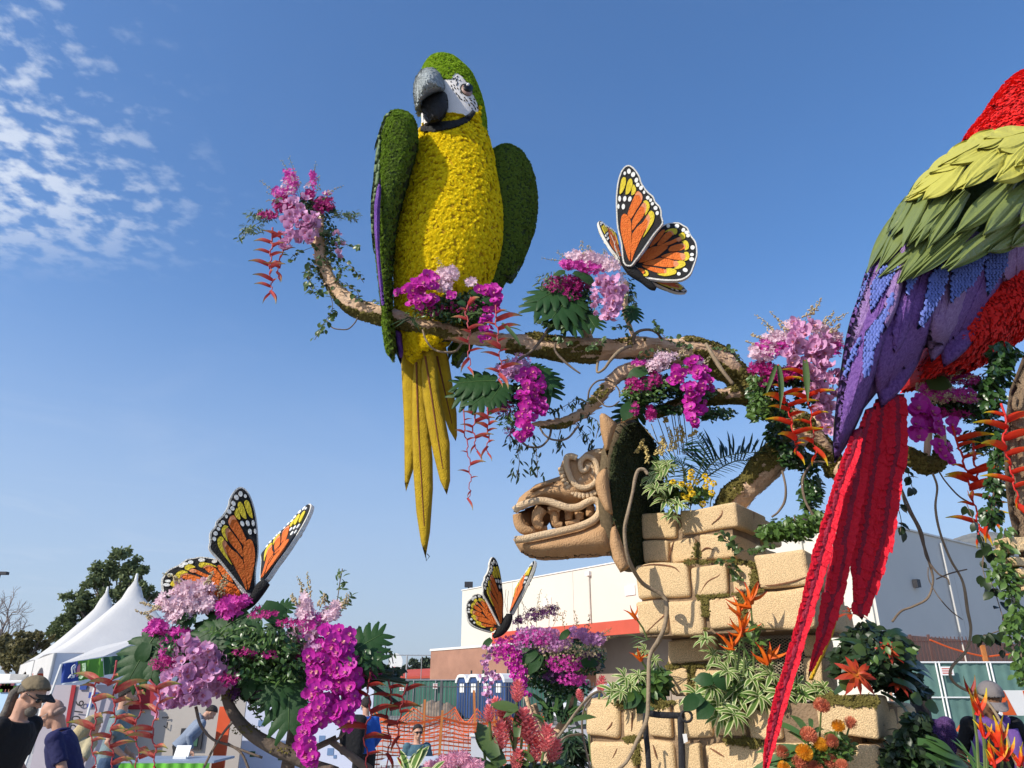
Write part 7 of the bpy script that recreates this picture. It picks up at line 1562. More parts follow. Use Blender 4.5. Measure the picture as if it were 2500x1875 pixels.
YB=4.72;A=planting('striped dracaena bank with green leaves along the middle ledge',(1800,1710),YB,[(1722,1562,44),(1740,1600,44),(1700,1700,60),(1735,1675,60),(1775,1640,60),(1760,1720,66),(1790,1745,66),(1760,1750,60),(1800,1690,62),(1835,1660,60),(1850,1700,66),(1880,1650,56),(1905,1690,60),(1945,1670,50),(1960,1700,54),(1990,1690,50),(1820,1630,50),(1870,1620,44),(2010,1680,44),(1780,1600,44)])
foliage(A,[(1800,1680,90,36),(1930,1690,70,20)],YB+.1,800,LEAFN,26,m_leafm)
for b_,t_ in(((1740,1660),(1718,1640)),((1745,1650),(1775,1668)),((1700,1700),(1680,1720)),((1735,1720),(1710,1740)),((1715,1700),(1690,1695))):mono(A,b_,t_,YB-.08,YB-.16,'broad_leaf',DL,wide=1.7)
def bop(label,base,head,Y,n,size,col='orange',spread=1.0,tilt=(0,0),stems=5,group=None):
 t=thing('upright_heliconia',label,'heliconia',P(base[0],base[1],Y),group);k=mpp(head[0],head[1],Y);h=P(head[0],head[1],Y-.05)
 MB().tube([P(base[0],base[1],Y),P((base[0]+head[0])/2+4,(base[1]+head[1])/2,Y-.02),h],.006,6).build('stem',m_stem,t)
 for i in range(n):
  a=pi/2+(i-(n-1)/2)*(2.6*spread/n)+random.uniform(-.15,.15);d=Vector((cos(a)+tilt[0],random.uniform(-.35,.25),sin(a)+tilt[1]));sz=size*k*random.uniform(.75,1.15);link('bract',BRM[col],t,frame(h-Vector((0,0,.05*size*k*i*.6))+rv()*.008,Vector((-d.z,-.4,d.x))if i%2 else Vector((d.z,-.4,-d.x)),d,s=(sz,sz*.8,sz*.8)))
 for i in range(stems):blade(t,(base[0]+random.uniform(-12,12),base[1]),(head[0]+random.uniform(-22,22),head[1]+random.uniform(15,60)),Y+.05,SL,'stalk',wide=.35)
 return t
for k,(b_,h_,n_,s_,tl)in enumerate([((1840,1640),(1832,1470),8,54,(0,0)),((1815,1650),(1812,1540),8,52,(-.1,0)),((1795,1650),(1790,1580),6,46,(-.5,0)),((1880,1660),(1876,1612),9,52,(.1,.1)),((1800,1640),(1805,1500),5,44,(-.5,.2)),((1585,1660),(1565,1610),7,34,(-.2,0)),((1580,1560),(1552,1508),3,34,(-.6,.3))]):
 bop(['tallest orange heliconia flower against the second stone tier','orange heliconia flower just below the tallest','orange heliconia flower leaning left above the striped leaves','orange heliconia flower nearest the red tail on the ledge','slender orange heliconia beak left of the tallest','red orange heliconia on the left ledge','orange heliconia tip poking out left of the second tier'][k],b_,h_,YB-.02 if k<5 else 5.2,n_,s_,tilt=tl)
foliage(A,[(1850,1560,14,60)],YB+.02,40,LEAFN,34,m_leafm,down=-.8)
# right dark planting with bromeliads
YC_=4.45;A=arr('dark bromeliad and strap leaf planting on the right end of the ledge',(2140,1690),YC_,'planting','ledge_planting')
foliage(A,[(2150,1590,70,60),(2110,1560,40,50),(2190,1660,50,36),(2070,1620,30,60),(2230,1690,30,20)],YC_+.25,1900,LEAF,26,m_leafb,dY=.2);foliage(A,[(2160,1600,70,60),(2120,1640,60,40)],YC_+.02,500,LEAF,24,m_leafb);foliage(A,[(2160,1600,60,50)],YC_-.02,90,LEAF,22,m_leafm)
for k in range(34):
 a_=random.uniform(-.5,2.4);r_=random.uniform(60,130);blade(A,(2150+random.uniform(-25,25),1620+random.uniform(-30,40)),(2150+cos(a_)*r_*1.2,1620-sin(a_)*r_*.9),YC_+random.uniform(-.12,.05),SLd,'strap_leaf',wide=1.3)
for b_,t_ in(((2150,1600),(2325,1640)),((2150,1590),(2330,1625)),((2160,1580),(2240,1530)),((2150,1570),(2190,1500)),((2120,1570),(2170,1480)),((2150,1620),(2300,1650)),((2150,1650),(2310,1690)),((2180,1660),(2290,1680)),((2130,1580),(2060,1520)),((2120,1620),(2020,1600)),((2140,1640),(2030,1670)),((2170,1640),(2260,1590)),((2160,1550),(2230,1525)),((2160,1560),(2250,1530)),((2150,1690),(2250,1740)),((2180,1620),(2270,1570)),((2130,1600),(2080,1540)),((2100,1640),(2050,1560))):blade(A,b_,t_,YC_+random.uniform(-.05,.1),SLd if random.random()<.75 else SL,'strap_leaf',wide=1.5)
for(x,y,w_)in((2190,1570,20),(2270,1720,24),(2235,1700,20),(2095,1580,20),(2060,1665,18)):mono(A,(x-12,y),(x+w_,y+random.uniform(-6,10)),YC_-.12,YC_-.18,'light_leaf',IVY,wide=1.3)
def brom(label,c,Y,size,n,nrm,mesh='brom'):
 t=thing('bromeliad_flower',label,'bromeliad',P(c[0],c[1]+10,Y));k=mpp(c[0],c[1],Y);z=Vector(nrm).normalized();x0=z.orthogonal().normalized();y0=z.cross(x0);cc_=P(c[0],c[1],Y)
 for ring,(nn_,sc_,el)in enumerate(((n,1.0,.15),(n-2,.7,.45),(4,.4,.9))):
  for i in range(nn_):
   a=i*2*pi/nn_+ring*.4+random.uniform(-.12,.12);d=(x0*cos(a)+y0*sin(a))*cos(el)+z*sin(el)*1.0;link('star_bract',BRM[mesh],t,frame(cc_+z*.01*ring,z-d*z.dot(d),d,s=size*k*sc_*random.uniform(.85,1.1)))
brom('large orange red star bromeliad above the mossy right block',(2090,1648),YC_-.15,54,9,(0,-1,.3));brom('shadowed dark orange bromeliad right of the large star',(2192,1670),YC_+.02,44,9,(.3,-.5,.9));brom('yellow centred bromeliad half hidden in dark leaves',(2172,1590),YC_-.1,36,9,(-.2,-.9,.5));brom('tall red bromeliad spear behind the broad red feather tip',(2075,1500),YC_+.1,44,7,(0,-.2,1))

A=arr('shaded planting with orange protea heads right of the last block',(2260,1860),4.2,'planting','ledge_planting');foliage(A,[(2230,1820,50,60),(2280,1860,60,40),(2190,1850,30,40),(2240,1760,24,26)],4.3,1500,LEAF,26,m_leafb,dY=.15)
for b_,t_ in(((2240,1810),(2350,1870)),((2260,1800),(2330,1840)),((2260,1840),(2330,1890)),((2230,1850),(2228,1780)),((2280,1850),(2390,1880)),((2230,1880),(2240,1830))):blade(A,b_,t_,4.15,SL,'strap_leaf',wide=2.2)
# proteas
def protea_mesh(name,m):
 Ms=[];v=[];f=[]
 for i in range(230):
  a=i*2.399;zz=1-1.25*i/230;r=sqrt(max(0,1-zz*zz));d=Vector((r*cos(a),r*sin(a),zz));d=(d+rv()*.12).normalized();o=d.orthogonal().normalized()*.045;b=len(v);p0=d*.45;p1=d*.86+Vector((0,0,.06));p2=d*1.05+Vector((0,0,.22))-d*.1
  v+=[p0-o,p0+o,p1+o*.8,p1-o*.8,p2+o*1.1,p2-o*1.1];f+=[(b,b+1,b+2,b+3),(b+3,b+2,b+4,b+5)]
 iv,if_=ico(2);b=len(v);v+=[Vector(q)*.5 for q in iv];f+=[tuple(k+b for k in q)for q in if_];return MB().add(v,f).mesh(name,m,False)
PO,PP_=protea_mesh('orange_protea',m_pror),protea_mesh('coral_protea',m_prop);Y=4.15
A=arr('pincushion protea bunch with sword leaves before the right blocks',(1990,1870),Y,'flower arrangement')
for(x,y,o_,s_)in((2005,1727,0,21),(2047,1776,1,17),(2075,1769,0,18),(1972,1799,0,22),(2001,1822,1,19),(2028,1814,0,19),(1961,1842,1,22),(1906,1840,0,19),(1952,1866,0,22),(2026,1864,0,20),(2056,1874,0,18),(1912,1876,1,16),(1990,1880,0,20)):
 pr=part('protea_flower',A);p=P(x,y,Y+random.uniform(-.06,.05));link('flower_head',PO if o_ else PP_,pr,frame(p,Vector((random.uniform(-.4,.4),-.7,.9)),s=s_*mpp(x,y,Y)));MB().tube([p,P(x-(x-1990)*.3,y+90,Y+.08)],.005,5).build('stem',m_stem,pr)
foliage(A,[(1990,1850,80,40),(2050,1830,36,44),(2040,1800,20,26)],Y+.08,800,LEAF,15,m_leafm,dY=.1)
for b_,t_ in(((1975,1800),(1973,1682)),((1965,1800),(1915,1712)),((1985,1790),(2022,1735)),((1975,1810),(1955,1745)),((1970,1815),(1945,1750)),((1980,1780),(1990,1720)),((1965,1830),(1860,1812)),((1960,1850),(1820,1880)),((1950,1840),(1868,1845)),((1945,1870),(1900,1855)),((1985,1860),(2010,1845))):blade(A,b_,t_,Y+.02,SL,'sword_leaf',wide=1.5)
# centre arrangement
Y=6.2;A=arr('mauve and magenta orchid column bouquet in front of the cream hall',(1330,1640),Y);zc3=zm(900,1350,.31646)
foliage(A,[(1370,1600,90,45),(1320,1640,60,50),(1430,1610,50,45),(1280,1590,50,30),(1380,1680,60,40)],Y+.3,3600,LEAF,10,m_leafd,dY=.3);foliage(A,[(1330,1610,60,40),(1400,1620,60,40)],Y+.02,500,LEAFN,12,m_leafm)
bloommass(A,[(1310,1550,60,22),(1340,1570,60,24),(1410,1545,30,16),(1450,1560,34,18),(1280,1575,30,20)],Y-.05,1100,FL5,10,m_smau);bloommass(A,[(1300,1560,60,22),(1230,1575,28,22),(1215,1600,16,20),(1380,1620,50,24),(1400,1660,40,16)],Y-.08,700,FL5,9,m_smag);bloommass(A,[(1310,1500,36,18),(1345,1490,22,14),(1270,1515,20,12),(1440,1610,30,20),(1370,1650,50,20)],Y,500,FL4,10,m_sdp);bloommass(A,[(1400,1590,60,30),(1450,1590,30,20),(1340,1590,60,20)],Y-.06,300,FL4,7,m_bud)
spray(A,zc3([(930,720),(905,800),(890,900),(920,1050),(935,1160)]),Y-.1,11,46,OC,13,dY=.04);spray(A,zc3([(970,920),(985,1000)]),Y-.08,10,14,OC,13,dY=.04);spray(A,zc3([(1120,720),(1110,830),(1150,950),(1170,1090)]),Y-.1,22,66,OM,14);spray(A,zc3([(1190,900),(1180,1000),(1210,1110)]),Y-.1,12,30,OM,13)
sprigs(A,[((1290,1540),(1275,1470)),((1310,1530),(1320,1440)),((1340,1530),(1332,1455)),((1350,1530),(1360,1470)),((1380,1540),(1380,1490)),((1400,1540),(1402,1490)),((1430,1550),(1440,1500)),((1450,1560),(1490,1535)),((1460,1570),(1510,1555))],Y-.05,bs=3)
for b_,t_ in(((1300,1570),(1270,1580)),((1390,1540),(1370,1550)),((1320,1600),(1290,1640)),((1420,1620),(1460,1600)),((1310,1590),(1275,1610)),((1200,1560),(1180,1570))):mono(A,b_,t_,Y-.12,Y-.2,'broad_leaf',DL,wide=1.2)
for k in range(46):
 x=1290+random.random()*150;blade(A,(x*.6+1360*.4,1730+random.uniform(0,40)),(x+random.uniform(-30,30),1655+random.uniform(0,70)),Y-.1,SLd if k%3 else SL,'strap_leaf',wide=1.0)
for k in range(30):blade(A,(1390,1810+random.uniform(-30,60)),(1330+random.random()*110,1760+random.random()*120),5.6,PLd,'palm_leaflet',wide=1.6)
foliage(A,[(1395,1830,40,50)],5.8,700,LEAFN,30,m_leafb,dY=.2)
for pth in([(1300,1720,Y+.1,12),(1315,1760,Y+.1,11),(1330,1800,Y+.1,14),(1340,1900,Y+.1,16)],[(1400,1700,Y+.1,8),(1375,1760,Y+.1,9),(1345,1810,Y+.1,10)],[(1285,1700,Y,5),(1300,1750,Y,5),(1320,1790,Y,5)]):
 p3,r3=path3(pth);MB().tube(p3,r3,10,wob=.3).build('branch',m_br,A,True)
# gingers
def ginger_mesh():
 mb=MB();n=60
 for i in range(n):
  t=i/n;a=i*2.399;r=.30*sin(pi*(.12+t*.86))**.8;z=t*.92;L=.27*(1-.35*t);d=Vector((cos(a),sin(a),0));s_=Vector((-sin(a),cos(a),0))*.085
  p=d*r*.35+Vector((0,0,z-.08));q=d*(r+.03)+Vector((0,0,z+.02));e_=d*(r+.12)+Vector((0,0,z+L*.55));mb.add([p-s_*.5,p+s_*.5,q+s_,q-s_,e_],[(0,1,2,3),(3,2,4)])
 return mb.mesh('ginger_cone',m_ging,False)
GM=ginger_mesh();Y=4.3
GLs=[(1262,1690,46,.05),(1228,1728,44,-.55),(1195,1745,36,-.1),(1275,1768,60,.1),(1223,1800,56,.0),(1292,1790,56,.1),(1258,1795,44,0),(1328,1805,56,.2),(1345,1835,50,.35),(1180,1800,44,-.15),(1258,1858,44,.2),(1305,1835,50,.1),(1240,1760,40,-.3),(1465,1672,34,.2),(1420,1700,26,-.3)]
gl=['topmost pink torch ginger beside the purple bouquet base','pink torch ginger leaning left below the topmost','small pink torch ginger left of the leaning one','large pink torch ginger in the middle of the group','dense red pink torch ginger lower left of the middle','large pink torch ginger right of the middle one','pink torch ginger hidden between the two large ones','pale tipped torch ginger toward the stone blocks','rightmost pink torch ginger of the bottom group','dark pink torch ginger behind the folded green leaf','lowest pink torch ginger at the bottom edge','pink torch ginger low right of centre','slim pink torch ginger above the folded leaf','small pink torch ginger by the left ledge leaves','tiny red ginger under the purple bouquet']
for(x,y,s_,ln),lab in zip(GLs,gl):
 yy=Y+random.uniform(-.1,.1)if x<1400 else 5.4;t=thing('torch_ginger',lab,'ginger flower',P(x,y+s_*.5,yy),'pink torch ginger flowers');k=mpp(x,y,yy);up=Vector((ln,-.25,1)).normalized();c=P(x,y+s_*.45,yy);link('flower_cone',GM,t,frame(c,up,s=(s_*k*1.1,s_*k*1.1,s_*k*1.15)));MB().tube([c,c-up*.12,c-up*.25-Vector((0,0,.3))],.007,6).build('stem',m_stem,t)
A=arr('broad green and red backed ginger leaves among the pink gingers',(1230,1870),Y-.1,'plant','ginger_leaves')
for b_,t_,w_ in(((1262,1735),(1210,1690),1.5),((1210,1850),(1165,1755),1.3),((1225,1870),(1185,1765),1.4),((1215,1885),(1150,1840),1.0),((1240,1890),(1190,1870),1.2),((1290,1870),(1270,1820),1.0),((1265,1730),(1235,1740),1.2),((1262,1800),(1258,1730),1.0),((1400,1760),(1440,1720),1.0),((1300,1860),(1290,1810),1.2)):blade(A,b_,t_,Y-.12,BL,'broad_leaf',wide=w_)
foliage(A,[(1310,1880,90,24),(1220,1895,50,20)],Y+.05,300,LEAF,26,m_leafd)

for k,(x,y,rx,ry)in enumerate([(1090,1862,26,16),(1120,1850,26,16),(1150,1868,26,14),(1060,1872,22,10)]):
 A=arr(['pink fringed lily clump at the bottom edge, second from the left','tallest pink fringed lily clump at the bottom edge','pink fringed lily clump nearest the green ginger leaves','leftmost low pink fringed lily clump'][k],(x,y+20),4.0,'lily','fringed_lily','pink fringed lilies at the bottom edge');bloommass(A,[(x,y,rx,ry)],4.0,170,flower_t(5,.6,.22),22,m_ner,'petals');MB().tube([P(x,y,4.0),P(x,y+60,4.0)],.006,5).build('stem',m_stem,A)
A=arr('striped upright leaf tuft at the bottom edge left of the pink lilies',(1000,1880),3.8,'plant','striped_plant')
for b_,t_ in(((1000,1890),(985,1820)),((1002,1890),(1008,1810)),((1004,1890),(1018,1790)),((1000,1890),(972,1840)),((1008,1890),(1034,1860)),((1050,1890),(1055,1835)),((1052,1890),(1064,1850)),((996,1890),(990,1835))):blade(A,b_,t_,3.8,VL2,'striped_leaf',wide=1.2)
# upright red heliconias, bottom right
for k,(b_,h_,n_,s_)in enumerate([((2405,1890),(2392,1745),4,70),((2445,1890),(2440,1815),5,66),((2420,1900),(2425,1862),6,52),((2470,1900),(2455,1850),6,56),((2500,1900),(2492,1870),5,50),((2390,1900),(2372,1700),2,50),((2410,1900),(2402,1800),3,56)]):
 bop(['red heliconia spear in front of the visor wearer','orange edged heliconia spear at the bottom right','low red heliconia flower at the bottom edge right of the shaded planting','low red heliconia flower at the bottom edge by the dark sleeve','red heliconia flower in the bottom right corner','purple brown heliconia spear left of the visor wearer','deep red heliconia spear under the first one'][k],b_,h_,3.4,n_,s_,'red' if k!=5 else 'maroon',.55,stems=3)
# A8 : big lower left
Y=3.95;z8=zm(350,1150,.43712);A=arr('huge orchid and monstera bouquet carrying the lower left monarch butterfly',(640,1720),Y)
foliage(A,[(640,1590,95,55),(560,1530,70,30),(720,1600,60,60),(450,1570,60,40),(880,1620,50,26),(790,1600,40,40),(620,1660,60,50),(400,1590,40,30)],Y+.25,3600,LEAF,18,m_leafd,dY=.25);foliage(A,[(640,1680,80,40),(590,1650,60,50),(740,1660,40,50),(880,1650,60,30),(940,1640,40,20),(360,1600,50,30)],Y+.3,2600,LEAF,17,m_leafb,dY=.25);foliage(A,[(650,1680,60,50),(860,1650,60,26)],Y+.1,420,LEAFN,26,m_leafd)
foliage(A,[(660,1590,70,36),(620,1640,50,40),(700,1560,40,20)],Y+.03,620,LEAF,17,m_leafm,dY=.12)
bloommass(A,[(450,1440,40,26),(480,1470,50,30),(420,1470,40,26),(440,1500,36,24),(500,1430,22,20)],Y-.02,900,FL5,21,m_spal);bloommass(A,[(560,1480,34,22),(590,1465,20,14),(385,1530,24,18),(370,1540,16,12),(420,1570,44,30),(400,1600,30,30),(440,1545,30,16),(560,1500,30,16)],Y-.03,900,FL5,19,m_smag);bloommass(A,[(400,1580,44,40),(650,1490,34,14),(680,1500,20,12),(600,1600,40,16),(410,1630,30,26),(370,1630,24,26),(890,1640,40,22),(740,1600,20,30)],Y+.02,900,FL4,16,m_scri);bloommass(A,[(745,1500,24,34),(760,1540,24,26),(805,1500,22,18),(745,1470,12,20),(720,1550,18,18),(820,1480,14,12)],Y-.02,520,FL5,20,m_spal);bloommass(A,[(755,1530,36,40),(760,1570,26,24)],Y-.03,160,FL5,19,m_smag);bloommass(A,[(860,1600,30,14),(920,1595,16,12),(640,1700,30,20),(570,1690,16,30)],Y+.02,200,FL4,14,m_sdp)
sprigs(A,[((520,1450),(552,1400)),((500,1440),(520,1395)),((540,1470),(555,1420)),((440,1430),(400,1400)),((400,1480),(350,1500)),((400,1490),(340,1470)),((740,1480),(728,1410)),((745,1480),(750,1400)),((735,1480),(712,1450)),((830,1500),(848,1450)),((780,1490),(795,1450)),((810,1490),(850,1470)),((420,1450),(430,1395)),((380,1520),(330,1490))],Y-.03,nb=26,bs=5)
spray(A,z8([(340,970),(260,1040),(200,1150),(150,1250),(120,1320)]),Y-.14,40,62,OC,32,spread=.4);spray(A,z8([(380,1000),(350,1100),(300,1200),(250,1290)]),Y-.12,40,60,OC,32,spread=.4);spray(A,z8([(440,1060),(430,1140),(380,1220),(310,1300)]),Y-.02,30,34,OC,30);spray(A,z8([(260,960),(380,980)]),Y-.16,16,14,OC,32,stem=False)
spray(A,z8([(1060,880),(1080,980),(1110,1080),(1140,1180),(1120,1300),(1100,1420)]),Y-.12,40,92,OM,32);spray(A,z8([(960,1020),(1000,1100),(980,1220),(960,1340),(930,1440),(910,1560),(960,1620)]),Y-.14,34,88,OM,32);spray(A,z8([(1150,1150),(1160,1250),(1140,1360)]),Y-.08,24,30,OM,30);spray(A,z8([(930,940),(960,1000),(900,1010)]),Y-.06,26,16,OL,24,stem=False)
for b_,t_,y1 in(((608,1508),(448,1528),Y-.25),((615,1500),(540,1570),Y-.22),((560,1520),(470,1570),Y-.1),((850,1600),(930,1530),Y-.1),((845,1585),(925,1600),Y-.15),((712,1640),(690,1755),Y-.25),((715,1630),(640,1700),Y-.2),((385,1545),(300,1650),Y-.2),((400,1550),(352,1640),Y-.2),((600,1560),(540,1600),Y-.15),((640,1640),(590,1680),Y-.1),((660,1500),(710,1495),Y),((690,1510),(650,1545),Y-.1),((790,1560),(780,1620),Y),((480,1510),(430,1510),Y-.1)):mono(A,(t_[0]+(b_[0]-t_[0])*.86,t_[1]+(b_[1]-t_[1])*.86),t_,Y-.08,y1)
foliage(A,[(640,1560,110,50),(700,1620,50,50),(600,1640,60,40),(430,1580,60,40),(880,1610,50,30)],Y-.14,620,LEAF,15,m_leafd,dY=.10);foliage(A,[(640,1580,80,50),(560,1540,60,24),(690,1650,40,30)],Y-.16,260,LEAFN,20,m_leafm,dY=.1);bloommass(A,[(640,1500,40,12),(700,1520,30,14),(600,1590,30,12),(660,1600,24,14),(400,1620,40,20),(560,1660,30,18)],Y-.18,260,FL4,13,m_scri)
for b_,t_ in(((460,1500),(430,1500)),((640,1480),(700,1500)),((600,1550),(640,1600)),((700,1580),(670,1620)),((800,1590),(775,1600)),((360,1570),(330,1620)),((640,1560),(700,1580)),((620,1660),(590,1700))):mono(A,b_,t_,Y-.1,Y-.16,'broad_leaf',DL,wide=1.5)
for pth,n_ in(([(805,1520),(822,1470),(830,1420),(836,1388)],34),([(815,1500),(800,1470),(785,1455)],10),([(825,1470),(850,1460),(848,1480)],10),([(900,1600),(940,1590),(955,1600),(960,1620)],14),([(640,1680),(660,1740),(690,1780)],20),([(600,1650),(610,1720),(640,1760)],24)):ivy(None,pth,Y,n_,17,IVNg,par=A,wid=22,hang=-.2)
def lim(pth,m=None,nm='branch'):p3,r3=path3(pth);o=MB().tube(p3,r3,12,wob=.35).build(nm,m or m_bark,A,True);return o
for pth in([(545,1660,Y,10),(560,1720,Y,12),(595,1775,Y,14),(660,1820,Y,16),(730,1855,Y,16),(820,1890,Y,16)],[(715,1660,Y+.1,14),(718,1730,Y+.1,14),(712,1800,Y+.1,14),(700,1880,Y+.1,16)],[(700,1870,Y+.05,8),(760,1830,Y+.05,7),(820,1800,Y+.05,6)],[(810,1810,Y,8),(850,1840,Y,9),(905,1880,Y,10)]):lim(pth)
for pth in([(478,1725,Y-.1,3),(490,1770,Y-.1,3.5),(520,1805,Y-.1,3.5),(560,1820,Y-.1,3),(640,1850,Y-.1,3)],[(568,1762,Y-.12,3),(545,1790,Y-.12,3),(520,1830,Y-.12,3),(495,1880,Y-.12,3)],[(620,1700,Y,2.5),(660,1740,Y,3),(690,1790,Y,3)],[(770,1830,Y,4),(840,1790,Y,3),(800,1750,Y,3)],[(555,1815,Y-.1,3),(590,1840,Y-.1,3),(610,1885,Y-.1,3)]):lim(pth,m_vine,'vine')
for a_,b_ in(((860,1640),(998,1668)),((870,1650),(990,1660)),((880,1655),(975,1720)),((860,1635),(960,1640))):lim([(a_[0],a_[1],Y,5),((a_[0]+b_[0])/2,(a_[1]+b_[1])/2,Y,6),(b_[0],b_[1],Y,4)],m_leafb,'cut_stick')
p=[(545,1660),(560,1720),(595,1775),(660,1820)];foliage(A,[(600,1780,36,16),(560,1700,20,30),(690,1830,40,12)],Y,500,LEAF,6,m_greenmoss,'moss',dY=.05)

m_mrach=mat('maroon_rachis',(.20,.015,.02),.5,.2,20)
HL=[([(285,1612),(278,1650),(262,1670),(240,1660),(228,1700),(235,1750),(222,1800),(232,1860),(226,1900)],15,64,'coral',3.6),([(290,1660),(276,1700),(282,1750),(268,1800),(276,1850),(262,1900)],15,66,'coral',3.7),([(365,1660),(388,1690),(382,1740),(372,1790),(380,1840),(366,1900)],14,62,'coral',3.65),([(330,1670),(345,1720),(330,1780),(338,1840),(322,1900)],13,60,'coral',3.8),
      ([(905,1640),(898,1690),(905,1740),(890,1790),(896,1850),(888,1900)],11,74,'maroon',3.8),([(948,1660),(955,1700),(945,1750),(952,1810),(940,1880)],10,74,'maroon',3.9),([(995,1670),(985,1700),(978,1740),(970,1790),(975,1850)],8,60,'maroon',3.8)]
hl=['coral heliconia string nearest the bald man','coral heliconia string second from the bald man with dense bracts','coral heliconia string just left of the lilac blossoms','coral heliconia string between the second and the lilac blossoms','maroon heliconia string right next to the magenta orchids','maroon heliconia string in front of the green fence','maroon heliconia string nearest the seated person']
for(pth,n_,s_,c_,yy),lab in zip(HL,hl):heli(lab,pth,yy,n_,s_,c_,m_hstp if c_=='coral' else m_mrach,r=3.4)
# MONARCH BUTTERFLIES
m_bw=mat('wing_white_rim',(.72,.70,.64),.8,.15,30,.8,120);m_bk=mat('wing_black_seed',(.010,.010,.011),.75,.3,40,.6,120);m_bo=mat('wing_orange',(.66,.115,.012),.8,.2,30,.9,90,col2=(.80,.20,.03));m_bs=mat('wing_salmon',(.68,.26,.12),.8,.15,30,.6,100);m_by=mat('wing_yellow',(.60,.46,.02),.8,.2,30,.7,100,col2=(.78,.62,.05));m_spw=mat('wing_spot_white',(.74,.74,.70),.8,.08,30,.4,100)
FW=dict(out=[(900,870),(880,720),(850,600),(840,480),(838,330),(855,200),(890,110),(940,75),(990,100),(1035,165),(1050,215),(1080,265),(1110,300),(1150,335),(1165,375),(1200,412),(1212,450),(1213,490),(1222,550),(1150,640),(1060,770),(1000,850),(960,893)],
  orange=[[(880,560),(890,500),(920,482),(960,525),(970,600),(968,720),(960,800),(955,858),(930,800),(900,700),(882,620)],[(938,480),(990,350),(1015,300),(1040,305),(1062,340),(1052,385),(1010,450),(967,520)],[(978,535),(1020,460),(1068,392),(1088,400),(1090,440),(1060,510),(1010,570),(976,615)],[(978,640),(1060,550),(1112,478),(1120,520),(1090,590),(1040,690),(990,800),(966,860)]],
  salmon=[[(1000,335),(1020,302),(1045,308),(1062,340),(1055,375),(1035,330)],[(1050,420),(1072,390),(1092,398),(1096,440),(1078,478),(1078,430)],[(1085,515),(1108,480),(1130,475),(1135,530),(1085,620),(1105,540)]],
  yellow=[[(872,318),(878,250),(892,195),(912,182),(926,200),(920,250),(900,300),(882,320)],[(922,322),(930,250),(948,205),(968,195),(980,220),(975,270),(950,315),(932,325)],[(970,325),(978,265),(990,243),(1010,280),(1000,315),(980,330)],[(1068,385),(1090,372),(1112,388),(1120,425),(1100,470),(1080,495),(1094,440),(1090,400)],[(1108,478),(1128,455),(1152,468),(1158,510),(1140,560),(1095,630),(1062,670),(1110,570),(1125,510)]],
  spots=[(950,133,16,22,0),(985,160,17,22,.3),(915,150,11,15,.2),(1012,207,15,21,.3),(1023,245,15,18,.5),(1050,270,15,19,.4),(1075,306,10,14,0),(1105,350,15,16,.5),(1128,370,12,15,.4),(1142,398,12,15,.5),(1167,432,16,17,.4),(1180,472,13,17,.2),(872,360,12,24,0),(915,360,14,23,.2),(957,362,14,22,.3),(862,423,9,20,0),(903,425,14,23,.1)])
HW=dict(out=[(985,885),(1060,790),(1150,640),(1200,575),(1260,545),(1345,540),(1390,565),(1425,590),(1450,650),(1490,710),(1500,800),(1485,860),(1470,900),(1440,965),(1370,1008),(1250,1012),(1140,1000),(1085,985),(1030,930)],
  orange=[[(1115,738),(1160,665),(1215,608),(1238,615),(1190,690),(1128,742)],[(1175,728),(1240,640),(1290,618),(1310,640),(1262,690),(1200,732)],[(1195,735),(1290,700),(1350,672),(1365,690),(1290,728),(1240,738)],[(1285,748),(1370,725),(1400,740),(1395,768),(1340,785),(1272,784)],[(1210,825),(1290,797),(1385,805),(1395,835),(1370,860),(1255,840)],[(1060,882),(1200,838),(1330,868),(1345,888),(1290,915),(1150,898)],[(1055,896),(1150,912),(1270,935),(1260,955),(1200,960),(1110,930)],[(1028,872),(1100,765),(1180,742),(1265,742),(1230,785),(1150,842)],[(1018,918),(1060,922),(1080,945),(1062,965)]],
  salmon=[[(1250,635),(1290,612),(1320,630),(1305,655),(1285,628)],[(1330,690),(1370,668),(1385,690),(1350,710)],[(1360,730),(1400,722),(1412,752),(1398,775),(1395,745)],[(1360,808),(1400,810),(1408,840),(1380,862)],[(1310,870),(1350,868),(1365,892),(1320,915)],[(1240,932),(1285,938),(1280,960),(1240,965)]],
  yellow=[[(1235,628),(1270,605),(1320,600),(1340,612),(1335,640),(1315,650),(1295,618),(1265,620)],[(1350,655),(1385,635),(1405,655),(1402,685),(1378,695),(1370,670)],[(1375,712),(1410,702),(1432,730),(1430,770),(1400,782),(1408,745)],[(1395,800),(1425,798),(1438,830),(1430,855),(1395,868),(1408,835)],[(1340,870),(1385,865),(1405,885),(1400,905),(1350,930),(1315,925),(1355,895)],[(1255,925),(1310,928),(1335,945),(1320,970),(1240,985),(1180,965),(1255,962)],[(1080,935),(1105,945),(1112,972),(1090,985),(1068,972),(1090,960)]],
  spots=[(1265,575,15,16,0),(1337,578,19,18,0),(1390,613,15,17,.3),(1416,635,18,15,.3),(1427,662,15,15,0),(1463,760,17,18,0),(1457,817,16,13,0),(1454,853,19,15,0),(1403,937,20,15,.4),(1353,966,15,13,.4)])
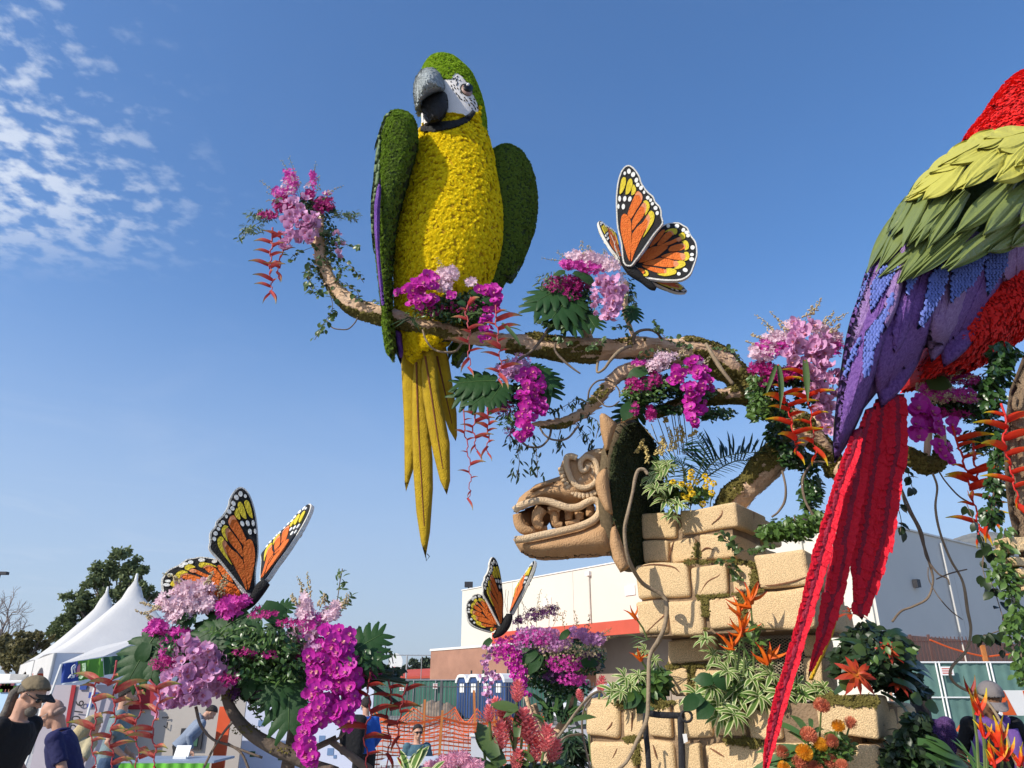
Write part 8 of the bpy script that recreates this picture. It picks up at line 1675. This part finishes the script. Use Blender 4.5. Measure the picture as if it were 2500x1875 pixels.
def wing(par,W_,src,dst,Y,th=.022,name='wing',flipn=1):
 """src: 3 local points, dst: 3 (px,py,Y) -> flat wing slab in space"""
 S=np.array([[a[0],a[1],1]for a in src]);D_=np.array([tuple(P(*d))for d in dst]);Mx=np.linalg.solve(S,D_)
 f=lambda q:Vector(np.array([q[0],q[1],1.0])@Mx)
 a,b,c=[f(s)for s in src];n=(b-a).cross(c-a).normalized();n=n if n.y<0 else-n
 w=part(name,par);out_=cloop(W_['out'],3);cxy=(sum(p[0]for p in out_)/len(out_),sum(p[1]for p in out_)/len(out_))
 def slab(poly,off,t_,nm,m,par_=w):
  pts=[f(q)+n*off for q in poly];o=MB();N_=len(pts);back=[p-n*t_ for p in pts];o.add(pts+back,[(i,i+N_,(i+1)%N_+N_,(i+1)%N_)for i in range(N_)])
  tri=delaunay_2d_cdt([Vector(q[:2])for q in poly],[(i,(i+1)%N_)for i in range(N_)],[],1,1e-4)[2]
  if max((max(t)for t in tri),default=0)<N_:o.add(pts+back,[tuple(t)for t in tri]+[tuple(i+N_ for i in t[::-1])for t in tri])
  return o.build(nm,m,par_)
 slab(out_,0,th,'wing_rim',m_bw)
 def shrink(poly,d):
  r=[];N_=len(poly)
  for i in range(N_):
   p0,p1,p2=[np.array(poly[(i+k)%N_])for k in(-1,0,1)];t_=p2-p0;nn_=np.array([-t_[1],t_[0]]);nn_=nn_/(np.linalg.norm(nn_)+1e-9);q=p1+nn_*d;q2=p1-nn_*d;r.append(tuple(q if pip(poly,*(p1+nn_*2))else q2))
  return r
 for sgn in(1,-1):
  if sgn>0:o1,o2,o3,o4=.005,.009,.011,.011

  base=-th if sgn<0 else 0
  def S_(poly,off,nm,m):return slab(poly,(off if sgn>0 else base-.0),(.006 if sgn>0 else off),nm,m)
  S_(shrink(out_,13),.005,'black_field',m_bk)
  for pl in W_['orange']:S_(cloop(pl,2),.009,'orange_cell',m_bo)
  for pl in W_['salmon']:S_(cloop(pl,2),.011,'salmon_cell',m_bs)
  for pl in W_['yellow']:S_(cloop(pl,2),.0125,'yellow_cell',m_by)
  for(x,y,rx,ry,an)in W_['spots']:S_([(x+rx*cos(a_)*cos(an)-ry*sin(a_)*sin(an),y+rx*cos(a_)*sin(an)+ry*sin(a_)*cos(an))for a_ in[k*pi/6 for k in range(12)]],.0105,'white_spot',m_spw)
 return w
def bbody(par,pts,Y,m=None):
 p3,r3=path3(pts,Y,4);MB().tube(p3,r3,12,wob=.1).build('body',m_bk,par,True)
fsrc=[(930,880),(940,75),(1222,550)];hsrc=[(985,885),(1345,540),(1370,1008)]
Z4=zm(1250,380,.30139)
def q4(p):x,y=Z4([p])[0];return x,y

p_=q4((930,890));b1=thing('monarch_butterfly','large orange monarch butterfly cut out above the centre of the limb','butterfly',P(p_[0],p_[1]+40,4.95),'monarch butterflies on the float')
d=[q4(p)for p in fsrc];wing(b1,FW,fsrc,[(d[0][0],d[0][1],4.93),(d[1][0],d[1][1],4.80),(d[2][0],d[2][1],4.78)],4.9)
d=[q4(p)for p in hsrc];wing(b1,HW,hsrc,[(d[0][0],d[0][1],5.0),(d[1][0],d[1][1],4.98),(d[2][0],d[2][1],4.86)],4.95)
wing(b1,FW,fsrc,[(*q4((885,850)),5.0),(*q4((705,530)),5.25),(*q4((850,640)),5.35)],5.1);wing(b1,HW,hsrc,[(*q4((1040,960)),5.05),(*q4((1340,1030)),5.3),(*q4((1300,1095)),5.2)],5.1)
bbody(b1,[(*q4((870,830)),5.0,6),(*q4((920,870)),4.98,11),(*q4((980,940)),4.98,13),(*q4((1060,1000)),4.98,11),(*q4((1130,1060)),4.98,9),(*q4((1165,1080)),4.98,5)],4.98)
for e_ in([(870,830),(845,760),(825,700),(800,640)],[(872,835),(850,790),(830,740),(835,690)]):MB().tube([P(*q4(p),4.97)for p in e_],.002,4).build('antenna',m_bw,b1)

Z8=zm(350,1150,.43712)
def q8(p):x,y=Z8([p])[0];return x,y
p_=q8((630,700));YB2=3.95;b2=thing('monarch_butterfly','large orange monarch butterfly with tall wings on the lower left bouquet','butterfly',P(p_[0],p_[1]+20,YB2),'monarch butterflies on the float')
wing(b2,FW,fsrc,[(*q8((605,680)),YB2-.02),(*q8((545,88)),YB2-.1),(*q8((368,440)),YB2-.14)],YB2);wing(b2,FW,fsrc,[(*q8((672,610)),YB2+.05),(*q8((925,183)),YB2+.3),(*q8((655,470)),YB2+.42)],YB2)
wing(b2,HW,hsrc,[(*q8((590,720)),YB2+.02),(*q8((330,478)),YB2+.0),(*q8((170,740)),YB2-.06)],YB2)
bbody(b2,[(*q8((690,620)),YB2,11),(*q8((660,650)),YB2,15),(*q8((625,700)),YB2,14),(*q8((600,740)),YB2,10),(*q8((570,770)),YB2,6)],YB2)
for e_ in([(670,600),(700,500),(740,440),(782,390)],[(668,600),(690,530),(722,480),(760,440)]):MB().tube([P(*q8(p),YB2-.02)for p in e_],.0015,4).build('antenna',m_bk,b2)

Z3=zm(900,1350,.31646)
def q3(p):x,y=Z3([p])[0];return x,y
YB3=6.1;b3=thing('monarch_butterfly','small looking monarch butterfly in front of the cream hall wall','butterfly',P(*q3((1030,620)),YB3),'monarch butterflies on the float')
wing(b3,FW,fsrc,[(*q3((1030,560)),YB3-.02),(*q3((965,32)),YB3-.1),(*q3((885,320)),YB3-.14)],YB3);wing(b3,HW,hsrc,[(*q3((1005,575)),YB3),(*q3((850,315)),YB3),(*q3((800,560)),YB3-.08)],YB3);wing(b3,FW,fsrc,[(*q3((1095,465)),YB3+.05),(*q3((1280,58)),YB3+.3),(*q3((1130,280)),YB3+.42)],YB3)
bbody(b3,[(*q3((1085,470)),YB3,7),(*q3((1080,500)),YB3,10),(*q3((1050,560)),YB3,13),(*q3((1010,610)),YB3,11),(*q3((960,650)),YB3,4)],YB3)
for e_ in([(1070,460),(1050,380),(1060,280)],[(1075,460),(1070,370),(1080,290)]):MB().tube([P(*q3(p),YB3-.02)for p in e_],.0015,4).build('antenna',m_bk,b3)
# PEOPLE
random.seed(9)
m_skin=mat('skin_light',(.50,.27,.18),.55,.08,20,.15,200,col2=(.58,.33,.23));m_skind=mat('skin_brown',(.22,.11,.06),.5,.1,20,.15,200)
m_hairg=mat('hair_grey',(.07,.06,.05),.6,.3,60,.8,200,col2=(.24,.215,.18));m_haird=mat('hair_dark',(.025,.018,.014),.5,.3,60,.6,200);m_hairb=mat('hair_blond',(.42,.31,.14),.55,.3,60,.6,200,col2=(.60,.48,.26));m_hairs=mat('hair_stubble',(.40,.28,.23),.8,.3,80,.5,200)
def cloth(n,c,**k):return mat(n,c,.85,.18,5,.6,22,**k)
m_cb=cloth('cloth_black',(.012,.012,.014));m_cn=cloth('cloth_navy',(.02,.022,.09));m_cg=cloth('cloth_grey',(.20,.24,.31));m_ct=cloth('cloth_teal',(.06,.13,.17));m_cgt=cloth('cloth_grey_teal',(.16,.22,.24));m_cj=cloth('cloth_jeans',(.05,.09,.17));m_cp=cloth('cloth_purple',(.14,.07,.28));m_cbl=cloth('cloth_blue',(.02,.10,.42));m_kh=cloth('cap_khaki',(.20,.155,.09));m_capg=cloth('cap_grey',(.20,.18,.18));m_seq=mat('purple_sequins',(.03,.006,.05),.7,.5,120,.8,120,col2=(.16,.08,.26),spec=.3)
m_lens=mat('dark_lens',(.01,.01,.012),.1,.1,10,spec=.6);m_eye=mat('eye_white',(.6,.58,.55),.3,.05,10)
def ell(c,r,rot=None,sub=2):
 v,f=ico(sub);R_=rot or Matrix.Identity(3);return[Vector(c)+R_@Vector((a*r[0],b*r[1],d*r[2]))for a,b,d in v],f
def fuse(prims,voxel,T,name,m,parent):
 mb=MB()
 for v,f in prims:mb.add(v,f)
 me=mb.mesh(name+'_raw',m,True);o=bpy.data.objects.new('tmp',me);COL.objects.link(o);md=o.modifiers.new('r','REMESH');md.mode='VOXEL';md.voxel_size=voxel;md.use_smooth_shade=True;sm=o.modifiers.new('s','SMOOTH');sm.iterations=3;sm.factor=.5
 dg=bpy.context.evaluated_depsgraph_get();dg.update();res=bpy.data.meshes.new_from_object(o.evaluated_get(dg));bpy.data.objects.remove(o);res.name=name;res.materials.clear();res.materials.append(m);res.transform(T)
 c=WM[parent].translation;res.transform(Matrix.Translation(-c));return link(name,res,parent,Matrix.Translation(c))
def tb(pts,rr,seg=10,fl=1.0):m_=MB().tube(pts,rr,seg,flat=fl);return m_.v,m_.f
def person(label,head_px,Y,yaw,sc=1.0,stoop=0,nod=0,skin=None,top=None,legs=None,hair='short',hairm=None,extra=(),seated=False,arms=None,group=None,head_z=None,hood=False,sleeve='short',skirt=False):
 skin=skin or m_skin;hairm=hairm or m_haird;top=top or m_cb;legs=legs or m_cj
 H0=P(head_px[0],head_px[1],Y);pel=Vector((0,0,.93))if not seated else Vector((0,0,.30))
 Rs=Matrix.Rotation(-radians(stoop),3,'X');up=lambda v:pel+Rs@(Vector(v)-Vector((0,0,.93)))
 hc=up((0,.01,1.62))+Vector((0,.03*sin(radians(nod)),0));Rh=Matrix.Rotation(-radians(stoop+nod),3,'X');hd=lambda v:hc+Rh@Vector(v)
 if seated:sc=1.0;zoff=H0 .z-hc.z
 else:sc=sc*(H0 .z/hc.z)if head_z is None else sc;zoff=0
 R_=Matrix.Rotation(yaw,4,'Z');hw_=R_@Vector((hc.x*sc,hc.y*sc,0));base=Vector((H0 .x-hw_.x,Y-hw_.y,zoff if seated else 0));T=Matrix.Translation(base)@R_@Matrix.Scale(sc,4)
 t=thing('person',label,'person',(base.x,base.y,0),group)
 B_=[];C_=[];Lg=[]

 B_+=[ell(hd((0,-.012,.022)),(.076,.096,.095),Rh),ell(hd((0,.018,-.045)),(.055,.066,.065),Rh),ell(hd((0,.058,-.088)),(.024,.022,.020),Rh),tb([hd((0,.080,.012)),hd((0,.098,-.012)),hd((0,.108,-.030)),hd((0,.09,-.042))],[.008,.011,.016,.012],8),ell(hd((0,.084,-.062)),(.024,.013,.008),Rh),ell(hd((0,.080,.030)),(.048,.014,.011),Rh),ell(hd((.034,.066,-.018)),(.020,.018,.018),Rh),ell(hd((-.034,.066,-.018)),(.020,.018,.018),Rh)]
 for s_ in(-1,1):B_.append(ell(hd((s_*.078,-.012,-.010)),(.010,.020,.032),Rh))
 B_.append(tb([hd((0,-.03,-.05)),up((0,-.012,1.47)),up((0,-.01,1.40))],[.056,.058,.07]))
 tor=[((0,-.005,1.44),.10,.075),((0,0,1.36),.17,.105),((0,.005,1.25),.165,.115),((0,.005,1.10),.145,.11),((0,0,.98),.155,.115),((0,-.005,.88),.16,.12)]
 def torso(g):
  vs=[];n=20
  for c,a,b in tor:
   for k in range(n):an=2*pi*k/n;vs.append(up((c[0]+(a+g)*cos(an),c[1]+(b+g)*sin(an),c[2])))
  N_=len(tor);fs=[(i*n+k,i*n+(k+1)%n,(i+1)*n+(k+1)%n,(i+1)*n+k)for i in range(N_-1)for k in range(n)]+[tuple(range(n-1,-1,-1)),tuple((N_-1)*n+k for k in range(n))]
  return vs,[f[::-1]for f in fs]
 B_.append(torso(0));C_.append(torso(.018))
 arms=arms or{}
 for s_ in(-1,1):
  sh=Vector((s_*.165,0,1.40));el,wr=arms.get(s_,((s_*.235,-.03,1.12),(s_*.20,.17,1.00)));sh,el,wr=up(sh),up(el),up(wr);d=(wr-el).normalized();sd=d.cross(Vector((0,0,1))).normalized()
  B_+=[tb([sh,sh.lerp(el,.5),el,el.lerp(wr,.4),wr],[.052,.046,.040,.040,.026]),ell(sh,(.062,.06,.06)),ell(wr+d*.045,(.022,.045,.034),d.to_track_quat('Y','Z').to_matrix())]
  for k in range(4):o=sd*(k-1.5)*.019;L_=(.075,.085,.08,.062)[k];B_.append(tb([wr+d*.07+o,wr+d*(.07+L_*.5)+o*1.1,wr+d*(.07+L_*.9)+o*1.1+Vector((0,0,-.02))],[.0095,.009,.0075],7))
  B_.append(tb([wr+d*.03+sd*s_*.02,wr+d*.06+sd*s_*.05,wr+d*.09+sd*s_*.055],[.012,.011,.009],7))
  C_.append(ell(sh,(.078,.075,.075)));C_.append(tb([sh,sh.lerp(el,.5),sh.lerp(el,.75)]if sleeve=='short' else[sh,sh.lerp(el,.5),el,el.lerp(wr,.5),el.lerp(wr,.92)],[.068,.064,.062]if sleeve=='short' else[.068,.062,.056,.050,.042]))
  hp=pel+Vector((s_*.09,0,-.03));kn,an=(Vector((s_*.11,.02,.50)),Vector((s_*.11,-.02,.08)))if not seated else(pel+Vector((s_*.13,.42,.06)),pel+Vector((s_*.14,.46,-.30)))
  B_+=[tb([hp,hp.lerp(kn,.5),kn,kn.lerp(an,.4),an],[.085,.075,.055,.052,.036]),tb([an+Vector((0,-.05,-.04)),an+Vector((0,.06,-.045)),an+Vector((0,.16,-.055))],[.035,.038,.025],8,.7)]
  Lg+=[tb([hp+Vector((0,0,.06)),hp,hp.lerp(kn,.5),kn,kn.lerp(an,.5),an.lerp(kn,.06)],[.10,.105,.092,.075,.070,.066])]
 Lg.append(ell(pel,(.17,.13,.11)))
 fuse(B_,.0095,T,'body',skin,t);fuse(C_,.013,T,'shirt' if sleeve=='short' else 'jacket',top,t);fuse(Lg,.016,T,'trousers',legs,t)
 S4=Rh.to_4x4()
 def cap_shell(m,r,zmin,nm,ymin=-9,yoff=0,drop=0):
  v,f=ico(4);keep=[];V=[hd((a*r[0],b*r[1]-.012+yoff,c*r[2]+.022))for a,b,c in v]
  for q in f:
   c=Vector([sum(v[i][k]for i in q)/3 for k in range(3)])
   if c.z>zmin+(c.y*.65 if c.y>0 else c.y*drop):keep.append(q)
  v2,f2=sub(V,keep);mb=MB().add(v2,f2);me=mb.mesh(nm,m,True);
  bm=bmesh.new();bm.from_mesh(me);bmesh.ops.solidify(bm,geom=list(bm.faces),thickness=-.006);bm.to_mesh(me);bm.free();me.transform(T);c=WM[t].translation;me.transform(Matrix.Translation(-c));return link(nm,me,t,Matrix.Translation(c))
 def addm(mb,nm,m):me=mb.xf(T).mesh(nm,m,True,WM[t].translation);return link(nm,me,t,Matrix.Translation(WM[t].translation))
 if hair=='short':cap_shell(hairm,(.083,.103,.102),.05,'hair',drop=.9)
 if hair=='long':cap_shell(hairm,(.086,.106,.104),.05,'hair',drop=1.4);addm(MB().tube([hd((0,-.07,.04)),hd((0,-.10,-.06)),up((0,-.12,1.38)),up((0,-.13,1.22))],[.07,.082,.085,.05],14),'hair_length',hairm)
 if hair=='fringe':addm(MB().add(*ell(hd((0,-.036,-.012)),(.0768,.0748,.040),Rh,3)),'hair_fringe',hairm)
 for s_ in(-1,1):e_=MB().add(*ell(hd((s_*.031,.075,.006)),(.013,.009,.009),Rh));addm(e_,'eye',m_eye)
 if 'cap' in extra:
  cm=m_kh if top is m_cb and hairm is m_hairg else m_capg;c_=cap_shell(cm,(.090,.112,.108),.10,'cap');vs=[];n=12
  for i in range(n+1):
   a=pi*i/n;x=.082*cos(a)
   for r_ in(.0,1):vs.append(hd((x*(1-.12*r_),.066+.035*sin(a)+r_*.078*sin(a)**.6,.060-.012*r_-1.2*x*x)))
  b_=MB().add(vs,[(2*i,2*i+1,2*i+3,2*i+2)for i in range(n)]);b_.add([v+Vector((0,0,-.006))for v in vs],[(2*i,2*i+2,2*i+3,2*i+1)for i in range(n)]);addm(b_,'cap_brim',m_cb if cm is m_kh else cm)
 if 'ponytail' in extra:addm(MB().tube([hd((0,-.095,.0)),hd((0,-.125,-.02)),hd((0.01,-.135,-.06)),up((-.01,-.125,1.47)),up((.01,-.135,1.38)),up((0,-.13,1.27))],[.018,.030,.036,.038,.032,.006],14,wob=.5),'ponytail',hairm);addm(MB().tube([hd((0,-.096,.004)),hd((0,-.118,-.012))],.030,12),'hair_tie',m_cb)
 if 'beard' in extra:addm(MB().add(*ell(hd((0,.066,-.084)),(.043,.042,.046),Rh,3)),'beard',m_hairg)
 if 'sunglasses' in extra:
  for s_ in(-1,1):addm(MB().add(*ell(hd((s_*.032,.090,.008)),(.027,.010,.019),Rh)),'lens',m_lens)
  addm(MB().tube([hd((-.078,-.01,.012)),hd((-.066,.07,.012)),hd((0,.100,.014)),hd((.066,.07,.012)),hd((.078,-.01,.012))],.004,6),'glasses_frame',m_lens)
 if 'glasses' in extra:
  for s_ in(-1,1):addm(MB().tube([hd((s_*.032+.022*cos(a),.092,.006+.017*sin(a)))for a in[k*pi/8 for k in range(17)]],.0018,5,cap=False),'glasses_rim',m_pole)
  for s_ in(-1,1):addm(MB().tube([hd((s_*.055,.088,.01)),hd((s_*.078,-.01,.01))],.0022,5),'glasses_arm',m_pole)
 if 'collar' in extra:addm(MB().tube([up((.075*cos(a),-.012+.070*sin(a),1.455+.012*cos(a*2)))for a in[k*pi/10 for k in range(21)]],.016,8,cap=False,flat=.6),'collar',top)
 if hood:addm(MB().tube([up((.09*cos(a),-.05+.075*sin(a),1.45-.03*sin(a)))for a in[k*pi/10 for k in range(21)]],.034,10,cap=False,flat=.9),'hood',top)
 if 'scarf' in extra:addm(MB().tube([up((.10*cos(a),.0+.09*sin(a),1.44+.02*sin(3*a)))for a in[k*pi/10 for k in range(21)]],.04,10,cap=False,wob=.5),'scarf',m_cp);addm(MB().tube([up((-.1,.11,1.42)),up((-.13,.15,1.2)),up((-.12,.15,.98))],[.045,.055,.05],10,flat=.4,wob=.4),'scarf_end',m_cp);addm(MB().tube([up((.12,.10,1.40)),up((.18,.12,1.22)),up((.17,.13,1.0))],[.045,.06,.05],10,flat=.4,wob=.4),'scarf_end',m_cp)
 return t
RT,LF,AW,TO=-pi/2,pi/2,0,pi
person('man in black t-shirt and khaki cap with long grey ponytail facing right',(80,1697),5.5,RT-.1,1.0,stoop=14,nod=16,hair='short',hairm=m_hairg,top=m_cb,extra=('cap','ponytail','beard','sunglasses'),legs=m_cj)
person('balding man in navy polo shirt and glasses facing left',(127,1742),6.1,LF+.25,1.0,stoop=24,nod=8,hair='fringe',hairm=m_hairs,top=m_cn,extra=('glasses','collar'),legs=m_cb)
person('person in grey hooded jacket bending over the green clothed table',(515,1740),11.95,RT+.5,1.0,stoop=38,nod=10,hairm=m_haird,top=m_cg,hood=True,sleeve='long',legs=m_cb)
person('person in grey teal shirt behind the coral heliconia strings',(314,1698),8.6,RT+.3,1.0,stoop=6,hairm=m_haird,top=m_cgt,legs=m_cj)
person('person with long blond hair and blue jeans behind the first heliconia string',(228,1772),8.0,AW-.4,1.0,stoop=30,hair='long',hairm=m_hairb,top=cloth('cloth_straw',(.42,.36,.22)),legs=m_cj)
st=person('seated person in teal t-shirt and sunglasses before the orange netting',(1020,1788),13.6,TO+.35,seated=True,nod=4,hairm=m_haird,top=m_ct,extra=('sunglasses',),legs=m_cb,arms={-1:((-.25,.0,1.15),(-.12,.20,1.02)),1:((.25,.0,1.15),(.12,.20,1.02))})
sx,sy=WM[st].translation.x,WM[st].translation.y;zs=P(1020,1788,13.6).z-1.02+.30;ch=thing('folding_chair','low folding chair under the seated person in teal','chair',(sx,sy,0));MB().box((sx-.24,sy-.24,max(.05,zs-.04)),(sx+.24,sy+.22,max(.08,zs))).build('seat',m_dark,ch);MB().box((sx-.22,sy+.20,zs+.1),(sx+.22,sy+.23,zs+.42)).build('backrest',m_dark,ch)
for a_ in(-.22,.2):
 for b_ in(-.22,.2):MB().box((sx+a_,sy+b_,0),(sx+a_+.02,sy+b_+.02,max(.05,zs-.03))).build('leg',m_pole,ch)
person('person in grey cap and violet scarf bending behind the red heliconias at right',(2420,1706),6.0,TO-.15,1.0,stoop=22,nod=22,skin=m_skind,hairm=m_haird,top=m_cb,extra=('cap','scarf'),legs=m_cb,arms={1:((.26,.02,1.14),(.20,.20,1.05)),-1:((-.33,.04,1.20),(-.20,.26,1.12))})
person('person in dark purple sequinned top in the shade right of the stone blocks',(2250,1705),6.6,RT+.9,1.0,stoop=10,hair='long',skin=m_skind,hairm=m_haird,top=m_seq,legs=m_cb,sleeve='long')
pb=person('person in bright blue jacket beside the logo wall behind the maroon heliconias',(893,1722),11.0,AW+.5,1.0,stoop=8,hairm=m_haird,top=m_cbl,legs=m_cb,sleeve='long')
c=P(862,1795,10.7);bp=thing('backpack','black backpack carried beside the bright blue jacket','backpack',(c.x,10.7,c.z-.25));vs,fs=rbox(.32,.2,.48,.4,3,3,.02,1);MB().add([Vector(v)+c for v in vs],fs).build('bag_body',m_cb,bp,True);MB().tube([c+Vector((-.1,-.1,.2)),c+Vector((-.14,-.14,0)),c+Vector((-.1,-.1,-.2))],.016,8).build('strap',m_cb,bp)
c=P(2490,1716,9.0);bt_=thing('road_barricade','orange and white striped barricade board behind the violet scarf','barricade',(c.x,9.0,0));MB().box((c.x-.25,9.0,c.z-.13),(c.x+.7,9.04,c.z+.13)).build('board',m_white,bt_)
for k in range(3):MB().prism([(c.x-.22+k*.3,8.997,c.z-.125),(c.x-.07+k*.3,8.997,c.z-.125),(c.x-.15+k*.3,8.997,c.z+.125),(c.x-.24+k*.3+(0 if k else.01),8.997,c.z+.125)],(0,-.003,0)).build('orange_stripe',m_net,bt_)
for a_ in(-.2,.62):MB().box((c.x+a_,9.0,0),(c.x+a_+.04,9.05,c.z)).build('leg',m_white,bt_)
